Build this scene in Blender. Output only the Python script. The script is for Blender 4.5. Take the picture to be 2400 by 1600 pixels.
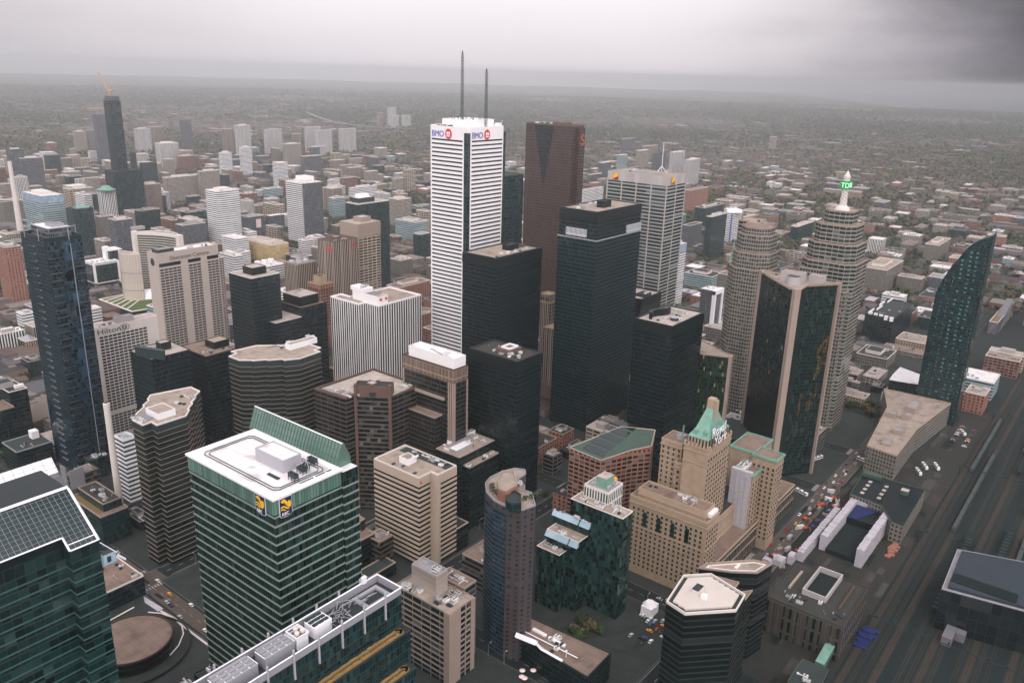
import bpy, math, random
from math import radians, sin, cos, pi, hypot, atan2
from mathutils import Vector, Matrix
for _o in list(bpy.data.objects): bpy.data.objects.remove(_o)
S = bpy.context.scene
COL = S.collection
# ------------------------------------------------------------------ camera
# X = street-grid east, Y = street-grid north, metres; the lookout is 346 m above the street
CZ = 346.0
HAZE = 0.0001
cam_d = bpy.data.cameras.new('camera'); cam = bpy.data.objects.new('camera', cam_d); COL.objects.link(cam)
cam_d.sensor_width = 36.0; cam_d.lens = 36.0*1929.2/2400.0; cam_d.clip_start = 1.0; cam_d.clip_end = 120000.0
_pi, _ro, _ya = radians(18.11), radians(1.631), radians(52.15)
FW = Vector((sin(_ya)*cos(_pi), cos(_ya)*cos(_pi), -sin(_pi)))
_r = Vector((cos(_ya), -sin(_ya), 0)); _u = _r.cross(FW)
CR = cos(_ro)*_r + sin(_ro)*_u; CU = -sin(_ro)*_r + cos(_ro)*_u
_m = Matrix((CR, CU, -FW)).transposed().to_4x4(); _m.translation = Vector((0, 0, CZ))
cam.matrix_world = _m
S.camera = cam
def px(x, y, z):                        # where a world point lands (0..1, 0..1, depth): used to skip what nobody sees
    v = Vector((x, y, z-CZ)); d = v.dot(FW)
    if d <= 1: return (-9, -9, d)
    return (0.5+1929.2/2400*v.dot(CR)/d, 0.5-1929.2/1600*v.dot(CU)/d, d)
# ------------------------------------------------------------------ sky, sun, exposure
SUN_EL, SUN_AZ = radians(44), radians(232)   # azimuth clockwise from grid north
W = bpy.data.worlds.new("World"); S.world = W; W.use_nodes = True
nt = W.node_tree; nt.nodes.clear()
def N(t, ty, **k):
    n = t.nodes.new(ty)
    for a, b in k.items(): setattr(n, a, b)
    return n
def math_(t, op, a, b=None, c=None, clamp=False):
    n = N(t, 'ShaderNodeMath', operation=op, use_clamp=clamp)
    for i, v in enumerate((a, b, c)):
        if v is None: continue
        if isinstance(v, (int, float)): n.inputs[i].default_value = v
        else: t.links.new(v, n.inputs[i])
    return n.outputs[0]
def mixc(t, f, a, b, mode='MIX'):
    n = N(t, 'ShaderNodeMix', data_type='RGBA', blend_type=mode)
    for i, v in ((0, f), (6, a), (7, b)):
        if isinstance(v, (int, float)): n.inputs[i].default_value = v
        elif isinstance(v, tuple): n.inputs[i].default_value = (*v[:3], 1)
        else: t.links.new(v, n.inputs[i])
    return n.outputs[2]
def maprange(t, v, a, b, c, d):
    n = N(t, 'ShaderNodeMapRange', interpolation_type='SMOOTHSTEP'); t.links.new(v, n.inputs[0])
    for i, x in enumerate((a, b, c, d)): n.inputs[1+i].default_value = x
    return n.outputs[0]
sky = N(nt, 'ShaderNodeTexSky', sky_type='NISHITA', sun_disc=False, sun_elevation=SUN_EL, sun_rotation=SUN_AZ, dust_density=6.0, air_density=1.5)
tc = N(nt, 'ShaderNodeTexCoord'); sp = N(nt, 'ShaderNodeSeparateXYZ'); nt.links.new(tc.outputs['Generated'], sp.inputs[0])
az = math_(nt, 'ARCTAN2', sp.outputs[0], sp.outputs[1])           # 0 = grid north, + to the east
azd = math_(nt, 'MULTIPLY', az, 180/pi)
mp = N(nt, 'ShaderNodeMapping'); mp.inputs['Scale'].default_value = (3, 3, 11); nt.links.new(tc.outputs['Generated'], mp.inputs[0])
cn = N(nt, 'ShaderNodeTexNoise'); cn.inputs['Scale'].default_value = 1.6; cn.inputs['Detail'].default_value = 5; cn.inputs['Roughness'].default_value = .55
nt.links.new(mp.outputs[0], cn.inputs['Vector'])
wob = math_(nt, 'MULTIPLY_ADD', cn.outputs[0], 12.0, -6.0)
azw = math_(nt, 'ADD', azd, wob)
east = maprange(nt, azw, 59, 88, 1.0, 0.10)                       # rain cloud over the lake to the east
west = math_(nt, 'MULTIPLY', maprange(nt, azw, 8, 44, 0.66, 1.0), maprange(nt, azd, -60, -5, 2.3, 1.0))  # second factor adds unseen brightness behind the lookout to light west walls
far = maprange(nt, azd, 102, 140, 0.0, 1.6)                      # cloud ended out of view, unseen sky brightened to light the walls
cl = math_(nt, 'MAXIMUM', east, far)
cl = math_(nt, 'MULTIPLY', math_(nt, 'MULTIPLY', cl, west), maprange(nt, sp.outputs[2], -.01, .13, .80, 1.0))
cl = math_(nt, 'MULTIPLY', cl, math_(nt, 'MULTIPLY_ADD', cn.outputs[0], 0.07, 0.965))
cl = math_(nt, 'MULTIPLY', cl, math_(nt, 'MULTIPLY_ADD', math_(nt, 'MAXIMUM', sp.outputs[2], 0.0), 0.75, 1.52))   # an overcast sky brightens towards the zenith
ccol = mixc(nt, math_(nt, 'MINIMUM', cl, 1.0), (0.86, 0.80, 0.95), (1.03, 0.965, 1.015))
ccol = mixc(nt, 1.0, ccol, (1, 1, 1), 'MULTIPLY')
vm = N(nt, 'ShaderNodeVectorMath', operation='SCALE'); nt.links.new(ccol, vm.inputs[0])
nt.links.new(math_(nt, 'MULTIPLY', cl, 10.6), vm.inputs['Scale'])
out = mixc(nt, 0.95, sky.outputs[0], vm.outputs[0])
bg_ = N(nt, 'ShaderNodeBackground'); bg_.inputs[1].default_value = 0.1; nt.links.new(out, bg_.inputs[0])
wo = N(nt, 'ShaderNodeOutputWorld'); nt.links.new(bg_.outputs[0], wo.inputs[0])
sd = bpy.data.lights.new('sun', 'SUN'); sd.energy = 1.5; sd.angle = radians(18); sd.color = (1, .95, .88)
so = bpy.data.objects.new('sun', sd); COL.objects.link(so); so.location = (-300, -300, 900)
_sv = Vector((sin(SUN_AZ)*cos(SUN_EL), cos(SUN_AZ)*cos(SUN_EL), sin(SUN_EL)))
so.rotation_euler = _sv.to_track_quat('Z', 'Y').to_euler()
vs = S.view_settings; vs.view_transform = 'Standard'; vs.look = 'None'; vs.gamma = 1; vs.use_curve_mapping = False; vs.exposure = -0.65
S.render.engine = 'CYCLES'
S.cycles.use_denoising = True
S.cycles.max_bounces = 8; S.cycles.diffuse_bounces = 3; S.cycles.glossy_bounces = 3; S.cycles.transmission_bounces = 2; S.cycles.volume_bounces = 6; S.cycles.transparent_max_bounces = 4
S.cycles.sample_clamp_indirect = 4.0
# ------------------------------------------------------------------ materials
MATS = {}
def new_mat(k):
    m = bpy.data.materials.new(k); m.use_nodes = True
    t = m.node_tree; t.nodes.clear()
    b = N(t, 'ShaderNodeBsdfPrincipled'); o = N(t, 'ShaderNodeOutputMaterial'); t.links.new(b.outputs[0], o.inputs[0])
    MATS[k] = m
    return m, t, b
def plain(k, c, rough=.7, noise=.25, scale=.35, metal=0.0, spec=.35, emit=None, fine=.12, rnd=0.0, seam=0):
    m, t, b = new_mat(k)
    b.inputs['Roughness'].default_value = rough; b.inputs['Metallic'].default_value = metal; b.inputs['Specular IOR Level'].default_value = spec
    g = N(t, 'ShaderNodeNewGeometry')
    n1 = N(t, 'ShaderNodeTexNoise'); n1.inputs['Scale'].default_value = scale*.25; n1.inputs['Detail'].default_value = 4; t.links.new(g.outputs['Position'], n1.inputs['Vector'])
    n2 = N(t, 'ShaderNodeTexNoise'); n2.inputs['Scale'].default_value = scale*4; n2.inputs['Detail'].default_value = 2; t.links.new(g.outputs['Position'], n2.inputs['Vector'])
    f = math_(t, 'MULTIPLY_ADD', n1.outputs[0], noise*2, 1-noise)
    f2 = math_(t, 'MULTIPLY_ADD', n2.outputs[0], fine*2, 1-fine)
    f = math_(t, 'MULTIPLY', f, f2)
    if rnd:
        oi = N(t, 'ShaderNodeObjectInfo'); f = math_(t, 'MULTIPLY', f, math_(t, 'MULTIPLY_ADD', oi.outputs['Random'], rnd*2, 1-rnd))
    if seam:                                            # felt and membrane seams
        s3 = N(t, 'ShaderNodeSeparateXYZ'); t.links.new(g.outputs['Position'], s3.inputs[0])
        a_ = math_(t, 'LESS_THAN', math_(t, 'FRACT', math_(t, 'DIVIDE', s3.outputs[0], seam)), .07); b_ = math_(t, 'LESS_THAN', math_(t, 'FRACT', math_(t, 'DIVIDE', s3.outputs[1], seam*1.7)), .045)
        f = math_(t, 'MULTIPLY', f, math_(t, 'MULTIPLY_ADD', math_(t, 'MAXIMUM', a_, b_), -.22, 1.0))
        pw = N(t, 'ShaderNodeTexNoise'); pw.inputs['Scale'].default_value = .09; pw.inputs['Detail'].default_value = 3; t.links.new(g.outputs['Position'], pw.inputs['Vector'])
        f = math_(t, 'MULTIPLY', f, maprange(t, pw.outputs[0], .54, .66, 1.0, .72))      # ponding stains
    vm = N(t, 'ShaderNodeVectorMath', operation='SCALE'); vm.inputs[0].default_value = c[:3]; t.links.new(f, vm.inputs['Scale'])
    t.links.new(vm.outputs[0], b.inputs['Base Color'])
    if emit:
        b.inputs['Emission Color'].default_value = (*c[:3], 1); b.inputs['Emission Strength'].default_value = emit
    return m
BAY = {}
def facade(k, wall, glass, fh=3.8, bw=1.5, wh=.6, ww=.85, var=1.2, metal=.0, grough=.12, wrough=.7, litf=0.0, light=(.5, .5, .48), nz=.14, bl=None):
    """windows in a wall: u runs along the wall, v up it, both in metres"""
    nz = max(nz, .2)
    m, t, b = new_mat(k); BAY[k] = (fh, bw)
    uv = N(t, 'ShaderNodeUVMap'); s = N(t, 'ShaderNodeSeparateXYZ'); t.links.new(uv.outputs[0], s.inputs[0])
    u = math_(t, 'DIVIDE', s.outputs[0], bw); v = math_(t, 'DIVIDE', s.outputs[1], fh)
    fu = math_(t, 'FRACT', u); fv = math_(t, 'FRACT', v)
    a = math_(t, 'LESS_THAN', math_(t, 'ABSOLUTE', math_(t, 'SUBTRACT', fu, .5)), ww/2)
    c = math_(t, 'LESS_THAN', math_(t, 'ABSOLUTE', math_(t, 'SUBTRACT', fv, .5)), wh/2)
    mask = math_(t, 'MULTIPLY', a, c)
    cb = N(t, 'ShaderNodeCombineXYZ'); t.links.new(math_(t, 'FLOOR', u), cb.inputs[0]); t.links.new(math_(t, 'FLOOR', v), cb.inputs[1])
    oi = N(t, 'ShaderNodeObjectInfo'); t.links.new(math_(t, 'MULTIPLY', oi.outputs['Random'], 97.0), cb.inputs[2])
    wn = N(t, 'ShaderNodeTexWhiteNoise', noise_dimensions='3D'); t.links.new(cb.outputs[0], wn.inputs[0])
    r = wn.outputs[0]
    dk = max(wall) < .08; bl = (.05 if dk else .3) if bl is None else bl
    blind = math_(t, 'MULTIPLY', math_(t, 'POWER', r, 9.0), bl)
    gv = N(t, 'ShaderNodeVectorMath', operation='SCALE'); gv.inputs[0].default_value = glass
    t.links.new(math_(t, 'MULTIPLY_ADD', r, var, 1-var*.4), gv.inputs['Scale'])
    gc = mixc(t, blind, gv.outputs[0], light)
    g = N(t, 'ShaderNodeNewGeometry'); mp = N(t, 'ShaderNodeMapping'); mp.inputs['Scale'].default_value = (1, 1, .25); t.links.new(g.outputs['Position'], mp.inputs[0])
    n1 = N(t, 'ShaderNodeTexNoise'); n1.inputs['Scale'].default_value = .12; n1.inputs['Detail'].default_value = 5; t.links.new(mp.outputs[0], n1.inputs['Vector'])
    wv = N(t, 'ShaderNodeVectorMath', operation='SCALE'); wv.inputs[0].default_value = wall
    t.links.new(math_(t, 'MULTIPLY_ADD', n1.outputs[0], nz*2, 1-nz), wv.inputs['Scale'])
    cw = N(t, 'ShaderNodeCombineXYZ'); t.links.new(math_(t, 'FLOOR', math_(t, 'MULTIPLY', u, 2.0)), cw.inputs[0]); t.links.new(math_(t, 'FLOOR', v), cw.inputs[1]); w2 = N(t, 'ShaderNodeTexWhiteNoise', noise_dimensions='2D'); t.links.new(cw.outputs[0], w2.inputs[0])
    wv2 = N(t, 'ShaderNodeVectorMath', operation='SCALE'); t.links.new(wv.outputs[0], wv2.inputs[0]); t.links.new(math_(t, 'MULTIPLY_ADD', w2.outputs[0], .2, .9), wv2.inputs['Scale'])
    jv = N(t, 'ShaderNodeVectorMath', operation='MULTIPLY_ADD'); t.links.new(wn.outputs['Color'], jv.inputs[0]); jv.inputs[1].default_value = (.11, .11, .11); jv.inputs[2].default_value = (-.055, -.055, -.055)
    js = N(t, 'ShaderNodeVectorMath', operation='SCALE'); t.links.new(jv.outputs[0], js.inputs[0]); t.links.new(mask, js.inputs['Scale'])
    ja = N(t, 'ShaderNodeVectorMath', operation='ADD'); t.links.new(js.outputs[0], ja.inputs[0]); t.links.new(g.outputs['Normal'], ja.inputs[1]); jn = N(t, 'ShaderNodeVectorMath', operation='NORMALIZE'); t.links.new(ja.outputs[0], jn.inputs[0]); t.links.new(jn.outputs[0], b.inputs['Normal'])
    t.links.new(mixc(t, mask, wv2.outputs[0], gc), b.inputs['Base Color'])
    t.links.new(math_(t, 'MULTIPLY_ADD', mask, grough-wrough, wrough), b.inputs['Roughness'])
    if metal: t.links.new(math_(t, 'MULTIPLY', mask, metal), b.inputs['Metallic'])
    b.inputs['Specular IOR Level'].default_value = .5
    if litf:
        lit = math_(t, 'MULTIPLY', mask, math_(t, 'GREATER_THAN', r, 1-litf))
        b.inputs['Emission Color'].default_value = (1, .62, .25, 1); t.links.new(math_(t, 'MULTIPLY', lit, .35), b.inputs['Emission Strength'])
    return m
G_DK = (.005, .019, .0205); G_BK = (.0025, .011, .012); G_GR = (.012, .055, .045); G_BL = (.02, .045, .09)
plain('gravel', (.31, .255, .21), .95, .38, .5, fine=.2, seam=5); plain('gravel_pale', (.40, .345, .305), .95, .34, .5, fine=.2, seam=6); plain('gravel_dark', (.036, .038, .034), .95, .3)
plain('gravel_brown', (.20, .145, .115), .95, .42, .5, fine=.25, seam=5); plain('pale_metal', (.40, .39, .42), .5, .15); plain('glass_roof', (.016, .034, .034), .12, .75, .45, spec=.5, fine=.3); plain('white_roof', (.70, .68, .68), .6, .13, .5, fine=.07, seam=4.5); plain('grey_roof', (.26, .25, .255), .9, .38, .5, fine=.2, seam=4)
plain('tar', (.03, .04, .039), .9, .3); plain('lawn', (.07, .11, .035), .95, .35, 1.5); plain('roof_plant', (.16, .11, .05), .95, .4, 2.0)
plain('copper', (.16, .31, .245), .6, .35, 1.2); plain('copper_dull', (.05, .082, .066), .7, .3, 1.0)
plain('white_panel', (.84, .81, .81), .5, .06, fine=.04); plain('white_steel', (.8, .8, .82), .4, .05); plain('pale_concrete', (.66, .6, .55), .8, .1)
plain('beige_concrete', (.46, .37, .29), .85, .1); plain('stone', (.38, .285, .2), .85, .18, 1.0); plain('stone_dark', (.33, .25, .18), .85, .2)
plain('brown_granite', (.13, .082, .064), .6, .15); plain('tan_precast', (.32, .25, .205), .8, .15); plain('taupe_concrete', (.44, .38, .335), .85, .1); plain('grey_concrete', (.36, .34, .33), .85, .15)
plain('brick', (.27, .115, .08), .85, .2); plain('black_steel', (.005, .012, .0125), .4, .1); plain('dark_metal', (.02, .036, .038), .5, .15); plain('grey_metal', (.3, .3, .33), .45, .12)
plain('louvre', (.2, .2, .215), .5, .1, rnd=.5); plain('unit', (.5, .49, .48), .6, .12, rnd=.45); plain('green_trim', (.21, .265, .23), .4, .06); plain('teal_trim', (.045, .10, .09), .4, .1)
plain('glass', G_DK, .1, .3, spec=.5, rnd=.6); plain('glass_black', G_BK, .1, .2, spec=.5); plain('glass_green', (.095, .165, .13), .2, .35, .5, spec=.5); plain('glass_blue', (.02, .05, .085), .1, .35, 1.0, spec=.5, rnd=.5)
plain('glass_sky', (.32, .45, .52), .08, .1, spec=.6); plain('painted_reflection', (.10, .068, .026), .35, .4, 1.0, metal=.3, rnd=.6); plain('window_lit', (.55, .33, .15), .6, .3, emit=.03)
plain('sign_navy', (.01, .015, .07), .5, 0); plain('sign_yellow', (.85, .5, .02), .5, .05); plain('sign_white', (.85, .84, .86), .5, 0); plain('sign_blue', (.10, .11, .42), .5, 0); plain('sign_red', (.7, .02, .03), .5, 0)
plain('sign_maroon', (.22, .01, .02), .5, 0); plain('sign_orange', (.9, .36, .01), .5, 0); plain('sign_black', (.02, .025, .03), .5, 0); plain('sign_pink', (.85, .66, .64), .5, .1); plain('sign_green', (.0, .28, .07), .5, 0, emit=.5); plain('sign_glow', (.6, 1, .7), .5, 0, emit=.9)
plain('letters_navy', (.05, .06, .1), .6, 0); plain('letters_brown', (.16, .1, .07), .6, 0); plain('letters_red', (.45, .02, .02), .6, 0, emit=.08)
plain('asphalt', (.010, .017, .0165), .9, .55, .35, fine=.3); plain('pavement', (.028, .034, .032), .9, .6, .4, fine=.35); plain('paint', (.42, .42, .40), .7, .1); plain('earth', (.024, .026, .022), .95, .35, .8)
plain('rail_bed', (.007, .015, .015), .95, .4, .8); plain('rust', (.075, .048, .034), .8, .3); plain('tarp_blue', (.01, .02, .09), .6, .25, 1.0); plain('membrane', (.44, .42, .45), .6, .25, 1.5)
plain('trunk', (.09, .07, .05), .9, .2); plain('crane', (.55, .33, .2), .6, .1); plain('orange_paint', (.55, .10, .04), .6, .1); plain('tyre', (.02, .02, .02), .8, .1); plain('rubble', (.3, .26, .22), .95, .4, 2)
for _n, _c in (('car_white', (.8, .8, .8)), ('car_black', (.02, .022, .025)), ('car_silver', (.42, .43, .45)), ('car_red', (.4, .03, .03)), ('car_blue', (.04, .08, .25)), ('car_taxi', (.75, .35, .03))): plain(_n, _c, .3, .03, spec=.5)
# ------------------------------------------------------------------ mesh building
class MB:
    def __init__(s): s.v = []; s.f = []; s.m = []; s.uv = []
    def face(s, pts, mi=0, uv=None):
        i = len(s.v); s.v += [tuple(p) for p in pts]; s.f.append(tuple(range(i, i+len(pts)))); s.m.append(mi)
        s.uv += uv if uv else [(p[0], p[1]) for p in pts]
    def wall(s, a, b, z0, z1, mi=0, bay=None, z0b=None, z1b=None):
        L = hypot(b[0]-a[0], b[1]-a[1]); U = L
        if bay: U = max(1, round(L/bay[1]))*bay[1]
        fh = bay[0] if bay else 1.0; off = 200*fh-z1
        zb0 = z0 if z0b is None else z0b; zb1 = z1 if z1b is None else z1b
        s.face([(a[0], a[1], z0), (b[0], b[1], zb0), (b[0], b[1], zb1), (a[0], a[1], z1)], mi, [(0, z0+off), (U, zb0+off), (U, zb1+off), (0, z1+off)])
    def prism(s, poly, z0, z1, mi=0, top=None, bay=None, bottom=False):
        n = len(poly)
        for i in range(n): s.wall(poly[i], poly[(i+1) % n], z0, z1, mi, bay)
        if top is not None: s.face([(p[0], p[1], z1) for p in poly], top)
        if bottom: s.face([(p[0], p[1], z0) for p in reversed(poly)], mi)
    def box(s, x0, y0, z0, x1, y1, z1, mi=0, top=None, bay=None):
        s.prism(R4(x0, y0, x1, y1), z0, z1, mi, mi if top is None else top, bay, True)
    def obox(s, c, d, ln, wd, z0, z1, mi=0, top=None):
        dx, dy = d; ex, ey = -dy, dx; h, k = ln/2, wd/2
        s.prism([(c[0]+a*h*dx+b*k*ex, c[1]+a*h*dy+b*k*ey) for a, b in ((-1, -1), (1, -1), (1, 1), (-1, 1))], z0, z1, mi, mi if top is None else top, None, True)
    def ring(s, poly, d, z0, z1, mi=0, top=None):
        """band of thickness d outside (d>0) or inside (d<0) a CCW polygon"""
        o = offset(poly, d); n = len(poly); outer, inner = (o, poly) if d > 0 else (poly, o)
        for i in range(n):
            j = (i+1) % n
            s.wall(outer[i], outer[j], z0, z1, mi); s.wall(inner[j], inner[i], z0, z1, mi)
            for z, fl in ((z1, 0), (z0, 1)):
                q = [(*outer[i], z), (*outer[j], z), (*inner[j], z), (*inner[i], z)]
                s.face(q[::-1] if fl else q, mi if top is None else top)
    def bar(s, a, b, w=.3, mi=0):
        a, b = Vector(a), Vector(b); d = (b-a).normalized(); u = d.orthogonal().normalized()*w/2; v = d.cross(u).normalized()*w/2
        k = [u+v, u-v, -u-v, -u+v]
        for i in range(4):
            p, q = k[i], k[(i+1) % 4]; s.face([a+p, a+q, b+q, b+p], mi)
        s.face([a+x for x in reversed(k)], mi); s.face([b+x for x in k], mi)
    def cyl(s, x, y, z0, z1, r, r2=None, n=16, mi=0, top=None):
        r2 = r if r2 is None else r2; A = [2*pi*i/n for i in range(n)]
        for i in range(n):
            a, b = A[i], A[(i+1) % n]
            s.face([(x+r*cos(a), y+r*sin(a), z0), (x+r*cos(b), y+r*sin(b), z0), (x+r2*cos(b), y+r2*sin(b), z1), (x+r2*cos(a), y+r2*sin(a), z1)], mi)
        if r2 > .01: s.face([(x+r2*cos(a), y+r2*sin(a), z1) for a in A], mi if top is None else top)
    def mesh(s, name, mats, org=(0, 0, 0)):
        me = bpy.data.meshes.new(name)
        me.from_pydata([(p[0]-org[0], p[1]-org[1], p[2]-org[2]) for p in s.v], [], s.f)
        for m in ([mats] if isinstance(mats, str) else mats): me.materials.append(MATS[m])
        me.polygons.foreach_set('material_index', s.m)
        l = me.uv_layers.new(name='UVMap'); l.data.foreach_set('uv', [c for p in s.uv for c in p])
        me.update(); return me
def R4(x0, y0, x1, y1): return [(x0, y0), (x1, y0), (x1, y1), (x0, y1)]
def area(p): return sum(p[i][0]*p[(i+1) % len(p)][1]-p[(i+1) % len(p)][0]*p[i][1] for i in range(len(p)))/2
def ccw(p): return p if area(p) > 0 else p[::-1]
def offset(poly, d):
    n = len(poly); o = []
    for i in range(n):
        a, b, c = poly[i-1], poly[i], poly[(i+1) % n]
        e1 = Vector((b[0]-a[0], b[1]-a[1])); e2 = Vector((c[0]-b[0], c[1]-b[1]))
        if e1.length < 1e-6: e1 = e2
        if e2.length < 1e-6: e2 = e1
        e1.normalize(); e2.normalize()
        n1 = Vector((e1.y, -e1.x)); n2 = Vector((e2.y, -e2.x)); k = n1+n2
        q = max(.35, 1+n1.dot(n2)); k = k/q
        o.append((b[0]+k.x*d, b[1]+k.y*d))
    return o
ORG = {}
def link(name, data, parent=None, loc=(0, 0, 0)):
    o = bpy.data.objects.new(name, data); COL.objects.link(o); o.location = loc
    if parent is not None: o.parent = parent
    return o
def thing(name, label, cat, loc, group=None):
    o = bpy.data.objects.new(name, None); COL.objects.link(o); o.location = loc; o.empty_display_size = 3
    o['label'] = label; o['category'] = cat
    if group: o['group'] = group
    ORG[o] = Vector(loc); return o
def part(T, name, mb, mats, label=None):
    root = T; 
    while root not in ORG: root = root.parent
    o = link(name, mb.mesh(name, mats, ORG[root]), T)
    if label: o['label'] = label
    return o
def solo(name, mb, mats, label, cat, org, group=None):
    o = link(name, mb.mesh(name, mats, org), None, org); o['label'] = label; o['category'] = cat
    if group: o['group'] = group
    ORG[o] = Vector(org); return o
def struct(name, mb, mats, kind='structure'):
    o = link(name, mb.mesh(name, mats)); o['kind'] = kind; return o
def at(T, name, me, p, scale=(1, 1, 1), rz=0):
    root = T
    while root not in ORG: root = root.parent
    o = link(name, me, T, Vector(p)-ORG[root]); o.scale = scale; o.rotation_euler = (0, 0, rz); return o
# shared small meshes
def _unit(kind):
    b = MB()
    if kind == 'unit':
        b.box(-.5, -.5, .08, .5, .5, .9); b.box(-.46, -.46, 0, .46, .46, .08, 1); b.cyl(-.22, 0, .9, 1, .2, n=10, top=1); b.cyl(.24, 0, .9, 1, .2, n=10, top=1)
        return b.mesh('roof_unit', ['unit', 'dark_metal'])
    if kind == 'vent':
        b.cyl(0, 0, 0, .8, .3, n=8); b.cyl(0, 0, .8, 1, .5, .35, n=8); return b.mesh('roof_vent', ['louvre'])
    if kind == 'duct':
        b.box(-.5, -.12, .25, .5, .12, .75); b.box(-.5, -.12, 0, -.42, .12, .25); b.box(.42, -.12, 0, .5, .12, .25); b.box(.3, -.3, .2, .5, .3, 1); return b.mesh('roof_duct', ['unit'])
    if kind == 'hatch':
        b.box(-.5, -.5, 0, .5, .5, .7, 0, 1); b.box(-.55, -.55, .7, .55, .55, .8); return b.mesh('roof_hatch', ['dark_metal', 'louvre'])
    if kind == 'window':
        b.face([(-.5, 0, 0), (.5, 0, 0), (.5, 0, 1), (-.5, 0, 1)]); b.face([(-.5, .0, 1), (.5, .0, 1), (.5, .12, 1), (-.5, .12, 1)]); b.face([(-.5, .12, 0), (-.5, 0, 0), (-.5, 0, 1), (-.5, .12, 1)]); b.face([(.5, 0, 0), (.5, .12, 0), (.5, .12, 1), (.5, 0, 1)])
        return b.mesh('window', ['glass'])
UM = {k: _unit(k) for k in ('unit', 'vent', 'duct', 'hatch', 'window')}
NAMES = {'unit': 'roof_unit', 'vent': 'roof_vent', 'duct': 'roof_duct', 'hatch': 'roof_hatch'}
RECTS = []            # footprints taken, so that filler keeps clear
def take(poly, m=4): RECTS.append((min(p[0] for p in poly)-m, min(p[1] for p in poly)-m, max(p[0] for p in poly)+m, max(p[1] for p in poly)+m))
class B:
    """one building: an Empty with its walls, roof, parapet and whatever stands on its roof as children"""
    def __init__(s, name, label, foot, h, fac, roof='gravel', cat='office tower', z0=0, par=1.1, parm=None, group=None, pth=.5, wallname='wall', roofname='roof', base=None):
        if isinstance(foot, tuple): foot = R4(*foot[:4])
        foot = ccw(foot); s.p = foot; s.h = h
        cx = sum(p[0] for p in foot)/len(foot); cy = sum(p[1] for p in foot)/len(foot); s.c = (cx, cy)
        xs = [p[0] for p in foot]; ys = [p[1] for p in foot]; s.x0, s.x1, s.y0, s.y1 = min(xs), max(xs), min(ys), max(ys)
        s.T = thing(name, label, cat, (cx, cy, base if base is not None else z0), group)
        s.mass(foot, z0, h, fac, roof, wallname, roofname, par, parm, pth); take(foot)
    def mass(s, foot, z0, z1, fac, roof='gravel', wallname='wing', roofname='roof', par=1.0, parm=None, pth=.5):
        if isinstance(foot, tuple): foot = R4(*foot[:4])
        foot = ccw(foot); b = MB(); b.prism(foot, z0, z1, 0, None, BAY.get(fac)); part(s.T, wallname, b, fac)
        b = MB(); b.face([(p[0], p[1], z1) for p in foot]); part(s.T, roofname, b, roof)
        if par:
            b = MB(); b.ring(foot, -pth, z1, z1+par); part(s.T, 'parapet', b, parm or (fac if fac not in BAY else 'pale_concrete'))
        return s
    def box(s, name, r, z0, z1, m, top=None, label=None):
        b = MB(); b.box(r[0], r[1], z0, r[2], r[3], z1, 0, 1 if top else None, BAY.get(m)); return part(s.T, name, b, [m]+([top] if top else []), label)
    def pent(s, r, dz, m='grey_concrete', top='gravel', name='penthouse', z=None):
        z = s.h if z is None else z; o = s.box(name, r, z, z+dz, m, top)
        b = MB(); b.ring(R4(*r), -.3, z+dz, z+dz+.5); part(o, 'coping', b, m if m not in BAY else 'grey_concrete'); return o
    def clutter(s, r, n, seed, z=None, big=1.0):
        rd = random.Random(seed); z = s.h if z is None else z
        if hypot(*s.c) < 850: n = int(n*1.7)+1
        for i in range(n):
            k = rd.choice(('unit', 'unit', 'vent', 'duct', 'hatch')); x = rd.uniform(r[0]+1.5, r[2]-1.5); y = rd.uniform(r[1]+1.5, r[3]-1.5)
            sc = {'unit': (rd.uniform(2, 4.5), rd.uniform(1.6, 3), rd.uniform(1.4, 2.4)), 'vent': (1.2, 1.2, rd.uniform(1, 2)), 'duct': (rd.uniform(3, 8), 1.6, 1.2), 'hatch': (2, 1.6, 1.4)}[k]
            at(s.T, NAMES[k], UM[k], (x, y, z), tuple(c*big for c in sc), rd.choice((0, pi/2)))
    def bands(s, n, ztop, dz, t, m, d=.15, poly=None, name='floor_band', label=None):
        poly = poly or s.p; b = MB(); b.ring(poly, d, 0, t); me = b.mesh(name, m, (s.c[0], s.c[1], 0))
        for i in range(n): at(s.T, name, me, (s.c[0], s.c[1], ztop-i*dz-t))
    def piers(s, a, b, n, w, d, z0, z1, m, name='pier', ends=True):
        """n piers along the wall line a -> b (wall on the left-hand side inside)"""
        L = hypot(b[0]-a[0], b[1]-a[1]); dx, dy = (b[0]-a[0])/L, (b[1]-a[1])/L; q = MB(); q.box(-w/2, -d, 0, w/2, 0, z1-z0); me = q.mesh(name, m)
        for i in range(n):
            t = (i/(n-1) if ends else (i+.5)/n)*L
            at(s.T, name, me, (a[0]+dx*t, a[1]+dy*t, z0), (1, 1, 1), atan2(dy, dx))
    def windows(s, faces, cap=92, mat='glass', name='window'):
        """faces: (a, b, z0, z1, nx, nz, wfrac, hfrac); the ones nearest the camera become parts of their own"""
        W_ = []
        for a, b, z0, z1, nx, nz, wf, hf in faces:
            L = hypot(b[0]-a[0], b[1]-a[1]); dx, dy = (b[0]-a[0])/L, (b[1]-a[1])/L; w = L/nx*wf; h = (z1-z0)/nz*hf
            for i in range(nx):
                for j in range(nz):
                    t = (i+.5)/nx*L; z = z0+(j+.5)*(z1-z0)/nz-h/2
                    W_.append((a[0]+dx*t+dy*.12, a[1]+dy*t-dx*.12, z, w, h, dx, dy))
        W_.sort(key=lambda q: q[0]**2+q[1]**2+(q[2]-CZ)**2)
        for x, y, z, w, h, dx, dy in W_[:cap]: at(s.T, name, UM['window'], (x, y, z), (w, 1, h), atan2(dy, dx))
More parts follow.
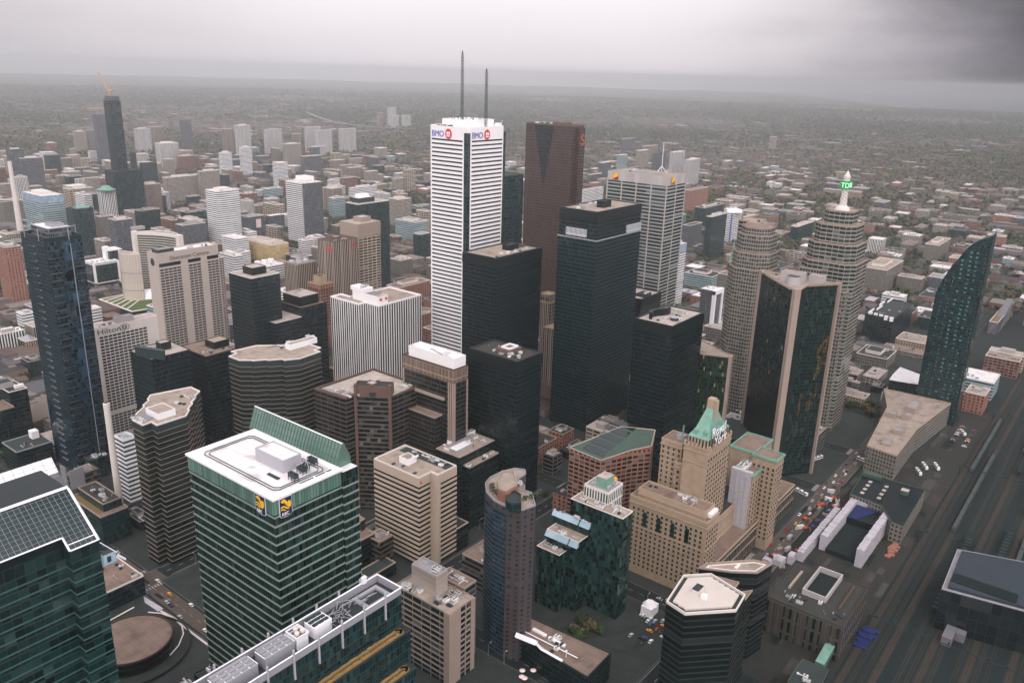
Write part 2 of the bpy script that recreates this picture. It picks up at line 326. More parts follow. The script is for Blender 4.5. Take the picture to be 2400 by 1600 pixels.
        if len(W_) > cap:
            q = MB()
            for x, y, z, w, h, dx, dy in W_[cap:]:
                q.face([(x-dx*w/2, y-dy*w/2, z), (x+dx*w/2, y+dy*w/2, z), (x+dx*w/2, y+dy*w/2, z+h), (x-dx*w/2, y-dy*w/2, z+h)])
                q.face([(x-dx*w/2, y-dy*w/2, z+h), (x+dx*w/2, y+dy*w/2, z+h), (x+dx*w/2-dy*.12, y+dy*w/2+dx*.12, z+h), (x-dx*w/2-dy*.12, y-dy*w/2+dx*.12, z+h)])
            o = part(s.T, name, q, mat); o['kind'] = 'stuff'
    def south(s): return ((s.x0, s.y0), (s.x1, s.y0))
    def west(s): return ((s.x0, s.y1), (s.x0, s.y0))
    def text(s, txt, org, d, size, m, name='sign', sx=1.0, parent=None, up=None):
        c = bpy.data.curves.new('t', 'FONT'); c.body = txt; c.size = size; c.extrude = .12
        o = bpy.data.objects.new('t', c); COL.objects.link(o); dg = bpy.context.evaluated_depsgraph_get()
        me = bpy.data.meshes.new_from_object(o.evaluated_get(dg)); bpy.data.objects.remove(o); bpy.data.curves.remove(c)
        me.name = name; me.materials.clear(); me.materials.append(MATS[m])
        X = Vector((d[0], d[1], 0)); Z = Vector((0, 0, 1)); Y = X.cross(Z)
        M_ = Matrix((X*sx, Z, Y)).transposed().to_4x4(); M_.translation = Vector(org)-ORG[s.T]
        me.transform(M_); return link(name, me, parent or s.T)
def arc(A, C, bulge, n=12):
    """points of a circular-ish arc from A to C bulging to the right of A->C"""
    o = []; L = hypot(C[0]-A[0], C[1]-A[1]); nx, ny = (C[1]-A[1])/L, -(C[0]-A[0])/L
    for i in range(n+1):
        t = i/n; k = 4*t*(1-t)*bulge; o.append((A[0]+(C[0]-A[0])*t+nx*k, A[1]+(C[1]-A[1])*t+ny*k))
    return o
def free(x0, y0, x1, y1):
    for a in RECTS:
        if x0 < a[2] and x1 > a[0] and y0 < a[3] and y1 > a[1]: return False
    return True
# ------------------------------------------------------------------ facades
facade('curtain_green', (.012, .026, .023), (.007, .022, .019), 4.1, 1.5, .9, .86, 1.4, grough=.1)
facade('screen_green', (0.03, 0.06, 0.05), (0.1, 0.19, 0.15), 7, 1.5, .97, .8, .6, grough=.25)
facade('curtain_teal', (0.007875, 0.02475, 0.02415), (0.0108, 0.0396, 0.0368), 4.2, 1.6, .93, .9, 1.6, grough=.1)
facade('curtain_ritz', (0.00735, 0.0231, 0.02329), (0.006, 0.022, 0.02208), 4.4, 3.0, .88, .94, 1.3, grough=.12)
facade('grey_slab', (0.12, 0.12, 0.135), (0.1, 0.1, 0.115), 4, 3, .97, .97, .3, grough=.3)
facade('condo_blue', (0.007875, 0.02475, 0.03277), (0.00504, 0.01848, 0.02668), 3.3, 1.7, .84, .94, 2.2, grough=.08)
facade('black_mies', (0.003412, 0.01073, 0.01208), (0.00264, 0.00968, 0.01104), 3.9, 1.5, .72, .8, .8, grough=.12, wrough=.45)
facade('black_plain', (0.004462, 0.01403, 0.01552), (0.00336, 0.01232, 0.0138), 3.9, 1.5, .7, .86, .7, grough=.15, wrough=.5)
facade('td_lines', (0.009975, 0.03135, 0.03623), (0.00312, 0.01144, 0.01288), 3.9, 1.5, .78, .8, .8, grough=.12, wrough=.5)
facade('louvre_white', (0.62, 0.62, 0.66), (0.06, 0.07, 0.08), 6, 1.5, .9, .5, .4)
facade('sun_bands', (.013, .018, .0175), (0.00408, 0.01496, 0.01564), 3.9, 60, .80, 1.0, .5, grough=.1)
facade('sun_dark', (0.0084, 0.0264, 0.02587), (0.00432, 0.01584, 0.01656), 3.9, 1.5, .85, .92, .8, grough=.1)
facade('brown_grid', (.075, .05, .04), (0.00408, 0.01496, 0.01472), 3.9, 7.5, .62, .93, .7)
facade('brown_bands', (.095, .065, .053), (0.00408, 0.01496, 0.01472), 3.9, 3, .62, 1.0, .7)
facade('brown_glass', (0.06, 0.042, 0.033), (0.00336, 0.01232, 0.01196), 3.9, 1.6, .8, .9, .8)
facade('brown_slots', (0.3, 0.2, 0.15), (0.00528, 0.01936, 0.0184), 7, 1.5, .84, .5, .4)
facade('scotia', (.058, .033, .029), (0.024, 0.016, 0.0136), 3.9, 2.9, .52, .58, 1.0, wrough=.5, nz=.2)
facade('scotia_dark', (0.0042, 0.0132, 0.0138), (0.0036, 0.0132, 0.0138), 3.9, 1.5, .8, .85, .8)
facade('steel_bands', (.40, .365, .36), (0.01008, 0.03696, 0.03312), 4.0, 24, .66, 1.0, 1.0, wrough=.4)
facade('steel_plain', (.46, .42, .415), (.43, .39, .385), 12, 6, .96, .98, .2, wrough=.45)
facade('gold_mirror', (0.004725, 0.01485, 0.0138), (0.00408, 0.01496, 0.0138), 3.6, 1.5, .9, .92, 1.6, grough=.06, litf=.004)
facade('gold_lit', (0.005775, 0.01815, 0.01552), (0.00648, 0.02376, 0.0138), 3.6, 1.5, .9, .7, 2.0, grough=.06, litf=.06)
facade('bce', (.29, .24, .205), (0.00912, 0.03344, 0.02852), 4.0, 5.5, .68, .90, .9)
facade('bce_grid', (.27, .225, .19), (0.00864, 0.03168, 0.0276), 4.0, 2.6, .68, .74, .9)
facade('hotel_stone', (0.30, 0.225, 0.16), (0.00528, 0.01936, 0.0184), 3.4, 3.3, .58, .40, .8)
facade('stone_arcade', (.075, .064, .052), (0.00528, 0.01936, 0.0184), 10, 5, .8, .5, .5)
facade('brick_grid', (0.27, 0.125, 0.09), (0.00528, 0.01936, 0.0184), 3.6, 4.6, .60, .8, .8)
facade('brick_small', (0.29, 0.135, 0.095), (0.006, 0.022, 0.0184), 3.6, 4.0, .5, .42, .8)
facade('brick_ribbon', (0.22, 0.11, 0.08), (0.00384, 0.01408, 0.0138), 3.6, 30, .62, 1.0, .8)
facade('concrete_bay', (.17, .145, .13), (0.0048, 0.0176, 0.0184), 3.9, 8, .74, .9, .8)
facade('concrete_wall', (0.4, 0.33, 0.29), (0.36, 0.3, 0.265), 3.4, 40, .9, .98, .2)
facade('curved_blue', (0.03, 0.045, 0.055), (0.0072, 0.0264, 0.0506), 3.2, 2.4, .6, .94, 1.0, grough=.1)
facade('curved_brown', (0.06, 0.045, 0.04), (0.015, 0.035, 0.06), 3.2, 5, .5, .4, 1.4)
facade('step_glass', (0.006825, 0.02145, 0.0207), (0.00816, 0.02992, 0.02668), 3.6, 2.2, .9, .9, 2.4, grough=.08)
facade('white_slots', (0.62, 0.6, 0.55), (0.012, 0.044, 0.0414), 8, 2.2, .8, .55, .4)
facade('hex_dark', (.012, .017, .0165), (.005, .011, .011), 3.7, 40, .72, 1.0, .5)
facade('precast_grid', (0.44, 0.36, 0.3), (0.00912, 0.03344, 0.03128), 3.1, 4.2, .66, .80, 1.0)
facade('sheraton_f', (0.46, 0.385, 0.345), (0.00864, 0.03168, 0.02944), 3.0, 2.7, .62, .78, 1.2)
facade('white_piers', (0.8, 0.76, 0.74), (0.0048, 0.0176, 0.0184), 200, 3.2, 1.0, .58, .4)
facade('tan_piers', (0.4, 0.31, 0.245), (0.00432, 0.01584, 0.01564), 200, 3.0, 1.0, .55, .4)
facade('tan_piers2', (0.37, 0.285, 0.23), (0.00432, 0.01584, 0.01564), 200, 2.6, 1.0, .55, .4)
facade('tan_frame', (0.5, 0.4, 0.31), (0.00528, 0.01936, 0.01656), 3.9, 8.5, .62, .86, .8)
facade('dark_green', (0.008925, 0.02805, 0.02932), (0.00648, 0.02376, 0.02484), 3.9, 1.6, .85, .9, 1.2)
facade('dark_grey_grid', (0.13, 0.13, 0.14), (0.0072, 0.0264, 0.0322), 3.6, 1.7, .68, .8, 1.2, metal=0)
facade('white_bands', (0.8, 0.78, 0.78), (0.0096, 0.0352, 0.0414), 3.9, 30, .44, 1.0, .8)
facade('blue_bands', (0.36, 0.46, 0.48), (0.0108, 0.0396, 0.046), 3.9, 30, .5, 1.0, .8)
facade('blue_top', (0.3, 0.38, 0.46), (0.27, 0.35, 0.43), 5, 4, .96, .95, .4)
facade('city_hall', (0.5, 0.44, 0.38), (0.0072, 0.0264, 0.02576), 3.7, 3, .6, 1.0, .8)
facade('city_hall_rib', (0.55, 0.47, 0.4), (0.5, 0.43, 0.37), 22, 1.2, .985, .94, .3)
facade('eaton', (0.52, 0.38, 0.19), (0.48, 0.35, 0.17), 6, 9, .95, .97, .4)
facade('l_tower', (0.0084, 0.0264, 0.02846), (0.00528, 0.01936, 0.02116), 3.3, 2.4, .84, .9, 1.0, grough=.1, light=(.25, .5, .48))
facade('grey_dark_slab', (.012, .018, .02), (.010, .016, .018), 8, 6, .96, .96, .3)
facade('dull_grid', (0.19, 0.165, 0.14), (0.0084, 0.0308, 0.0276), 3.8, 2.8, .55, .6, .8)
# ------------------------------------------------------------------ foreground: tower with the white roof and green glass
r = (169.3,247.2,202.7,307.3)
b = B('glass_tower', 'green glass office tower with a flat white roof and two navy crest signs', r, 185, 'curtain_green', 'white_roof', par=0, wallname='curtain_wall')
b.bands(44, 177.2, 4.1, .75, 'green_trim', .25)
q = MB(); q.ring(b.p, .35, 178, 184.6); q = MB(); q.prism(offset(b.p, .3), 178, 184.6, 0, None, BAY['screen_green']); part(b.T, 'louvre_screen', q, 'screen_green')
q = MB(); q.ring(b.p, .9, 184.6, 185.5); q.ring(b.p, -2.0, 185, 185.5); part(b.T, 'roof_edge', q, 'white_panel')
for d in (-4.2, -5.6):
    q = MB(); p_ = offset(b.p, d); k = 1.8
    p8 = []
    for i, (x, y) in enumerate(p_):
        sx = 1 if x < b.c[0] else -1; sy = 1 if y < b.c[1] else -1
        a_, b__ = (x+sx*k, y), (x, y+sy*k)
        p8 += [b__, a_] if i % 2 == 0 else [a_, b__]
    q.ring(ccw(p8), .22, 185.35, 185.65); part(b.T, 'roof_rail', q, 'dark_metal')
ph = b.pent((185.2, 262, 194.5, 281), 5.5, 'pale_metal', 'white_roof', z=185)  # penthouse walls greyed in their colour to stand for shade
for i, (x0, y0, x1, y1) in enumerate(((180.2, 259.5, 181.6, 266.5), (184, 249.0, 190.6, 249.9), (192, 249.0, 196.6, 249.9), (197.6, 249.0, 200, 249.9), (197, 275, 199.4, 277.4))): b.box('skylight', (x0, y0, x1, y1), 185, 185.5, 'dark_metal', 'glass')
for x, y, ln in ((184.5, 254.6, 4.6), (190.6, 257, 4.4), (193.2, 257.4, 2.6), (198.6, 260, 4.6)):
    q = MB(); q.box(x-1, y-ln/2, 186.4, x+1, y+ln/2, 188.2); 
    for sx in (-.9, .9):
        for sy in (-1, 0, 1): q.box(x+sx-.12, y+sy*ln*.45-.12, 185, x+sx+.12, y+sy*ln*.45+.12, 186.4)
    q.cyl(x, y-ln*.25, 188.2, 188.5, .7, n=10, mi=1); q.cyl(x, y+ln*.25, 188.2, 188.5, .7, n=10, mi=1); part(b.T, 'cooling_unit', q, ['dark_metal', 'black_steel'])
q = MB(); q.bar((186.4, 254.6, 190.6), (194.2, 257.2, 190.2), .45); q.bar((191.5, 252.4, 185.2), (193, 256.6, 190.4), .3); q.bar((191.2, 256.6, 185.2), (193, 256.6, 190.4), .3); part(b.T, 'cleaning_cradle', q, 'grey_metal')
def crest(T, o, d, w, h):
    """navy crest sign: white rim, yellow animal over stripes, three letters; o = lower left corner, d = along the wall"""
    dx, dy = d; n = (dy, -dx)
    def P(u, v, k): return (o[0]+dx*u*w+n[0]*k, o[1]+dy*u*w+n[1]*k, o[2]+v*h)
    def slab(q, pts, k0, k1, mi):
        q.face([P(u, v, k1) for u, v in pts], mi)
        for i in range(len(pts)): a, c = pts[i], pts[(i+1) % len(pts)]; q.face([P(*a, k0), P(*c, k0), P(*c, k1), P(*a, k1)], mi)
    q = MB(); slab(q, [(-.04, .1), (.08, .0), (.5, -.035), (.92, .0), (1.04, .1), (1.04, 1.03), (-.04, 1.03)], .35, .5, 1); slab(q, [(0, .11), (.1, .02), (.5, 0), (.9, .02), (1, .11), (1, 1), (0, 1)], .5, .6, 0)
    sg = part(T, 'crest_sign', q, ['sign_navy', 'sign_white'])
    q = MB()
    slab(q, [(.08, .86), (.2, .94), (.42, .95), (.52, .86), (.62, .74), (.66, .62), (.56, .56), (.46, .66), (.4, .78), (.3, .76), (.16, .8)], .6, .72, 0)
    slab(q, [(.62, .52), (.6, .68), (.72, .8), (.88, .78), (.95, .62), (.9, .46), (.74, .42)], .6, .72, 0)
    slab(q, [(.06, .58), (.3, .62), (.62, .46), (.78, .38), (.72, .35), (.5, .42), (.3, .54), (.06, .52)], .6, .72, 0)
    slab(q, [(.06, .46), (.26, .46), (.5, .34), (.44, .31), (.24, .4), (.06, .4)], .6, .72, 0)
    part(sg, 'emblem', q, 'sign_yellow')
    b.text('RBC', P(.12, .08, .6), d, h*.24, 'sign_white', 'lettering', .95, sg)
crest(b.T, (171.6, 247.2, 175.8), (1, 0), 5.6, 8.2)
crest(b.T, (169.3, 258.6, 175.8), (0, -1), 6.2, 8.2)
wg = (203.3, 246.2, 211.5, 312.0)
b.mass(wg, 0, 184, 'curtain_green', 'white_roof', 'side_wing', 'roof', 0)
me_ = MB(); me_.ring(R4(*wg), .25, 0, .75); me_ = me_.mesh('floor_band', 'green_trim', (b.c[0], b.c[1], 0))
for i in range(44): at(b.T, 'floor_band', me_, (b.c[0], b.c[1], 177.2-i*4.1-.75))
q = MB()
for (y0, y1) in ((250.5, 312.0),):
    pr = [(203.4, 184), (211.4, 184), (211.4, 187.5), (208.2, 194.5), (207.2, 194.5), (203.4, 185)]
    n_ = 30
    for i in range(n_):
        a0, a1 = y0+(y1-y0)*i/n_, y0+(y1-y0)*(i+1)/n_
        for j in range(len(pr)-1):
            (xa, za), (xb, zb) = pr[j+1], pr[j]; q.face([(xb, a0, zb), (xb, a1, zb), (xa, a1, za), (xa, a0, za)], 0)
    q.face([(x, y0, z) for x, z in pr], 0); q.face([(x, y1, z) for x, z in pr[::-1]], 0)
sail = part(b.T, 'glass_sail', q, 'glass_green')
q = MB()
for i in range(31):
    y = 250.5+61.5*i/30; q.bar((203.3, y, 185), (207.1, y, 194.6), .22)
for f in (0, .33, .66, 1.0): q.bar((203.3+3.85*f, 250.4, 185+9.6*f), (203.3+3.85*f, 312, 185+9.6*f), .2 if 0 < f < 1 else .34, 1 if f == 1 else 0)
part(sail, 'mullion_grid', q, ['teal_trim', 'sign_white'])
# ------------------------------------------------------------------ bottom left: tower under a sloping glazed roof
XR, XS = 103.1, 94.0
b = B('glass_tower', 'dark green glass tower with a sloping gridded glazed roof at the lower left corner', [(52, 252.8), (XS, 252.8), (XS, 248.5), (XR, 248.5), (XR, 286), (52, 286)], 197.5, 'curtain_ritz', 'tar', par=0, wallname='curtain_wall')
def rp(x, y): return (x, y, 210-(266-y)*12.5/17.5)
q = MB(); q.face([rp(52, 252.8), rp(XS, 252.8), rp(XS, 266), rp(52, 266)]); q.face([rp(XS, 248.5), rp(XR, 248.5), rp(XR, 266), rp(XS, 266)])
q.face([rp(52, 266), rp(XR, 266), (XR, 286, 210), (52, 286, 210)], 1)
q.face([(XR, 248.5, 197.5), (XR, 286, 197.5), (XR, 286, 210), (XR, 266, 210)], 1); q.face([(52, 286, 197.5), (XR, 286, 197.5), (XR, 286, 210), (52, 286, 210)][::-1], 1)
q.face([(52, 252.8, 197.5), (XS, 252.8, 197.5), rp(XS, 252.8), rp(52, 252.8)], 1)
gr_ = part(b.T, 'glazed_roof', q, ['glass_roof', 'black_steel'])  # mottled glass colour paints in the paler reflection patches
q = MB()
x = XR
while x > 52:
    y0 = 248.5 if x >= XS else 252.8; a, c = rp(x, y0), rp(x, 266); q.bar((a[0], a[1], a[2]+.1), (c[0], c[1], c[2]+.1), .08); x -= 1.75
for k in range(1, 13):
    y = 248.5+k*1.4; x0 = XS if y < 252.8 else 52; a, c = rp(x0, y), rp(XR, y); q.bar((a[0], a[1], a[2]+.1), (c[0], c[1], c[2]+.1), .06)
part(gr_, 'glazing_bars', q, 'grey_metal')
q = MB()
for a, c, w_ in (((52, 266.2), (XR, 266.2), .9), ((XR, 266), (XR, 248.3), .6), ((XR, 248.4), (XS, 248.4), .45), ((XS, 248.4), (XS, 252.7), .5), ((XS, 252.7), (52, 252.7), .45), ((XS, 250.2), (XR, 250.2), .3)):
    A_, C_ = rp(*a), rp(*c); q.bar((A_[0], A_[1], A_[2]+.25), (C_[0], C_[1], C_[2]+.25), w_)
part(gr_, 'eaves', q, 'white_steel')
q = MB(); q.ring(b.p, .2, 0, .5); me_ = q.mesh('floor_band', 'teal_trim', (b.c[0], b.c[1], 0))
for i in range(40): at(b.T, 'floor_band', me_, (b.c[0], b.c[1], 190-i*4.4))
q = MB()                                       # glass bay and ladder at the roof's lower corner
q.box(103.1, 246.8, 188.4, 107.2, 249.4, 192.2, 0, 1); q.box(104.2, 246.6, 189.2, 105.4, 246.8, 191.2, 1); part(b.T, 'corner_lookout', q, ['glass_sky', 'dark_metal'])
q = MB(); q.bar((103.1, 247.8, 196.8), (107.4, 246.4, 191.6), .22); q.bar((107.2, 246, 190.8), (109.2, 244.8, 188.6), .2); q.bar((107.6, 246.6, 190.8), (109.6, 245.4, 188.6), .2); part(b.T, 'gangway', q, 'white_steel')
# grey slab behind it
b = B('slab_tower', 'plain grey slab tower with a pale sloping cap behind the glazed roof', (66, 352, 142.0, 380), 150, 'grey_slab', 'grey_roof', par=0)
q = MB(); q.face([(66, 352, 150), (142, 352, 150), (142, 374, 164.5), (66, 374, 164.5)]); q.face([(142, 352, 150), (142, 380, 150), (142, 380, 170), (142, 374, 164.5)]); q.face([(142, 380, 150), (66, 380, 150), (66, 380, 170), (142, 380, 170)]); part(b.T, 'sloping_wall', q, 'grey_slab')
q = MB(); q.face([(66, 374, 164.5), (142, 374, 164.5), (142.2, 380, 170), (66, 380, 170)])
cap_ = part(b.T, 'roof_cap', q, 'white_panel')
q = MB()
for i in range(19): q.bar((66+4.2*i, 374, 164.6), (66+4.2*i, 380, 170.1), .14)
for f in (.33, .66): q.bar((66, 374+6*f, 164.6+5.5*f), (142, 374+6*f, 164.6+5.5*f), .14)
part(cap_, 'panel_joints', q, 'grey_metal')
q = MB(); q.bar((100, 356, 154), (121, 361, 157.6), .7); q.box(120.5, 360, 157, 123, 362, 158.6); q.bar((108, 357, 153), (108, 358, 155.5), .5); part(b.T, 'roof_davit', q, 'white_steel')
# ------------------------------------------------------------------ round concert hall
CX0, CY0 = 192.5, 439.0
b = B('concert_hall', 'round low hall with a brown sunken roof and pale rim beside the green tower', [(CX0+24*cos(2*pi*i/40), CY0+24*sin(2*pi*i/40)) for i in range(40)], 9, 'hex_dark', 'tar', cat='concert hall', par=0)
q = MB(); q.cyl(CX0, CY0, 9, 9.2, 23.6, 21.5, n=40, mi=0); q.cyl(CX0, CY0, 9.2, 9.25, 21.5, 20.5, n=40, mi=0)
part(b.T, 'roof_dish', q, 'gravel_brown')
q = MB(); q.ring([(CX0+23.4*cos(2*pi*i/40), CY0+23.4*sin(2*pi*i/40)) for i in range(40)], .5, 9.1, 10); part(b.T, 'rim', q, 'rust')
b = MB(); b.cyl(CX0, CY0, .2, .5, 34, n=48); b.ring([(CX0+33*cos(2*pi*i/48), CY0+33*sin(2*pi*i/48)) for i in range(48)], .7, .5, 2, 1); struct('sunken_court', b, ['pavement', 'earth'])
# ------------------------------------------------------------------ chimney building in front of the blue tower
ct = (254.7,566.5)
b = B('low_block', 'low dark building with planted roof terraces at the foot of the white chimney', (238.6,566.2,259.8,615.0), 24, 'dark_green', 'roof_plant', cat='building', parm='tan_precast')
b.mass((b.x0+6, b.y0+7, b.x1-1, b.y1-2), 24, 30, 'dark_green', 'gravel_dark', parm='tan_precast'); b.clutter((b.x0+8, b.y0+9, b.x1-3, b.y1-4), 8, 4, 30); b.box('brown_deck', (b.x0+1, b.y0+1, b.x1-1, b.y0+6), 24, 24.4, 'gravel_brown')
q = MB(); q.cyl(0, 0, 0, 92, 2.7, 2.4, n=24); q.cyl(0, 0, 92, 92.3, 2.4, 1.8, n=24, mi=0, top=1); q.cyl(0, 0, 88, 91, 2.55, n=24)
CHX, CHY = (274.9,613.1)
q2 = MB(); q2.v = [(x+CHX, y+CHY, z) for x, y, z in q.v]; q2.f = q.f; q2.m = q.m; q2.uv = q.uv
solo('chimney', q2, ['pale_concrete', 'tar'], 'tall round white chimney beside the dark blue condominium tower', 'chimney', (CHX, CHY, 0))
b = B('low_block', 'low black podium with brown roof decks right of the white chimney base', (196, 488, 228, 528), 14, 'black_plain', 'gravel_brown', cat='building'); b.clutter((198, 490, 226, 526), 6, 9)
# ------------------------------------------------------------------ blue glass condominium tower
r = (280.0,693.4,309.2,737.4)
b = B('condo_tower', 'tall dark blue glass condominium tower with stacked balconies at the left', r, 206, 'condo_blue', 'tar', cat='apartment tower', par=3.5, parm='glass', wallname='curtain_wall')
b.pent((b.x0+6, b.y0+6, b.x1-5, b.y1-7), 9.5, 'dark_grey_grid', 'white_roof'); b.pent((b.x0+12, b.y0+12, b.x0+22, b.y0+24), 2, 'grey_metal', 'grey_roof', 'plant_room', 215.5)
q = MB()
for (x, y) in ((b.x0, b.y0+10), (b.x0, b.y1-8), (b.x1, b.y0+9), (b.x1-10, b.y0)): q.bar((x, y, 206), (x, y, 216), .5); 
q.bar((b.x0, b.y0+10, 216), (b.x0+6, b.y0+10, 214), .4); q.bar((b.x1, b.y0+9, 216), (b.x1-6, b.y0+9, 214), .4); part(b.T, 'roof_frame', q, 'grey_metal')
bal = MB(); bal.box(-5.2, -1.5, 0, 5.2, 0, .22); bal.box(-5.2, -1.55, .22, 5.2, -1.45, 1.1, 1); bal = bal.mesh('balcony', ['grey_metal', 'glass'])
for i in range(32):
    z = 199-i*6.2
    at(b.T, 'balcony', bal, (b.x0+5.2, b.y0, z), (.8, 1, 1), 0); at(b.T, 'balcony', bal, (b.x1-4.2, b.y0, z-3), (.7, .8, 1), 0)
    at(b.T, 'balcony', bal, (b.x0, b.y0+24, z+1.5), (1, 1, 1), -pi/2)
q = MB(); q.box(b.x0+19.2, b.y0-.5, 0, b.x0+19.7, b.y0, 203); part(b.T, 'corner_fin', q, 'grey_metal')
rd = random.Random(3); 
for i in range(24):
    z = 198-rd.random()**1.3*150; x = b.x0+10.5+rd.random()*9; q = MB(); q.box(x, b.y0-.12, z, x+rd.uniform(3, 8), b.y0, z+rd.choice((3, 6, 9))); part(b.T, 'glass_panel', q, 'glass_blue')
# ------------------------------------------------------------------ hotel slabs at the left
b = B('hotel', 'beige hotel slab with gridded windows and a blue name, right of the blue tower', (332.4,744.5,393.4,760.0), 110, 'pale_concrete', 'gravel_pale', cat='hotel', par=1.4)
b.windows([((b.x0+3, b.y0), (b.x0+3+.80*(b.x1-b.x0-3), b.y0), 28, 103, 11, 25, .82, .62), ((b.x0+3, b.y0), (b.x0+3+.80*(b.x1-b.x0-3), b.y0), 4, 24, 11, 7, .82, .6)])
b.text('Hilton', (b.x0+1.5, b.y0-.3, 104.6), (1, 0), 7.2, 'letters_navy', 'sign', 1.25)
q = MB()
for rr, k in ((4.6, 0), (3.9, 1)): q.face([(b.x0+27.5+rr*1.1*cos(2*pi*i/28), b.y0-.3-k*.06, 107.0+rr*.72*sin(2*pi*i/28)) for i in range(28)], k)
q.face([(b.x0+27.5+2.6*cos(2*pi*i/24), b.y0-.5, 107+2.2*sin(2*pi*i/24)) for i in range(24)], 0); q.face([(b.x0+27.2, b.y0-.55, 105.4), (b.x0+28.4, b.y0-.55, 107), (b.x0+27.6, b.y0-.55, 108.6), (b.x0+26.4, b.y0-.55, 107)], 1)
part(b.T, 'logo', q, ['letters_navy', 'pale_concrete']); b.pent((b.x0+24, b.y0+5, b.x0+40, b.y0+13), 5, 'grey_concrete', 'grey_roof'); b.clutter((b.x0+2, b.y0+2, b.x0+23, b.y1-2), 7, 6)
b = B('hotel', 'tall pale hotel slab with two blank vertical strips between its window groups', (479.6,893.5,558.5,915.5), 135, 'taupe_concrete', 'white_roof', cat='hotel', par=1.6)
W_ = b.x1-b.x0
b.windows([((b.x0+.02*W_, b.y0), (b.x0+.36*W_, b.y0), 6, 118, 5, 34, .84, .56), ((b.x0+.48*W_, b.y0), (b.x0+.69*W_, b.y0), 6, 118, 3, 34, .84, .56), ((b.x0+.80*W_, b.y0), (b.x0+.99*W_, b.y0), 6, 118, 3, 34, .84, .56)])
for f0, f1 in ((.02, .36), (.48, .69), (.80, .99)): b.box('dark_loggia', (b.x0+f0*W_, b.y0-.15, b.x0+f1*W_, b.y0), 120, 124, 'glass_black')
q = MB(); q.face([(b.x0-.2, b.y0+11+4.2*cos(-2*pi*i/24), 125+4.6*sin(-2*pi*i/24)) for i in range(24)]); part(b.T, 'emblem', q, 'sign_black')
b.text('Sheraton', (b.x0+.19*W_, b.y0-.3, 126.6), (1, 0), 6.8, 'letters_brown', 'sign', 1.12); b.text('Centre', (b.x0+.56*W_, b.y0-.3, 126.6), (1, 0), 6.8, 'letters_brown', 'sign', 1.12)
b.pent((b.x0+4, b.y0+4, b.x0+24, b.y0+18), 4, 'dark_metal', 'grey_roof'); b.clutter((b.x0+26, b.y0+3, b.x1-3, b.y1-3), 8, 8)
b.mass((b.x1, b.y0+4, b.x1+9, b.y1+26), 0, 118, 'sheraton_f', 'gravel_pale')
# ------------------------------------------------------------------ dark tower pair in front of the hotels
b = B('office_tower', 'black tower with a tilted crown and dim red letters left of a brown flat roof', [(310.2,636.9),(310.9,604.6),(322.3,605.8),(344.9,605.7),(345.8,636.4),(321.5,643.2)], 120, 'black_plain', 'gravel_pale', par=.6, parm='black_steel')
t0, t1 = (307.5,623.3), (317.2,596.9)
q = MB(); q.prism(ccw([t0, t1, (t1[0]+3, t1[1]+3), (t0[0]+3, t0[1]+3)]), 119.9, 128.0, 0, 0); part(b.T, 'crown_wall', q, 'dark_metal')
_L = hypot(t1[0]-t0[0], t1[1]-t0[1]); b.text('Munich', (t0[0]+1.5, t0[1]-1, 123.6), ((t1[0]-t0[0])/_L, (t1[1]-t0[1])/_L), 3.6, 'letters_red', 'sign', 1.0)
b.pent((b.c[0]+2, b.c[1]-2, b.c[0]+11, b.c[1]+6), 6, 'black_steel', 'gravel_pale'); b.clutter((b.c[0]-8, b.c[1]+2, b.c[0]+2, b.c[1]+14), 3, 3)
b = B('office_tower', 'black tower with a broad brown roof and square plant room beside the tilted crown', (362.0,611.6,390.7,652.3), 108, 'black_plain', 'gravel_brown', par=.7, parm='brown_granite')
b.pent((b.x0+16, b.y0+12, b.x0+31, b.y0+26), 6, 'black_steel', 'gravel'); b.clutter((b.x0+2, b.y0+2, b.x1-2, b.y0+12), 4, 5)
# ------------------------------------------------------------------ serrated towers
def serrated(label, P_, h, seed, pent):
    b = B('office_tower', label, P_, h, 'sun_bands', 'gravel', par=1.0, parm='pale_concrete', pth=.8, wallname='banded_wall')
    q = MB(); q.ring(b.p, .3, h-4.5, h-.2); part(b.T, 'fascia', q, 'dark_metal')
    b.bands(26, h-5, 4.05, .3, 'stone_dark', .2)
    b.pent(pent, 4.2, 'white_steel', 'gravel'); return b
b = serrated('dark banded tower with a notched tan roof, left of the large white roof', [(251.7,525.9),(251.7,512.2),(258.3,512.9),(257.9,505.2),(280.3,505.4),(287.7,513.3),(287.4,515.0),(295.8,522.4),(295.6,524.2),(303.7,531.0),(304.3,533.5),(312.1,539.5),(312.4,552.6),(283.5,559.7),(277.6,553.5),(277.3,550.7),(269.7,545.2),(268.7,541.8),(260.7,535.8)], 110, 3, (264, 513.5, 277, 530))
b.box('plant_deck', (256, 519, 262.5, 531), 110, 111.2, 'grey_metal', 'louvre')
for i in range(4):
    for j in range(2): at(b.T, 'roof_unit', UM['unit'], (253.6+j*2.6, 518+i*3.6, 110), (2.1, 2.6, 1.8))
b.clutter((285, 524, 304, 542), 4, 2)
b = serrated('dark banded tower with a long notched roof and white penthouse, behind the green sail', [(356.0,567.5),(356.2,553.6),(362.6,546.7),(363.0,544.4),(371.2,539.3),(372.2,536.4),(380.8,530.9),(380.3,527.5),(391.3,521.5),(413.8,523.3),(412.6,529.5),(420.5,530.7),(419.8,544.2),(387.1,575.0),(364.2,576.8),(364.8,570.0)], 120, 4, (400, 545, 428, 552))
for px0, px1 in ((363, 380), (480, 506), (632, 652)): pass
b.clutter((386, 553, 436, 566), 6, 12)
for A_, C_ in (((382.5, 542.6), (385.3, 541.8)), ((397.5, 539), (400.3, 538.2)), ((412.3, 535.5), (415, 535))): pass
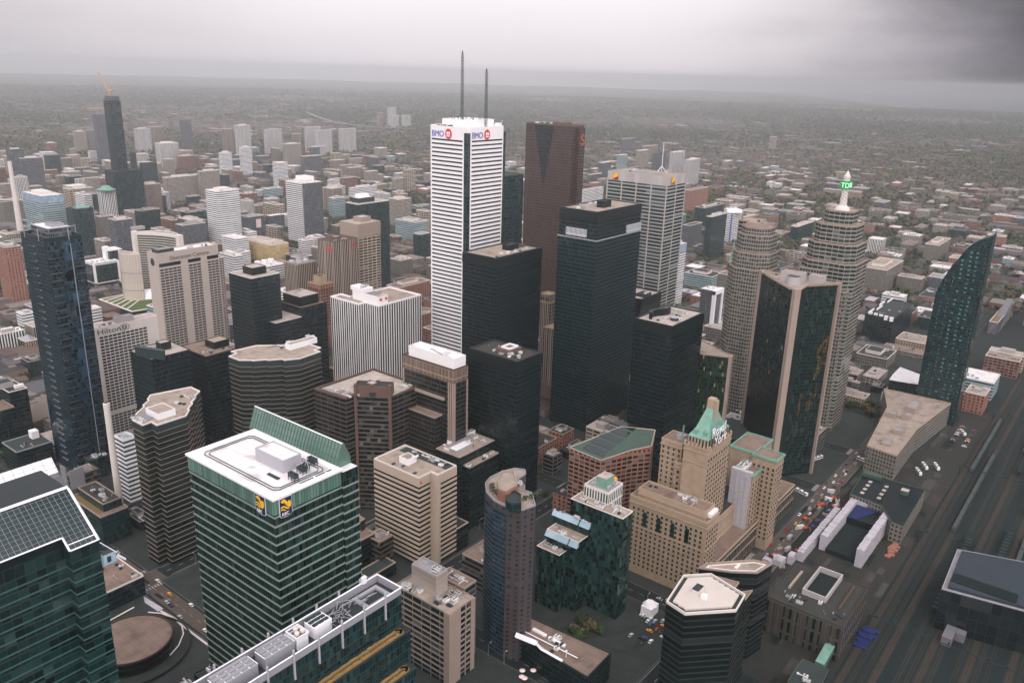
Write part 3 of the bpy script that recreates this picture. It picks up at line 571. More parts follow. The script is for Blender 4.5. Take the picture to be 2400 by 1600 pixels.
# ------------------------------------------------------------------ brown corner tower
p_ = [(388.8,501.4),(391.6,467.3),(401.0,467.1),(419.0,454.1),(417.8,443.5),(452.2,442.5)]; pw, ps, pa, pb_, pc, pe = p_
b = B('office_tower', 'brown granite tower with a square lift shaft rising at its cut corner', [(pw[0], pw[1]), (ps[0], ps[1]), (pa[0], ps[1]), (pb_[0]-1, pc[1]), (pc[0], pc[1]), (pe[0], pc[1]), (pe[0], pw[1])], 100, 'brown_grid', 'gravel_pale', par=1.2, parm='brown_granite', pth=.9)
dx, dy = pb_[0]-1-pa[0], pc[1]-ps[1]; L_ = hypot(dx, dy); dx, dy = dx/L_, dy/L_; nx, ny = dy, -dx
sh = [(pa[0]+nx*1.2, ps[1]+ny*1.2), (pa[0]+nx*1.2+dx*L_, ps[1]+ny*1.2+dy*L_), (pa[0]-nx*11+dx*L_, ps[1]-ny*11+dy*L_), (pa[0]-nx*11, ps[1]-ny*11)]
b.mass(sh, 0, 100, 'brown_bands', 'tar', 'lift_shaft', 'shaft_roof', 0)
b.mass(sh, 100, 108, 'brown_granite', 'tar', 'shaft_top', 'shaft_roof', 1.0, 'brown_granite')
c0 = ((sh[0][0]+sh[2][0])/2, (sh[0][1]+sh[2][1])/2)
for k in (-3, 3): b.box('plant_room', (c0[0]+k-2.6, c0[1]+k*.6-2, c0[0]+k+2.6, c0[1]+k*.6+4), 108, 111, 'brown_granite', 'gravel_pale')
for k in (0, L_): q = MB(); q.obox((sh[0][0]+dx*(k-(1 if k else -1)), sh[0][1]+dy*(k-(1 if k else -1))), (dx, dy), 2.2, 2.6, 0, 110.5); part(b.T, 'corner_pier', q, 'brown_granite')
for i in range(2): at(b.T, 'roof_hatch', UM['hatch'], (c0[0]+nx*6.6+dx*(i*2.6-1.3), c0[1]+ny*6.6+dy*(i*2.6-1.3), 101), (2, 1.4, 3.6), atan2(dy, dx))
b.clutter((b.x0+4, b.y0+18, b.x0+15, b.y1-3), 9, 31); b.clutter((b.x1-16, pc[1]+4, b.x1-4, pc[1]+14), 2, 32)
q = MB(); q.ring(offset(b.p, -2.2), -.25, 100.1, 101); part(b.T, 'roof_track', q, 'rust')
# ------------------------------------------------------------------ brown tower with white penthouse
b = B('office_tower', 'brown columned tower with a long white penthouse before the white striped skyscraper', (445.7,402.5,461.6,458.1), 125, 'brown_glass', 'gravel_brown', par=.8, parm='rust', wallname='curtain_wall')
b.box('white_penthouse', (b.x0+1.5, b.y0+1.0, b.x1-1, b.y1-5), 125, 134, 'white_panel', 'white_roof')
q = MB(); q.prism(offset(b.p, .35), 114, 124.6, 0, None, BAY['brown_slots']); part(b.T, 'louvre_band', q, 'brown_slots')
for y_ in (b.y0, b.y0+2.2, b.y0+4.4, b.y1-1.2): b.box('pier', (b.x0-.9, y_, b.x0, y_+1.2), 0, 114, 'tan_precast')
for x_ in (b.x0, b.x1-1.2): b.box('pier', (x_, b.y0-.9, x_+1.2, b.y0), 0, 114, 'tan_precast')
b.box('ledge', (b.x0-2.2, b.y0+9, b.x0-.2, b.y1-8), 98, 100, 'tan_precast'); b.mass((b.x0-9, b.y0+12, b.x0-.1, b.y1-2), 0, 84, 'brown_glass', 'gravel_brown', parm='tan_precast')
for i in range(5): b.box('vent_slot', (b.x0+2+i*1.1, b.y0+14+i*3.6, b.x0+2.8+i*1.1, b.y0+16.6+i*3.6), 134, 134.25, 'dark_metal')
# ------------------------------------------------------------------ white striped skyscraper
r = (608.7, 533.9, 668.0, 587.0); H1 = 293.0; n_ = 4.7
fp = [(r[0]+n_, r[1]+n_), (r[0]+n_, r[1]), (r[2]-n_, r[1]), (r[2]-n_, r[1]+n_), (r[2], r[1]+n_), (r[2], r[3]-n_), (r[2]-n_, r[3]-n_), (r[2]-n_, r[3]), (r[0]+n_, r[3]), (r[0]+n_, r[3]-n_), (r[0], r[3]-n_), (r[0], r[1]+n_)]
b = B('skyscraper', 'tallest tower, white with dark horizontal stripes and two masts on top', fp, H1, 'white_panel', 'white_roof', cat='skyscraper', par=1.4, parm='white_panel')
for i in range(62):
    z = 280.4-i*4.1
    for nm, bx_ in (('west', (r[0]-.12, r[1]+n_+1.6, r[0], r[3]-n_-1.6)), ('south', (r[0]+n_+1.6, r[1]-.12, r[2]-n_-1.6, r[1]))):
        if i == 0:
            q = MB(); q.box(bx_[0]-r[0], bx_[1]-r[1], 0, bx_[2]-r[0], bx_[3]-r[1], 1.5)
            if nm == 'west': mw_ = q.mesh('window_band', 'glass')
            else: ms_ = q.mesh('window_band', 'glass')
        if i < 50: at(b.T, 'window_band', mw_ if nm == 'west' else ms_, (r[0], r[1], z))
q = MB()
for i in range(50, 68):
    z = 280.4-i*4.1
    q.box(r[0]-.12, r[1]+n_+1.6, z, r[0], r[3]-n_-1.6, z+1.5); q.box(r[0]+n_+1.6, r[1]-.12, z, r[2]-n_-1.6, r[1], z+1.5)
part(b.T, 'window_band', q, 'glass')['kind'] = 'stuff'
q = MB(); q.box(r[0]+.4, r[1]+.4, 0, r[0]+n_+.05, r[1]+n_+.05, 289); part(b.T, 'dark_corner', q, 'dark_green')
q = MB(); q.box(r[2]-n_-.05, r[1]+.4, 0, r[2]-.4, r[1]+n_+.05, 289); part(b.T, 'dark_corner', q, 'dark_green')
b.pent((r[0]+12, r[1]+10, r[2]-8, r[3]-9), 7.0, 'white_panel', 'white_roof')
rd = random.Random(5)
for i in range(16): at(b.T, 'roof_vent', UM['vent'], (rd.uniform(r[0]+14, r[2]-10), rd.uniform(r[1]+12, r[3]-12), H1+7), (1.4, 1.4, rd.uniform(1.5, 4.5)))
for i in range(6): at(b.T, 'roof_hatch', UM['hatch'], (rd.uniform(r[0]+2, r[0]+9), rd.uniform(r[3]-24, r[3]-8), H1), (2.4, 2.4, 2.4))
q = MB(); q.bar((r[2]-4, r[1]+4, H1+1), (r[2]-2, r[1]+4, H1+7), .4); q.box(r[2]-9, r[1]+3, H1+1, r[2]-4, r[1]+8, H1+4); part(b.T, 'window_cradle', q, 'white_steel')
def sgn(T, b, o, d):
    b.text('BMO', o, d, 8.2, 'sign_blue', 'lettering', .92)
    cx, cy, cz = o[0]+d[0]*22.5-(-d[1])*0, o[1]+d[1]*22.5, o[2]+3.1; n = (d[1], -d[0])
    def circ(rr, k): return [(cx+d[0]*rr*cos(2*pi*i/28)+n[0]*k, cy+d[1]*rr*cos(2*pi*i/28)+n[1]*k, cz+1.15*rr*sin(2*pi*i/28)) for i in range(28)]
    def rc(u0, v0, u1, v1, k): return [(cx+d[0]*u+n[0]*k, cy+d[1]*u+n[1]*k, cz+v) for u, v in ((u0, v0), (u1, v0), (u1, v1), (u0, v1))]
    q = MB(); q.face(circ(4.3, .25), 0); q.face(rc(-2.5, -2.6, 2.5, -1.5, .4), 1)
    for u in (-1.25, 1.25): q.face(rc(u-1.05, -.8, u+1.05, 1.2, .4), 1); q.face([(cx+d[0]*(u+1.05*cos(pi*i/10))+n[0]*.4, cy+d[1]*(u+1.05*cos(pi*i/10))+n[1]*.4, cz+1.2+1.0*sin(pi*i/10)) for i in range(11)], 1)
    part(T, 'roundel', q, ['sign_red', 'sign_white'])
sgn(b.T, b, (r[0]-.3, r[3]-n_-1.6, 284.0), (0, -1)); sgn(b.T, b, (r[0]+n_+1.5, r[1]-.3, 283.8), (1, 0))
def mast(T, x, y, z0, z1, w):
    q = MB(); n = int((z1-z0)/(w*1.5)); h = w/2
    for sx in (-h, h):
        for sy in (-h, h): q.bar((x+sx, y+sy, z0), (x+sx*.7, y+sy*.7, z1), .34)
    for i in range(n):
        a, c = z0+(z1-z0)*i/n, z0+(z1-z0)*(i+1)/n; s_ = 1 if i % 2 else -1
        q.bar((x-h*s_, y-h, a), (x+h*s_, y-h, c), .26); q.bar((x-h, y+h*s_, a), (x-h, y-h*s_, c), .26); q.bar((x-h, y-h, a), (x+h, y-h, a), .35); q.bar((x-h, y-h, a), (x-h, y+h, a), .35)
    q.cyl(x, y, z1, z1+3, .8, .5, n=8); part(T, 'mast', q, 'dark_metal')
mast(b.T, 630, 560, 300, 361, 2.0)
mast(b.T, 641, 538.5, 294, 345.5, 2.0)
# ------------------------------------------------------------------ black steel towers
def mies(label, r, h, fac='black_mies', roof='gravel'):
    b = B('office_tower', label, r, h, fac, roof, par=1.0, parm='black_steel', pth=1.1, wallname='curtain_wall')
    q = MB(); q.ring(b.p, .25, h-9, h-.3); part(b.T, 'louvre_band', q, 'black_steel'); return b
b = mies('black steel tower standing against the lower half of the white striped skyscraper', (572.6,465.7,643.0,507.0), 183); TDB = b
b.pent((b.x0+38, b.y0+15, b.x0+52, b.y0+24), 5, 'black_steel', 'tar'); b.pent((b.x0+52, b.y0+17, b.x0+66, b.y0+22), 2, 'brown_granite', 'tar', 'duct_house'); b.clutter((b.x0+4, b.y0+4, b.x1-6, b.y0+14), 7, 41)
q = MB()
for i in range(24):
    t = b.x0+3+i*(b.x1-b.x0-6)/23; q.bar((t, b.y0+.4, 184), (t, b.y0+2.6, 184), .5)
part(b.T, 'cradle_rail', q, 'rust')
b = mies('tallest black steel tower, its windowless crown ringed by a white louvred ledge', (654.0,410.8,735.1,454.2), 223, 'black_plain')
q = MB(); q.prism(offset(b.p, .7), 0, 196, 0, None, BAY['td_lines']); part(b.T, 'lined_wall', q, 'td_lines')
q = MB(); q.ring(offset(b.p, .7), .5, 196, 197.2); part(b.T, 'white_ledge', q, 'louvre')
q = MB(); q.prism(R4(b.x0-1.3, b.y0+11, b.x0-.2, b.y1-9), 198.4, 206, 0, 0, BAY['louvre_white']); part(b.T, 'louvre_panel', q, 'louvre_white')
q = MB(); q.prism(R4(b.x1-28, b.y0-1.3, b.x1, b.y0-.2), 197.4, 205, 0, 0, BAY['louvre_white']); part(b.T, 'louvre_panel', q, 'louvre_white')
b.pent((b.x0+30, b.y0+13, b.x0+44, b.y0+21), 6, 'black_steel', 'tar'); b.clutter((b.x0+5, b.y0+22, b.x1-8, b.y1-3), 8, 42)
b = mies('wide black tower with a sunlit tan roof and curved dark screen, right of centre', (580.6,287.7,637.8,323.0), 154, roof='gravel_pale')
q = MB(); pp = [(b.x0+8+i*4.6, b.y1-12+3.2*sin(i*.9)) for i in range(9)]
for i in range(8): q.prism(ccw([pp[i], pp[i+1], (pp[i+1][0], pp[i+1][1]+3), (pp[i][0], pp[i][1]+3)]), 154, 160, 0, 0)
part(b.T, 'curved_screen', q, 'black_steel'); b.clutter((b.x0+5, b.y0+4, b.x1-8, b.y0+20), 8, 43); q = MB(); q.cyl(b.x0+20, b.y0+9, 154, 156.4, 3.6, n=18, top=1); part(b.T, 'cooling_tower', q, ['dark_metal', 'grey_metal'])
b = mies('black tower with a cluttered brown roof in the dark middle of the cluster', (475.3,363.3,507.1,413.5), 133, 'black_mies', 'gravel_dark')
b.pent((b.x0+10, b.y0+16, b.x0+26, b.y0+30), 3, 'brown_granite', 'gravel_brown'); b.clutter((b.x0+4, b.y0+4, b.x1-4, b.y1-6), 14, 44, 133); q = MB(); q.ring(R4(b.x0+13, b.y0+18, b.x0+24, b.y0+27), -.8, 136.2, 137.6); part(b.T, 'pipe_loop', q, 'white_steel'); q = MB(); q.ring(offset(b.p, -2), -.5, 133.1, 133.8); part(b.T, 'roof_track', q, 'rust')
b = mies('low black tower with a half tan roof in front of the steel banded skyscraper', (775.9,425.3,821.6,459.3), 112, roof='gravel_pale'); b.pent((b.x0+12, b.y0+3, b.x0+28, b.y0+14), 2.5, 'dark_metal', 'tar'); b.clutter((b.x0+13, b.y0+4, b.x0+27, b.y0+13), 5, 45, 114.5)
# old stone tower in the slot between the black towers
b = B('office_tower', 'slender old stone tower seen in the gap between two black towers', (720.4,508.9,732.8,520.9), 112, 'tan_piers2', 'stone', par=1.6, parm='stone', wallname='stone_wall')
b.box('cornice', (b.x0-.6, b.y0-.6, b.x1+.6, b.y1+.6), 103, 104.6, 'stone'); b.windows([((b.x0, b.y1), (b.x0, b.y0), 104.8, 110, 7, 1, .45, .6), ((b.x0, b.y0), (b.x1, b.y0), 60, 103, 3, 10, .4, .5)]); b.mass((b.x0-10, b.y0-14, b.x1, b.y0), 0, 78, 'tan_piers2', 'stone', parm='stone')
# ------------------------------------------------------------------ brown-red skyscraper
p_ = [(940.6,710.3),(926.3,631.1),(945.6,632.9),(929.9,617.5)]; hs = 280
p0, p1 = p_[0], p_[1]
b = B('skyscraper', 'dark red granite skyscraper with a deep stepped notch below its top', (p1[0]-2, p1[1]-4, p1[0]+25, p0[1]-6), hs, 'scotia', 'brown_granite', cat='skyscraper', par=1.2, parm='brown_granite')
xw = b.x0; L_ = b.y1-b.y0
for i in range(9):                       # the stepped glazed notch in the west wall, narrowing downwards
    f0, f1 = .20+i*.028, .60-i*.022; b.box('glazed_notch', (xw-.2, b.y1-f1*L_, xw, b.y1-f0*L_), hs-9.6*(i+1)-1, hs-9.6*i-1, 'scotia_dark')
q = MB(); q.prism(R4(b.x0+8, b.y0-6, b.x1-6, b.y0), 0, hs-2, 0, 0, BAY['scotia']); part(b.T, 'south_bay', q, 'scotia')
b.pent((b.x0+10, b.y0+18, b.x0+24, b.y0+40), 3, 'brown_granite', 'gravel_brown'); b.clutter((b.x0+3, b.y0+20, b.x1-3, b.y1-4), 12, 51)
b.text('S', (b.x0+10.2, b.y0-6.3, hs-24), (1, 0), 20, 'orange_paint', 'sign', 1.1)
# dark green slab behind the striped skyscraper
b = B('office_tower', 'dark green glass slab peeping out behind the right edge of the striped skyscraper', (742, 596, 780, 640), 232, 'dark_green', 'tar', par=.6, parm='dark_metal')
# ------------------------------------------------------------------ steel banded tower with orange signs
b = B('skyscraper', 'steel grey banded tower with small orange square signs and a slim rooftop mast', (836.7,437.4,881.3,514.9), 239, 'steel_bands', 'gravel', cat='skyscraper', par=1.0, parm='grey_concrete')
q = MB(); q.prism(offset(b.p, .3), 229.5, 239.6, 0, None, BAY['steel_plain']); part(b.T, 'crown_panels', q, 'steel_plain')
b.piers(*b.west(), 5, 1.5, .55, 0, 229.5, 'taupe_concrete'); b.piers(*b.south(), 3, 1.3, .55, 0, 229.5, 'taupe_concrete')
def bank_sign(T, o, d, s):
    n = (d[1], -d[0])
    def P(u, v, k): return (o[0]+d[0]*u*s+n[0]*k, o[1]+d[1]*u*s+n[1]*k, o[2]+v*s)
    q = MB(); q.face([P(0, 0, .5), P(1, 0, .5), P(1, 1, .5), P(0, 1, .5)], 0); q.face([P(0, .25, .6), P(1, .62, .6), P(1, 1, .6), P(0, 1, .6)], 1); q.face([P(0, .05, .65), P(1, .5, .65), P(1, .66, .65), P(0, .27, .65)], 2); q.face([P(.08, .76, .68), P(.2, .76, .68), P(.2, .92, .68), P(.08, .92, .68)], 0)
    part(T, 'bank_sign', q, ['sign_maroon', 'sign_yellow', 'sign_orange'])
bank_sign(b.T, (b.x0-.3, b.y1-7, 230.5), (0, -1), 7.5); bank_sign(b.T, (b.x0+9, b.y0-.3, 230.5), (1, 0), 7.5)
b.pent((b.x0+8, b.y0+20, b.x0+24, b.y0+46), 3, 'grey_concrete', 'gravel'); b.clutter((b.x0+4, b.y0+6, b.x1-4, b.y1-6), 8, 61)
mx, my = b.x0+26, b.y0+22; q = MB(); q.bar((mx, my, 246), (mx, my, 275), .5); q.bar((mx-6, my+4, 239), (mx, my, 248), .7); q.bar((mx+6, my-4, 239), (mx, my, 248), .7); q.bar((mx, my, 239), (mx, my, 249), .5); part(b.T, 'mast', q, 'white_steel')
# ------------------------------------------------------------------ white piered tower with red signs, and its neighbours
r = (520.1,595.7,588.0,637.9)
xm = r[0]+13.5
b = B('office_tower', 'white and black pinstriped tower with two red flag signs on its penthouse', [(r[0], r[1]), (r[0]+9, r[1]), (r[0]+9, r[1]-19), (r[2], r[1]-19), (r[2], r[3]-14), (r[0]+14, r[3]-14), (r[0]+14, r[3]), (r[0], r[3])], 125, 'white_piers', 'gravel', par=1.6, parm='white_panel', pth=1.0)
b.box('white_penthouse', (r[0]+12, r[1]-15, r[0]+25, r[3]-20), 125, 134, 'white_panel', 'gravel_pale')
q = MB(); q.box(r[0]+13, r[1]-8, 134, r[0]+24, r[1]+2, 134.4, 0); q.box(r[0]+12.8, r[1]+5, 134, r[0]+24, r[1]+26, 138, 1); part(b.T, 'plant_deck', q, ['louvre', 'white_panel'])
for x_, y_, d in ((r[0]+14, r[1]-15.3, (1, 0)), (r[0]+21, r[1]-15.3, (1, 0))):
    q = MB(); q.face([(x_, y_, 129.5), (x_+3, y_, 128.7), (x_+3, y_, 131.6), (x_+1.6, y_, 131.2), (x_, y_, 132.4)]); part(b.T, 'flag_sign', q, 'sign_red')
b.clutter((r[0]+13, r[1]+8, r[0]+24, r[3]-22), 8, 71, 138); q = MB(); q.ring(b.p, -.9, 126.4, 126.8); 
b = B('office_tower', 'black tower with a small box penthouse and pale roof edge, left of the pinstriped tower', (452.3,671.7,485.6,708.5), 150, 'black_plain', 'gravel_pale', par=.5, parm='pale_concrete', wallname='curtain_wall')
b.pent((b.x0+9, b.y0+10, b.x0+25, b.y0+26), 7, 'black_steel', 'gravel_pale')
r = (504.8,663.6,535.7,698.4)
b = B('office_tower', 'black tower stepping down in front of its taller twin, with a cream roof slab', (r[0]-2, r[1], r[2], r[3]), 112, 'black_plain', 'gravel_brown', par=.6, parm='rust')
b.box('upper_storey', (r[0]+1, r[1]+5, r[2]-6, r[3]-2), 112, 122, 'black_steel', 'gravel_pale'); b.clutter((r[0]+3, r[1]+18, r[2]-8, r[3]-4), 4, 72, 122); b.mass((r[0]-34, r[1]-1, r[0]-2.1, r[1]+34), 0, 103, 'black_plain', 'gravel_pale', parm='pale_concrete', par=.3)
b = B('office_tower', 'tan vertical striped block with a grey cluttered roof behind the black twin', (651.4,862.9,683.3,890.0), 100, 'tan_piers', 'grey_roof', par=1.2, parm='tan_precast'); b.clutter((b.x0+3, b.y0+3, b.x1-3, b.y1-3), 12, 73, big=1.6)
b = B('office_tower', 'tan vertical striped tower with a red-brown roof and a red sign near its top', (679.0,822.8,720.3,854.1), 132, 'tan_piers', 'rust', par=.9, parm='brown_granite'); b.pent((b.x0+14, b.y0+12, b.x0+24, b.y0+24), 3, 'brown_granite', 'gravel'); b.clutter((b.x0+3, b.y0+3, b.x1-3, b.y0+11), 5, 74)
q = MB(); q.box(b.x0-.4, b.y0+2, 120, b.x0-.2, b.y0+12, 124); part(b.T, 'sign_board', q, 'sign_red'); q = MB(); q.box(b.x1-12, b.y0-.4, 123, b.x1-3, b.y0-.2, 126); part(b.T, 'sign_board', q, 'letters_red')
b = B('office_tower', 'beige framed tower with a blank concrete crown and box penthouse', (736.4,839.3,775.9,875.7), 146, 'tan_frame', 'gravel_pale', par=.6, parm='beige_concrete')
q = MB(); q.ring(b.p, .6, 128, 146.3); part(b.T, 'blank_crown', q, 'tan_precast'); b.pent((b.x0+14, b.y0+10, b.x0+32, b.y0+26), 6, 'tan_precast', 'gravel_pale')
b = B('office_tower', 'broad dark grey glass tower behind the beige framed tower', (852.6,970.3,917.8,999.3), 145, 'dark_green', 'gravel_pale', par=1.0, parm='pale_concrete'); b.pent((b.x0+12, b.y0+12, b.x1-20, b.y0+34), 7, 'dark_metal', 'white_roof'); b.pent((b.x0+24, b.y0+20, b.x1-24, b.y0+34), 4, 'white_panel', 'white_roof', 'plant_room', 152)
b = B('office_tower', 'small ornate yellow stone tower tucked behind the pinstriped tower', (641.7,806.1,662.6,829.7), 85, 'brick_small', 'gravel_brown', par=1.0, parm='stone', wallname='stone_wall'); b.mass((b.x0+4, b.y0+6, b.x1-6, b.y1-6), 85, 94, 'stone', 'gravel_dark', 'attic')
b.windows([((b.x0, b.y1), (b.x0, b.y0), 30, 80, 8, 12, .5, .55), ((b.x0, b.y0), (b.x1, b.y0), 30, 80, 8, 12, .5, .55)], 60)
# ------------------------------------------------------------------ twin stone and green glass towers with setbacks
def setback(label, cx, cy, tiers, fac, name='skyscraper', rot=0):
    """tiers: (half width x, half width y, chamfer, z0, z1)"""
    def oct_(a, c, k): return [(cx-a+k, cy-c), (cx+a-k, cy-c), (cx+a, cy-c+k), (cx+a, cy+c-k), (cx+a-k, cy+c), (cx-a+k, cy+c), (cx-a, cy+c-k), (cx-a, cy-c+k)]
    a, c, k, z0, z1 = tiers[0]; b = B(name, label, oct_(a, c, k), z1, fac, 'tan_precast', cat='skyscraper', par=1.2, parm='tan_precast')
    for a, c, k, z0, z1 in tiers[1:]: b.mass(oct_(a, c, k), z0, z1, fac, 'tan_precast', 'setback_tier', parm='tan_precast', par=1.2)
    return b
TX, TY = 845, 247
b = setback('stepped stone and green glass skyscraper with a white spire carrying a green sign', TX, TY, ((26, 27, 9, 0, 176), (23.5, 24, 9, 176, 194), (19.5, 20, 8, 194, 212), (13.5, 14, 6, 212, 225)), 'bce')
b.mass((TX-29, TY+2, TX-12, TY+24), 0, 168, 'bce_grid', 'tan_precast', 'side_bay', parm='tan_precast'); b.mass((TX-29, TY-24, TX-12, TY-4), 0, 150, 'bce_grid', 'tan_precast', 'side_bay', parm='tan_precast')
q = MB(); q.cyl(TX, TY, 225, 227.5, 7.4, 6.4, n=12); q.cyl(TX, TY, 227.5, 229.5, 6, 4.0, n=12); q.cyl(TX, TY, 229.5, 246, 3.6, 3.0, n=10); q.cyl(TX, TY, 253.4, 256, 2.9, n=10); q.cyl(TX, TY, 256, 258, 3.3, n=10); q.cyl(TX, TY, 258, 261.6, 3.1, 1.2, n=10); q.cyl(TX, TY, 261.6, 264, 1.2, .1, n=8)
sp_ = part(b.T, 'spire', q, 'pale_concrete')
for i in range(9):
    z = 230.6+i*1.7; a_ = (i % 2)*pi/5
    for k in range(5): q = MB(); an = a_+k*2*pi/5; q.obox((TX+3.5*cos(an), TY+3.5*sin(an)), (cos(an), sin(an)), .3, .8, z, z+.7); part(sp_, 'porthole', q, 'dark_metal')
q = MB()
for an in range(4): q.obox((TX+3.9*cos(an*pi/2), TY+3.9*sin(an*pi/2)), (cos(an*pi/2), sin(an*pi/2)), .6, 8.0, 246, 253.4)
sg = part(b.T, 'green_sign', q, 'sign_green')
b.text('TD', (TX-4.35, TY+3.4, 247.2), (0, -1), 6.8, 'sign_glow', 'lettering', .9, sg); b.text('TD', (TX-3.4, TY-4.35, 247.2), (1, 0), 6.8, 'sign_glow', 'lettering', .9, sg)
b = setback('curved stone and green glass tower of stacked drums beside the spired one', 815, 318, ((24, 22, 11, 0, 162), (21.5, 20, 10, 162, 178), (18.5, 17.5, 9, 178, 196), (15, 15, 8, 196, 203)), 'bce_grid')
b.mass((824, 322, 846, 344), 0, 205, 'bce', 'tan_precast', 'rear_bay', parm='tan_precast'); b.pent((806, 310, 822, 328), 4, 'tan_precast', 'tan_precast', z=203); b.clutter((806, 310, 822, 328), 4, 77, 207.5)
# ------------------------------------------------------------------ gold mirrored towers
def column(T, pts, z, m='tan_precast'):
    q = MB(); q.prism(ccw(pts), 0, z, 0, 0); part(T, 'stone_column', q, m)
b = B('skyscraper', 'triangular dark gold mirrored tower with three stone corner columns', [(670, 219.5), (692, 221), (717, 203), (719, 206), (719.3, 269.5), (716, 273), (669, 226.4), (666.6, 223.4)], 180, 'gold_mirror', 'gravel', cat='skyscraper', par=1.2, parm='tan_precast', wallname='mirrored_wall')
column(b.T, [(665.6, 222), (669.8, 218.6), (671.6, 221.4), (668.2, 225.6)], 181.3); column(b.T, [(713.2, 270.2), (716, 268.8), (719.8, 271), (716.5, 274.4)], 181.3); column(b.T, [(715.5, 201), (719, 201), (720, 206), (717, 206)], 181.3)
q = MB(); n_ = 22
for k in range(2):
    A_, C_ = ((692, 221), (717, 203)) if k else ((714, 271), (670, 227.4))
    for i in range(n_):
        t = (i+.5)/n_; x = A_[0]+(C_[0]-A_[0])*t; y = A_[1]+(C_[1]-A_[1])*t; q.box(x-.7, y-.7, 179.5, x+.7, y+.7, 181.4)
part(b.T, 'sawtooth_edge', q, 'tan_precast'); b.mass((693, 228, 706, 246), 180, 188, 'grey_concrete', 'gravel', 'plant_room', parm='grey_concrete', par=.5); b.mass((707, 214, 716, 226), 180, 186, 'grey_concrete', 'gravel', 'plant_room', parm='grey_concrete', par=.5)
q = MB(); q.cyl(690, 233, 180, 187, 6, 5.2, n=20, top=1); part(b.T, 'cooling_tower', q, ['grey_concrete', 'dark_metal']); b.clutter((700, 250, 716, 268), 4, 81)
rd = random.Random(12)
for i in range(84):                              # amber reflection painted as gold-coloured panes, in slanting patches of the south wall
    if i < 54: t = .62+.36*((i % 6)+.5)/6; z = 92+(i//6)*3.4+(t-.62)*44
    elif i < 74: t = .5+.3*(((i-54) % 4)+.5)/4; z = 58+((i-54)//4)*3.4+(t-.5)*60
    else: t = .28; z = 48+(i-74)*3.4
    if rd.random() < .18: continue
    x, y = 692+25*t, 221-18*t; q = MB(); q.obox((x-.06, y-.1), (.81, -.58), 1.5, .2, z, z+2.7); part(b.T, 'painted_reflection', q, 'painted_reflection')
r_ = (660.1,268.5)
b = B('office_tower', 'smaller gold mirrored tower with one stone column, right of the wide black tower', [(r_[0], r_[1]), (r_[0]+8, r_[1]+6), (r_[0]+40, r_[1]+62), (r_[0]-22, r_[1]+56)], 112, 'gold_lit', 'gravel', par=1.0, parm='tan_precast', wallname='mirrored_wall')
column(b.T, [(r_[0]-.5, r_[1]-1.2), (r_[0]+6.6, r_[1]+.5), (r_[0]+7.4, r_[1]+4.5), (r_[0]-1.2, r_[1]+1.6)], 113.1); b.clutter((r_[0]-8, r_[1]+26, r_[0]+10, r_[1]+50), 5, 82)
q = MB(); q.prism([(690, 262), (745, 208), (752, 236), (712, 290)], 0, 32, 0, 1); hall = B('banking_hall', 'low dark atrium roof with rows of lit round lamps between the gold towers', [(672, 240), (700, 238), (724, 262), (716, 300), (680, 300)], 30, 'gold_mirror', 'tar', cat='atrium', par=.5, parm='dark_metal')
LP = (743.3,289.8); LQ = (729.3,269.0); LR_ = (742.8,282.1)
for i in range(5):
    for j in range(3):
        q = MB(); x = LP[0]+(LQ[0]-LP[0])*i/4+(LR_[0]-LP[0])*j*.5; y = LP[1]+(LQ[1]-LP[1])*i/4+(LR_[1]-LP[1])*j*.5; q.cyl(x, y, 30.05, 30.5, .8, n=10); part(hall.T, 'lamp', q, 'sign_white')
# ------------------------------------------------------------------ beige ribbon tower
P_ = [(371.9,415.3),(372.7,369.1),(384.8,369.6),(385.4,362.3),(404.5,363.1)]; a_, c_, d_, e_, f_ = P_
x0, y0 = c_; x1 = d_[0]; y1 = e_[1]; x2 = f_[0]; yn = a_[1]
b = B('office_tower', 'beige tower ringed by dark ribbon windows with one smooth concrete shaft', [(x0, y0), (x1, y0), (x1, y1), (x2, y1), (x2, yn), (x0, yn)], 72, 'glass', 'gravel', par=1.1, parm='pale_concrete', wallname='window_core')
q = MB(); q.ring(b.p, .25, 65.2, 72.1); part(b.T, 'fascia', q, 'beige_concrete'); b.bands(16, 63.6, 3.95, 1.95, 'beige_concrete', .3, name='spandrel_band')
q = MB(); q.box(x1-.8, y1-.8, 0, x1+2.0, y0+1.0, 72.6); part(b.T, 'lift_shaft', q, 'beige_concrete'); b.pent((x0+9, y0+20, x0+18, y0+29), 4.5, 'white_panel', 'gravel'); b.box('stair_head', (x0+15, y0+18.5, x0+18.4, y0+22), 76.5, 78.6, 'white_panel', 'dark_metal')
q = MB(); q.box(x2-9, y1+2, 72, x2-1, yn-3, 72.3); part(b.T, 'plant_deck', q, 'tar'); b.clutter((x2-9, y1+3, x2-1, yn-12), 9, 91)
for xx, yy in ((x0+4, y0+30), (x0+6, y0+22), (x0+4, y0+8)): at(b.T, 'roof_hatch', UM['hatch'], (xx, yy, 72), (2.6, 1.8, .8))
q = MB(); q.cyl(0, 0, 0, .3, 1.0, n=14); qq = MB(); qq.face([(x0+1.6+.9*cos(2*pi*i/14), y0-.5, 68.6+1.3*sin(2*pi*i/14)) for i in range(14)]); part(b.T, 'logo', qq, 'sign_red')
b.mass((x2+.2, y1-1, x2+13, y1+14), 0, 20, 'sun_bands', 'gravel_dark', parm='beige_concrete', par=.9)
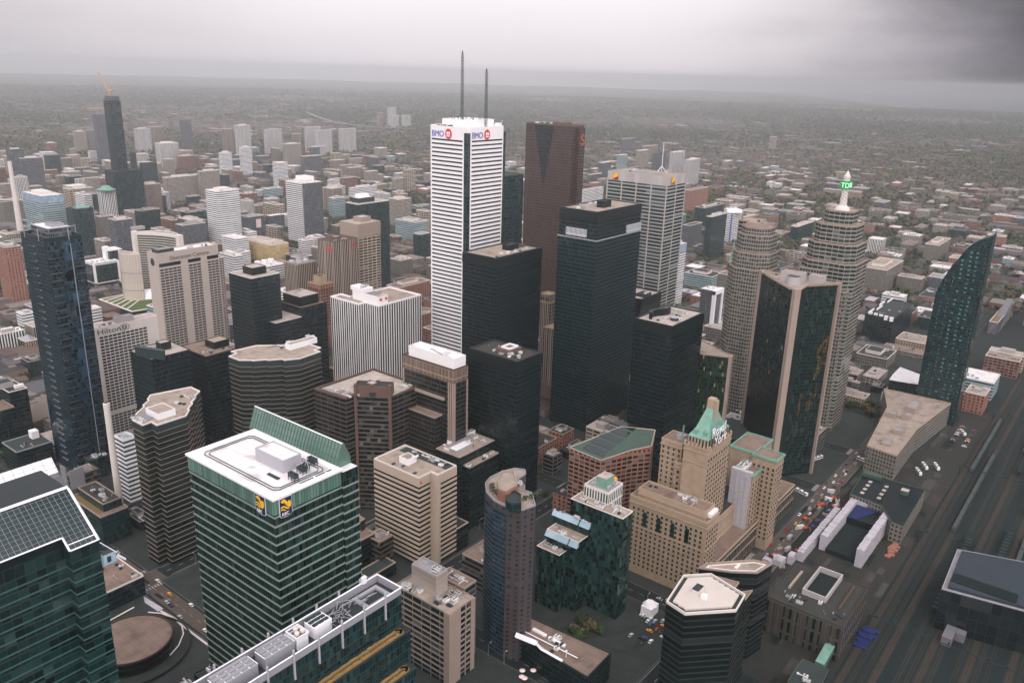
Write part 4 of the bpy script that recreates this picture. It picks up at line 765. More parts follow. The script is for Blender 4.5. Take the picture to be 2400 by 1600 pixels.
# dark tower with a jumble of white roof terraces behind it
p_ = (430.8,382.8,473.5,408.0)
b = B('office_tower', 'dark block topped by stepped white roof terraces behind the beige ribbon tower', p_, 62, 'black_plain', 'gravel', par=.7, parm='tan_precast')
w_, d_ = b.x1-b.x0, b.y1-b.y0
b.box('roof_slab', (b.x0+.1*w_, b.y0+.55*d_, b.x0+.9*w_, b.y0+.8*d_), 62, 64, 'white_panel', 'grey_roof'); b.box('roof_slab', (b.x0+.3*w_, b.y0+.82*d_, b.x1, b.y1-.5), 62, 65.5, 'white_panel', 'grey_roof'); b.box('roof_slab', (b.x0+.05*w_, b.y0+.2*d_, b.x0+.5*w_, b.y0+.5*d_), 62, 66, 'grey_concrete', 'white_roof'); b.clutter((b.x0+2, b.y0+2, b.x1-2, b.y1-2), 16, 92)
b.mass((b.x0+.1*w_, b.y0-7, b.x1-3, b.y0-.1), 0, 54, 'black_plain', 'gravel', parm='tan_precast'); b.clutter((b.x0+.1*w_, b.y0-6.5, b.x1-4, b.y0-1), 5, 93, 54)
# ------------------------------------------------------------------ curved blue condominium
p_ = [(349.6,289.4),(341.7,282.0),(336.7,271.9),(335.8,261.1),(339.0,252.4),(348.5,249.8),(359.0,260.5),(358.2,265.0),(363.6,269.9),(365.0,277.6),(376.3,278.2),(380.1,281.8),(377.2,288.0),(368.0,291.5),(357.3,292.0)]
b = B('condo_tower', 'curved brown and blue glass condominium with a half-moon roof terrace', p_, 105, 'curved_brown', 'gravel', cat='apartment tower', par=1.2, parm='grey_metal', pth=.4)
q = MB(); cv = ccw(p_); o_ = offset(cv, .3)
for i in range(len(cv)):
    a_, c_ = o_[i], o_[(i+1) % len(cv)]
    mx_, my_ = (a_[0]+c_[0])/2, (a_[1]+c_[1])/2
    if mx_ < 346 and my_ > 260: q.wall(a_, c_, 0, 101, 0, BAY['curved_blue'])
part(b.T, 'curved_glass_wall', q, 'curved_blue')
b.mass([(348.2,278.6),(339.4,270.7),(339.4,265.5),(350.6,265.1),(363.5,278.1),(358.8,283.4)], 105, 112, 'brick', 'gravel', 'penthouse', parm='tan_precast'); b.mass([(341.7,267.4),(334.8,261.5),(334.1,256.4),(338.6,252.9),(346.2,258.8),(347.6,264.2)], 105, 109.5, 'dark_green', 'tar', 'plant_room', parm='dark_metal'); b.clutter((b.c[0]-4, b.c[1]-8, b.c[0]+2, b.c[1]-3), 5, 95, 109.5)
rd = random.Random(21)
shb = MB()
for i in range(26):
    v = Vector((rd.gauss(0, .5), rd.gauss(0, .5), rd.uniform(.1, 1.1))); s_ = rd.uniform(.25, .5); d_ = Vector((rd.gauss(0, 1), rd.gauss(0, 1), rd.gauss(0, 1))).normalized(); u_ = d_.orthogonal().normalized()*s_; w_ = d_.cross(u_)
    shb.face([v+u_, v+w_, v-u_, v-w_])
plain('shrub', (.05, .065, .03), .95, .3, 2); shb = shb.mesh('roof_shrub', ['shrub'])
for i in range(11):
    a = 2.2+i*.28; at(b.T, 'roof_shrub', shb, (b.c[0]+1+15*cos(a), b.c[1]-2+15*sin(a), 105), (1.8, 1.8, 1.8))
# ------------------------------------------------------------------ grey concrete block with plant on its roof
b = B('office_block', 'low tan concrete block covered in roof plant at the bottom centre', (295.4,269.3,317.3,313.7), 50, 'concrete_bay', 'gravel', cat='office block', par=.8, parm='tan_precast')
w_ = b.x1-b.x0; d_ = b.y1-b.y0
q = MB(); q.box(b.x0-.4, b.y0-.4, 0, b.x0+.42*w_, b.y0+4, 50.4); part(b.T, 'blank_pier', q, 'tan_precast'); b.box('blank_pier', (b.x1-3, b.y0-.4, b.x1+.3, b.y0+6), 0, 50.3, 'tan_precast')
b.piers((b.x0+.42*w_, b.y0), (b.x1-3, b.y0), 3, .6, .5, 0, 50, 'tan_precast')
b.bands(11, 46, 3.9, .7, 'tan_precast', .25)
b.mass((b.x0+7, b.y0+17, b.x0+17, b.y0+37), 50, 64, 'concrete_wall', 'grey_roof', 'lift_tower', parm='grey_concrete'); b.clutter((b.x0+8, b.y0+18, b.x0+16, b.y0+25), 7, 101, 64)
b.mass((b.x1+.1, b.y0+8, b.x1+11, b.y0+30), 0, 52, 'concrete_bay', 'gravel_brown', parm='tan_precast'); b.clutter((b.x1+1, b.y0+9, b.x1+10, b.y0+28), 5, 102, 52)
b.clutter((b.x0+1, b.y0+2, b.x1-2, b.y0+16), 14, 103, 50); b.clutter((b.x0, b.y0+26, b.x0+7, b.y1-2), 8, 104, 50); b.box('air_handler', (b.x0+1.5, b.y1-9, b.x0+4, b.y1-4), 50, 53, 'white_panel', 'grey_metal')
# ------------------------------------------------------------------ terraced slab at the bottom edge
X0, X1 = 92.0, 198.2; Y0, Y1 = 206.8, 220.8
b = B('terraced_block', 'long dark slab with a framed rooftop and planted hedge ledges at the bottom edge', (X0, Y0, X1, Y1), 145, 'dark_green', 'tar', cat='office block', par=3.0, parm='grey_metal', pth=.4, wallname='glazed_wall')
q = MB()
for y_ in (Y0, Y1): q.bar((X0, y_, 148.2), (X1, y_, 148.2), .5)
q.bar((X1, Y0, 148.2), (X1, Y1, 148.2), .5); part(b.T, 'roof_rail', q, 'white_steel')
for i in range(9):
    x_ = X1-9-i*11.0
    for y_ in (Y0-.3, Y1+.3): b.box('frame_post', (x_-.3, y_-.35, x_+.3, y_+.35), 138 if y_ < Y1 else 143, 150.4, 'pale_metal')
for x0_, x1_, k in ((118, 133.5, 0), (136.5, 149, 1), (150, 155, 3), (158, 166, 2)):
    q = MB(); q.box(x0_, Y0+4, 145, x1_, Y1-4, 149.6)
    if k == 3: q.ring(R4(x0_, Y0+4, x1_, Y1-4), .3, 149.6, 150.6)
    o = part(b.T, 'plant_room', q, 'white_steel' if k in (2, 3) else 'grey_metal')
    q = MB(); n_ = int((x1_-x0_)/2.6)
    for i in range(n_+1):
        x_ = x0_+(x1_-x0_)*i/n_; q.bar((x_, Y0+4, 149.8), (x_, Y1-4, 149.8), .25)
    for i in range(3): q.box(x0_+.5, Y0+5+i*2.2, 149.6, x1_-.5, Y0+6.4+i*2.2, 150.0, 1)
    part(o, 'roof_grating', q, ['white_steel', 'dark_metal' if k == 2 else 'louvre'])
for i in range(3): q = MB(); q.cyl(151.6+i*1.2, Y0+6+(i % 2)*2.4, 149.7, 150.9, .9, n=12); part(b.T, 'fan_cowl', q, 'pale_concrete')
q = MB(); rd = random.Random(8)
for i in range(46): a = (rd.uniform(166, 184), rd.uniform(Y0+3, Y1-3), 145.2+rd.random()*4); c = (a[0]+rd.gauss(0, 3), a[1]+rd.gauss(0, 2), 145.2+rd.random()*4); q.bar(a, c, .22)
part(b.T, 'pipe_rack', q, 'grey_metal'); b.box('roof_well', (185, Y0+4, 192, Y1-5), 145, 145.3, 'black_steel'); q = MB(); q.ring(R4(184, Y0+3.4, 193.4, Y1-4), 1.6, 145.0, 146); part(b.T, 'walkway', q, 'grey_metal')
b.box('brown_deck', (164, Y0+1.4, 182, Y0+3), 145, 145.5, 'rust'); b.box('wing_post', (X1-8.6, Y1-1, X1-6.6, Y1+.3), 148, 151, 'white_steel')
b.clutter((100, Y0+2, 116, Y1-2), 7, 111)
yy, zz = Y0, 131
plain('hedge', (.26, .165, .06), .95, .4, 3)
for k, (x1_, dz) in enumerate(((X1-1, 13), (X1-4, 13), (X1-4, 14))):
    y_ = yy-6.0; b.mass((X0, y_, x1_, yy-.05), 0, zz, 'dark_green', 'tar', 'terrace', 'terrace_roof', .5, 'dark_metal')
    for yo in (1.2, 3.5):
        q = MB(); n_ = 90
        for i in range(n_):
            x_ = X0+4+(x1_-9-X0)*i/n_; s_ = .55+.3*rd.random(); q.box(x_-.75, y_+yo-s_*.8, zz, x_+.75, y_+yo+s_*.8, zz+.8+.5*rd.random())
        part(b.T, 'hedge', q, 'hedge')
    q = MB()
    for i in range(10):
        an = -pi/2+pi*i/9; q.box(x1_-5+1.8*cos(an)-.7, y_+2.35+1.3*sin(an)-.6, zz, x1_-5+1.8*cos(an)+.7, y_+2.35+1.3*sin(an)+.6, zz+1.1)
    part(b.T, 'hedge', q, 'hedge')
    if k == 2: q = MB(); q.bar((X0, y_, zz+1.2), (x1_, y_, zz+1.2), .7); q.bar((x1_, y_, zz+1.2), (x1_, yy, zz+1.2), .5); part(b.T, 'roof_rail', q, 'white_steel')
    yy = y_; zz -= dz
# ------------------------------------------------------------------ stepped dark glass block
r0 = (413.5,227.3,426.5,267.8)
b = B('office_block', 'stepped dark green glass block with pale roof strips and sloping skylights', r0, 76, 'step_glass', 'gravel', cat='office block', par=.6, parm='pale_concrete')
b.box('roof_panel', (b.x0+3, b.y0+18, b.x0+8, b.y0+23), 76, 76.8, 'white_panel', 'grey_roof'); b.clutter((b.x0+1, b.y0+2, b.x1-2, b.y1-3), 9, 121)
rc = (417.5,240.6,447.4,261.8); rc = (max(rc[0], b.x1+.3), rc[1], rc[2], rc[3]); b.mass((rc[0]-4, rc[1]+4, rc[2]-6, rc[3]+2), 0, 84, 'white_slots', 'grey_roof', 'upper_block', parm='pale_concrete')
b.box('plant_room', (rc[0]+1, rc[1]+9, rc[0]+11, rc[1]+17), 84, 91, 'copper', 'gravel_pale'); b.box('yellow_unit', (rc[0]+13, rc[1]+10, rc[0]+17, rc[1]+14), 84, 86, 'sign_orange'); b.clutter((rc[0], rc[1]+5, rc[2]-7, rc[3]), 10, 122, 84)
for (rr, z_, gl) in (((413.0,250.6,420.3,276.6), 64, 1), ((402.3,252.3,407.4,274.3), 54, 1), ((394.3,261.8,400.6,276.5), 44, 0)):
    xe = b.x0-.05 if z_ == 64 else rr[2]+8; rr = (rr[0], rr[1], xe, rr[3]+4)
    b.mass(rr, 0, z_, 'step_glass', 'gravel', 'glass_tier', 'tier_roof', .4, 'pale_concrete')
    if gl:
        for k in range(2):
            ya, yb = rr[1]+(rr[3]-rr[1])*(0 if k else .3), rr[1]+(rr[3]-rr[1])*(.26 if k else 1)
            q = MB(); q.face([(rr[0]-2.6, ya, z_-3.4), (rr[0], ya, z_), (rr[0], yb, z_), (rr[0]-2.6, yb, z_-3.4)][::-1]); q.face([(rr[0]-2.6, ya, z_-3.4), (rr[0]-.02, ya, z_-3.4), (rr[0], ya, z_)]); q.face([(rr[0]-2.6, yb, z_-3.4), (rr[0], yb, z_), (rr[0]-.02, yb, z_-3.4)]); part(b.T, 'sloping_skylight', q, 'glass_sky')
    b.clutter((rr[0]+.5, rr[1]+1, min(rr[2], rr[0]+7), rr[3]-1), 3, 123+int(z_), z_)
rd = random.Random(31)
for i in range(40): z_ = rd.uniform(4, 60); y_ = rd.uniform(b.y0+2, b.y1); q = MB(); q.box(b.x0-11.2+rd.random()*.3, y_, z_, b.x0-10.8, y_+.5, z_+rd.uniform(1, 5)); 
# ------------------------------------------------------------------ slanted brick block
p_ = [(480.0,307.1),(494.4,292.4),(502.4,290.6),(515.0,277.9),(540.4,274.9)]; zt = 78
b = B('office_block', 'red brick block with a steep green glazed roof sloping up to one corner', [(p_[0][0]+4, p_[2][1]-2), (p_[2][0]+8, p_[2][1]-14), (p_[3][0]+8, p_[3][1]-10), (p_[4][0]+4, p_[4][1]+2), (p_[4][0]-8, p_[4][1]+26), (p_[0][0]+4, p_[0][1]+10)], 70, 'brick_grid', 'copper_dull', cat='office block', par=0)
q = MB(); P_ = b.p; hts = []
for x, y in P_: hts.append(70+.16*max(0, (x-b.x0))*.9+.06*(y-b.y0))
for i in range(len(P_)): j = (i+1) % len(P_); q.wall(P_[i], P_[j], 70, hts[i], 0, BAY['brick_small'], 70, hts[j])
part(b.T, 'brick_gable', q, 'brick_small')
q = MB(); q.face([(x, y, h+.1) for (x, y), h in zip(P_, hts)]); so_ = part(b.T, 'sloping_roof', q, 'copper_dull')
q = MB()
for k in range(5):
    f0, f1 = .08+k*.18, .08+k*.18+.13; pts = []
    for f in (f0, f1):
        x = b.x0+f*(b.x1-b.x0)
        pts.append(x)
    ya, yb = b.y0+.45*(b.y1-b.y0), b.y0+.82*(b.y1-b.y0); z = lambda x, y: 70+.144*(x-b.x0)+.06*(y-b.y0)+.5
    q.face([(pts[0], ya, z(pts[0], ya)), (pts[1], ya, z(pts[1], ya)), (pts[1], yb, z(pts[1], yb)), (pts[0], yb, z(pts[0], yb))])
part(so_, 'roof_glazing', q, 'glass'); q = MB()
for i in range(len(P_)): j = (i+1) % len(P_); q.bar((*P_[i], hts[i]+.2), (*P_[j], hts[j]+.2), .8)
part(b.T, 'coping', q, 'tan_precast')
# ------------------------------------------------------------------ old stone railway hotel
plain('hotel_wall', (.33, .245, .17), .85, .3, .8)
b = B('grand_hotel', 'large old stone hotel with a steep copper roof and a pale rooftop sign', (470, 194, 489, 254), 60, 'hotel_wall', 'gravel_brown', cat='hotel', par=1.4, parm='stone', wallname='stone_wall')
T_ = b
def stone(r, z0, z1, nm='wing', fac='hotel_wall', roof='gravel_brown'): T_.mass(r, z0, z1, fac, roof, nm, parm='stone', par=1.4); q = MB(); q.ring(R4(*r), .5, z1-3.4, z1-2.6); q.ring(R4(*r), .4, z1-12, z1-11.4); part(T_.T, 'cornice', q, 'stone_dark')
stone((474, 198, 489, 250), 60, 65, 'attic', 'stone'); q = MB(); q.ring(T_.p, .5, 55.8, 56.6); q.ring(T_.p, .4, 38, 38.5); part(T_.T, 'cornice', q, 'stone_dark')
W1 = [((470, 252), (470, 196), 6, 54, 15, 13, .42, .52), ((470, 194), (489, 194), 6, 54, 5, 13, .42, .52)]
stone((489.1, 205, 600, 240), 0, 40, 'spine', roof='gravel_dark')
RV = (497.8,217.2,511.9,235.1); RN = (503.5,231.4,521.5,250.2); RM = (490.9,207.8,528.2,226.2)
stone(RV, 0, 82, 'pavilion'); stone((RN[0], RN[1]+2, RN[2], RN[3]), 0, 94, 'north_wing'); stone(RM, 0, 102, 'centre_tower')
W1 += [((RV[0], RV[3]), (RV[0], RV[1]), 42, 78, 3, 8, .3, .5), ((RV[0], RV[1]), (RV[2], RV[1]), 42, 78, 3, 10, .4, .5), ((RM[0], RM[1]), (RM[2], RM[1]), 40, 96, 9, 15, .42, .55), ((RN[0], RN[3]), (RN[0], RN[1]+2), 40, 91, 4, 13, .32, .45)]
q = MB()
for f0, r_ in ((.5, RV),): 
    ym = (r_[1]+r_[3])/2; q.face([(r_[0]-.15, ym+1.8*cos(pi*i/12), 74+1.8*sin(pi*i/12)) for i in range(13)]+[(r_[0]-.15, ym-1.8, 64), (r_[0]-.15, ym+1.8, 64)])
part(T_.T, 'arched_window', q, 'glass')
for ym in (241, 230, 219, 208): q = MB(); q.face([(469.85, ym+1.5*cos(pi*i/12), 50+1.5*sin(pi*i/12)) for i in range(13)]+[(469.85, ym-1.5, 40), (469.85, ym+1.5, 40)]); part(T_.T, 'arched_window', q, 'glass')
cx, cy = (RM[0]+RM[2])/2, (RM[1]+RM[3])/2; hx, hy = (RM[2]-RM[0])/2, (RM[3]-RM[1])/2
for k in range(-3, 4):
    for s_ in (-1, 1):
        T_.box('battlement', (cx+k*hx*.31-.6, cy+s_*hy-.6, cx+k*hx*.31+.6, cy+s_*hy+.6), 102, 105.2, 'stone'); T_.box('battlement', (cx+s_*hx-.6, cy+k*hy*.31-.6, cx+s_*hx+.6, cy+k*hy*.31+.6), 102, 105.2, 'stone')
hx -= 1.9; hy -= 1.9
T_.mass((cx-hx, cy-hy, cx+hx, cy+hy), 102, 109, 'stone', 'stone', 'roof_storey', par=0); W1 += [((cx-hx, cy+hy), (cx-hx, cy-hy), 102.6, 108.6, 6, 1, .45, .9), ((cx-hx, cy-hy), (cx+hx, cy-hy), 102.6, 108.6, 7, 1, .45, .9)]
q = MB(); za, zb = 109, 126.5; hx2, hy2 = 2.8, 2.4
lo = [(cx-hx-.5, cy-hy-.5), (cx+hx+.5, cy-hy-.5), (cx+hx+.5, cy+hy+.5), (cx-hx-.5, cy+hy+.5)]; mid = [(cx+(x-cx)*.66, cy+(y-cy)*.66) for x, y in lo]; hi = [(cx-hx2, cy-hy2), (cx+hx2, cy-hy2), (cx+hx2, cy+hy2), (cx-hx2, cy+hy2)]
for i in range(4):
    j = (i+1) % 4; q.face([(*lo[i], za), (*lo[j], za), (*mid[j], za+4.6), (*mid[i], za+4.6)]); q.face([(*mid[i], za+4.6), (*mid[j], za+4.6), (*hi[j], zb), (*hi[i], zb)])
cr = part(T_.T, 'copper_roof', q, 'copper'); q = MB(); q.prism([(p[0], p[1]) for p in hi], zb, zb+7, 0, 0); q.prism(R4(cx-1.6, cy-4.5, cx+1.6, cy-1.5), 117, zb+6, 0, 0); part(cr, 'chimney', q, 'stone')
for k in (-.5, .5):
    for ax in (0, 1):
        q = MB(); X_, Y_ = (cx-hx*.84, cy+k*hy) if ax == 0 else (cx+k*hx, cy-hy*.84); q.box(X_-1.3, Y_-1.3, 109.5, X_+1.3, Y_+1.3, 113.4); q.cyl(X_, Y_, 113.4, 115.4, 1.8, .05, n=4); part(cr, 'dormer', q, 'copper')
q = MB(); q.bar((RN[0]+7, RN[1]+6, 94), (RN[0]+8, RN[1]+6, 106), .9); part(T_.T, 'flagpole', q, 'copper'); T_.pent((RN[0]+8, RN[1]+5, RN[0]+14, RN[1]+11), 3, 'grey_metal', 'grey_roof', z=94)
for tx, z_, sz, ox in (('Royal', 111.4, 10.5, 0.0), ('York', 103.4, 10.5, 5.0)): T_.text(tx, (RM[0]+1+ox, RM[1]-.9, z_), (1, 0), sz, 'sign_white', 'rooftop_sign', .95)
q = MB()
for i in range(8): x_ = RM[0]+2+i*3.4; q.bar((x_, RM[1]-.2, 102), (x_, RM[1]-.2, 115), .2)
for z_ in (104.4, 109.8): q.bar((RM[0]+2, RM[1]-.2, z_), (RM[0]+26, RM[1]-.2, z_), .2)
part(T_.T, 'sign_frame', q, 'dark_metal')
RA = (546.2,194.5,567.7,210.8); RB = (561.9,183.8,577.5,202.4); RC = (568.4,204.3,601.4,220.2)
for rr, z_ in ((RA, 66), (RB, 76), ((RC[0], RB[3]+.1, RC[2], RC[3]+3), 74)):
    T_.mass(rr, 0, z_, 'hotel_wall', 'gravel_brown', 'east_wing', par=0); q = MB(); q.ring(R4(*rr), .7, z_-1, z_+.5); q.ring(R4(*rr), -.5, z_, z_+1); part(T_.T, 'copper_gutter', q, 'copper')
W1 += [((RA[0], RA[1]), (RA[2], RA[1]), 8, 60, 4, 14, .4, .52), ((RB[0], RB[3]), (RB[0], RB[1]), 8, 70, 5, 16, .4, .52), ((RB[0], RB[1]), (RB[2], RB[1]), 8, 70, 4, 16, .4, .52)]
q = MB(); q.box(RA[0]-2.0, RA[1]+1, 8, RA[0]-.2, RA[3], 66.5); q.box(RA[0]-2.2, RA[1]+.6, 66, RA[0]+1.6, RA[3]+.2, 69); o = part(T_.T, 'scaffold_wrap', q, 'membrane'); q = MB()
for i in range(5): y_ = RA[1]+1+(RA[3]-RA[1]-1)*i/4; q.bar((RA[0]-2.1, y_, 6), (RA[0]-2.1, y_, 66), .25)
part(o, 'scaffold_pole', q, 'grey_metal'); T_.clutter((RA[0]+1, RA[1]+8, RA[2]-1, RA[3]-1), 12, 131, 66, 1.4)
q = MB(); q.box(478, 195.4, 60.4, 489.4, 198.2, 63.4); part(T_.T, 'white_canopy', q, 'white_panel'); T_.clutter((475, 206, 488, 248), 6, 132, 65)
stone((489.1, 191.6, 640, 204.9), 0, 22, 'street_arcade', 'stone_arcade'); T_.windows(W1, 92)
# ------------------------------------------------------------------ hexagonal roofs at the bottom right
p_ = [(347.8,161.5),(344.8,148.9),(365.0,129.5),(381.1,131.4),(387.3,154.4),(375.6,165.7)]
b = B('hotel', 'dark block with a ribbed six-sided pale metal roof near the bottom right', p_, 80, 'hex_dark', 'tar', cat='hotel', par=1.6, parm='pale_concrete', pth=.6, wallname='banded_wall')
inn = offset(b.p, -3.0); xs = [p[0] for p in inn]; ys = [p[1] for p in inn]; q = MB()
def clip_line(poly, x):
    o = []
    for i in range(len(poly)):
        a, c = poly[i], poly[(i+1) % len(poly)]
        if (a[0]-x)*(c[0]-x) < 0: o.append(a[1]+(c[1]-a[1])*(x-a[0])/(c[0]-a[0]))
    return sorted(o)[:1]+sorted(o)[-1:] if len(o) > 1 else None
x = min(xs)+.3
while x < max(xs)-.3:
    c = clip_line(inn, x)
    if c and c[1]-c[0] > .5: q.box(x, c[0], 80.2, x+.55, c[1], 81.4)
    x += 1.0
part(b.T, 'ribbed_roof', q, 'pale_concrete'); b.box('plant_room', (b.c[0]-4, b.c[1]+2, b.c[0]+3, b.c[1]+6), 80, 84, 'pale_concrete', 'tar'); b.box('white_unit', (b.c[0]-5.5, b.c[1]-3, b.c[0]-2.5, b.c[1]), 81, 83.5, 'white_panel'); b.mass([(407.6,160.6),(411.2,146.4),(401.4,145.6),(400.1,155.6)], 0, 66, 'hex_dark', 'gravel_brown', parm='tan_precast'); b.mass([(410.7,145.5),(417.5,140.1),(405.4,139.6)], 0, 60, 'hex_dark', 'gravel', parm='tan_precast')
p_ = [(415.0,173.6),(423.2,172.2),(445.7,151.6),(449.0,140.9),(433.7,144.0),(424.1,156.5)]
b = B('office_block', 'low block with a long flat pointed grey roof beside the six-sided roof', p_, 62, 'hex_dark', 'gravel', cat='office block', par=1.0, parm='tan_precast'); q = MB(); q.ring(offset(b.p, -2), -.7, 62, 62.5); part(b.T, 'roof_track', q, 'pale_concrete'); b.box('skylight', (b.c[0]-2, b.c[1]-1, b.c[0]+4, b.c[1]+1), 62, 62.6, 'pale_concrete')
plain('stone_dimmed', (.05, .045, .038), .85, .25)  # station stone dimmed in its colour, standing for the dark lower corner
# ------------------------------------------------------------------ railway station, sheds, low curved buildings, arena
b = B('station', 'broad brown stone railway station with a deep roof well at the lower right', (468.2,98.8,522.7,148.1), 25, 'stone_arcade', 'gravel_dark', cat='station', par=1.2, parm='stone_dimmed', wallname='stone_wall')
w_, d_ = b.x1-b.x0, b.y1-b.y0
q = MB(); q.ring(R4(b.x0+.35*w_, b.y0+.34*d_, b.x0+.98*w_, b.y0+.66*d_), -1, 25, 29); q.face([(b.x0+.35*w_, b.y0+.34*d_, 25.1), (b.x0+.98*w_, b.y0+.34*d_, 25.1), (b.x0+.98*w_, b.y0+.66*d_, 25.1), (b.x0+.35*w_, b.y0+.66*d_, 25.1)], 1); part(b.T, 'hall_roof', q, ['grey_concrete', 'black_steel'])
b.piers((b.x0, b.y1), (b.x0, b.y0), 14, 1.6, .9, 0, 24, 'stone_dimmed'); b.clutter((b.x0+2, b.y0+2, b.x0+.33*w_, b.y1-2), 9, 141); b.box('brown_ridge', (b.x0+.35*w_, b.y1-9, b.x0+.8*w_, b.y1-7.6), 25, 26.6, 'tan_precast'); b.box('brown_ridge', (b.x0+.3*w_, b.y0+7, b.x0+.9*w_, b.y0+8.4), 25, 26.6, 'rust')
p_ = [(668.9,154.1),(717.1,157.2),(718.5,106.3),(640.9,104.7),(642.1,114.3),(664.5,127.5)]
b = B('train_shed', 'dark flat train shed roof edged in pale green with rows of skylight boxes', p_, 16, 'dull_grid', 'black_steel', cat='train shed', par=.7, parm='copper_dull')
for i in range(4):
    for j in range(2): X_, Y_ = [(a + (c-a)*i/3) for a, c in zip((674.9,146.1), (700.2,146.7))] if j == 0 else [(a + (c-a)*i/3) for a, c in zip((674.8,132.6), (700.5,133.4))]; b.box('skylight', (X_-2.2, Y_-1.5, X_+2.2, Y_+1.5), 16, 17.4, 'copper_dull', 'gravel_pale')
gx, gy = (699.1,118.4); b.box('lift_house', (gx-3, gy-3, gx+3, gy+3), 16, 20, 'copper_dull', 'gravel_pale'); gx, gy = (713.6,148.8); b.box('green_canopy', (gx-3, gy-8, gx+3, gy+8), 16, 19, 'copper_dull', 'copper_dull')
def wrap(label, segs, z=14):
    b = None; q = MB(); rd = random.Random(len(segs))
    for (x0, y0, x1, y1, zz) in segs:
        n = max(2, int(max(x1-x0, y1-y0)/1.3)); ew = (x1-x0) > (y1-y0)
        for i in range(n):
            f0, f1 = i/n, (i+1)/n; dz = rd.uniform(-.35, .35); jy = rd.uniform(-.25, .25)
            a = (x0+(x1-x0)*f0, y0+jy, x0+(x1-x0)*f1, y1+jy) if ew else (x0+jy, y0+(y1-y0)*f0, x1+jy, y0+(y1-y0)*f1)
            q.box(a[0], a[1], 0, a[2], a[3], zz+dz)
    cx, cy = segs[0][0], segs[0][1]; return solo('construction_wrap', q, 'membrane', label, 'site enclosure', (cx, cy, 0))
wrap('white wrapped enclosure bent round three sides of the excavated train shed', [(592, 147, 672, 152.4, 13), (666.5, 124, 672.4, 146.9, 13), (586, 118.5, 672, 123.9, 15)])
wrap('white covered walkway kinked towards the street beside the wrapped train shed', [(564, 155.4, 652, 160, 9), (556, 160.2, 564, 164.4, 7), (548, 164.6, 556, 172, 5), (544, 172.2, 548.2, 178.5, 4)])
q = MB(); q.box(640, 124.2, 0, 666.3, 146.8, 9.5); q.face([(640, 140, 9.8), (666, 128, 9.8), (666, 146, 9.8), (640, 146, 9.8)], 1); solo('site_deck', q, ['black_steel', 'tarp_blue'], 'blue tarpaulin sheeting inside the white wrapped enclosure', 'tarpaulin', (650, 135, 0))
q = MB(); q.box(590, 124.2, 0, 639.7, 146.8, 4); struct('excavation', q, 'rail_bed')
b = B('civic_building', 'long low curved stone office block with plant rooms on its tan roof', [(755.4,166.7),(750.9,139.3),(829.9,140.3),(927.2,129.8),(925.1,175.9),(923.4,196.9),(868.8,179.0)], 25, 'dull_grid', 'gravel', cat='office block', par=1.2, parm='stone')
for c_, s_, z_ in (((881.2,156.5), (26, 9), 6), ((846.0,168.3), (8, 8), 5), ((851.0,156.5), (8, 7), 5), ((808.3,153.0), (11, 8), 4), ((774.6,154.0), (13, 8), 2)): b.pent((c_[0]-s_[0]/2, c_[1]-s_[1]/2, c_[0]+s_[0]/2, c_[1]+s_[1]/2), z_, 'tan_precast', 'grey_roof')
p_ = [(962.1,201.0),(984.7,202.7),(1017.2,203.1),(1008.6,184.7),(997.3,165.1),(973.0,160.9),(965.8,181.5)]
b = B('theatre', 'theatre with a pale fan-shaped curved roof left of the dark sail tower', p_, 24, 'dark_green', 'white_roof', cat='theatre', par=.6, parm='white_panel'); q = MB(); q.box(b.c[0]-30, b.c[1]-16, 0, b.c[0]+24, b.c[1]+20, 9); part(b.T, 'foyer', q, 'grey_concrete')
# sail-shaped dark tower
xs_ = 929.0; prof = [(165, 0), (165, 137.2), (163.5, 144.4), (161, 154.1), (156, 167.4), (150, 178.5), (143, 191.6), (136, 198.1), (123.5, 205)]
b = B('condo_tower', 'dark teal sail-shaped tower curving to a point at the right, dotted with small lights', [(xs_, 123.5), (xs_+20, 123.5), (xs_+20, 165), (xs_, 165)], prof[1][1], 'l_tower', 'tar', cat='apartment tower', par=0, wallname='lower_wall')
up = prof[1:]
q = MB(); off_ = 200*3.3
for i in range(len(up)-1):
    (ya, za), (yb, zb) = up[i], up[i+1]
    for x_, fl in ((xs_, 0), (xs_+20, 1)):
        pts = [(x_, 123.5, za), (x_, ya, za), (x_, yb, zb), (x_, 123.5, zb)]; uv_ = [(p[1]-120, p[2]+off_-205) for p in pts]
        if not fl: pts = pts[::-1]; uv_ = uv_[::-1]
        q.face(pts, 0, uv_)
    q.face([(xs_, ya, za), (xs_+20, ya, za), (xs_+20, yb, zb), (xs_, yb, zb)], 1)
q.face([(xs_, 123.5, prof[1][1]), (xs_+20, 123.5, prof[1][1]), (xs_+20, 123.5, 205), (xs_, 123.5, 205)], 0, [(0, prof[1][1]+off_-205), (19.2, prof[1][1]+off_-205), (19.2, off_), (0, off_)])
part(b.T, 'curved_upper_wall', q, ['l_tower', 'black_steel'])
plain('glass_teal', (.08, .22, .21), .2, .3, 2.0, rnd=.5); q = MB(); q.face([(-.5, 0, 0), (.5, 0, 0), (.5, 0, 1), (-.5, 0, 1)]); mt_ = q.mesh('window', 'glass_teal'); rd = random.Random(6); cnt = 0; qs = MB()
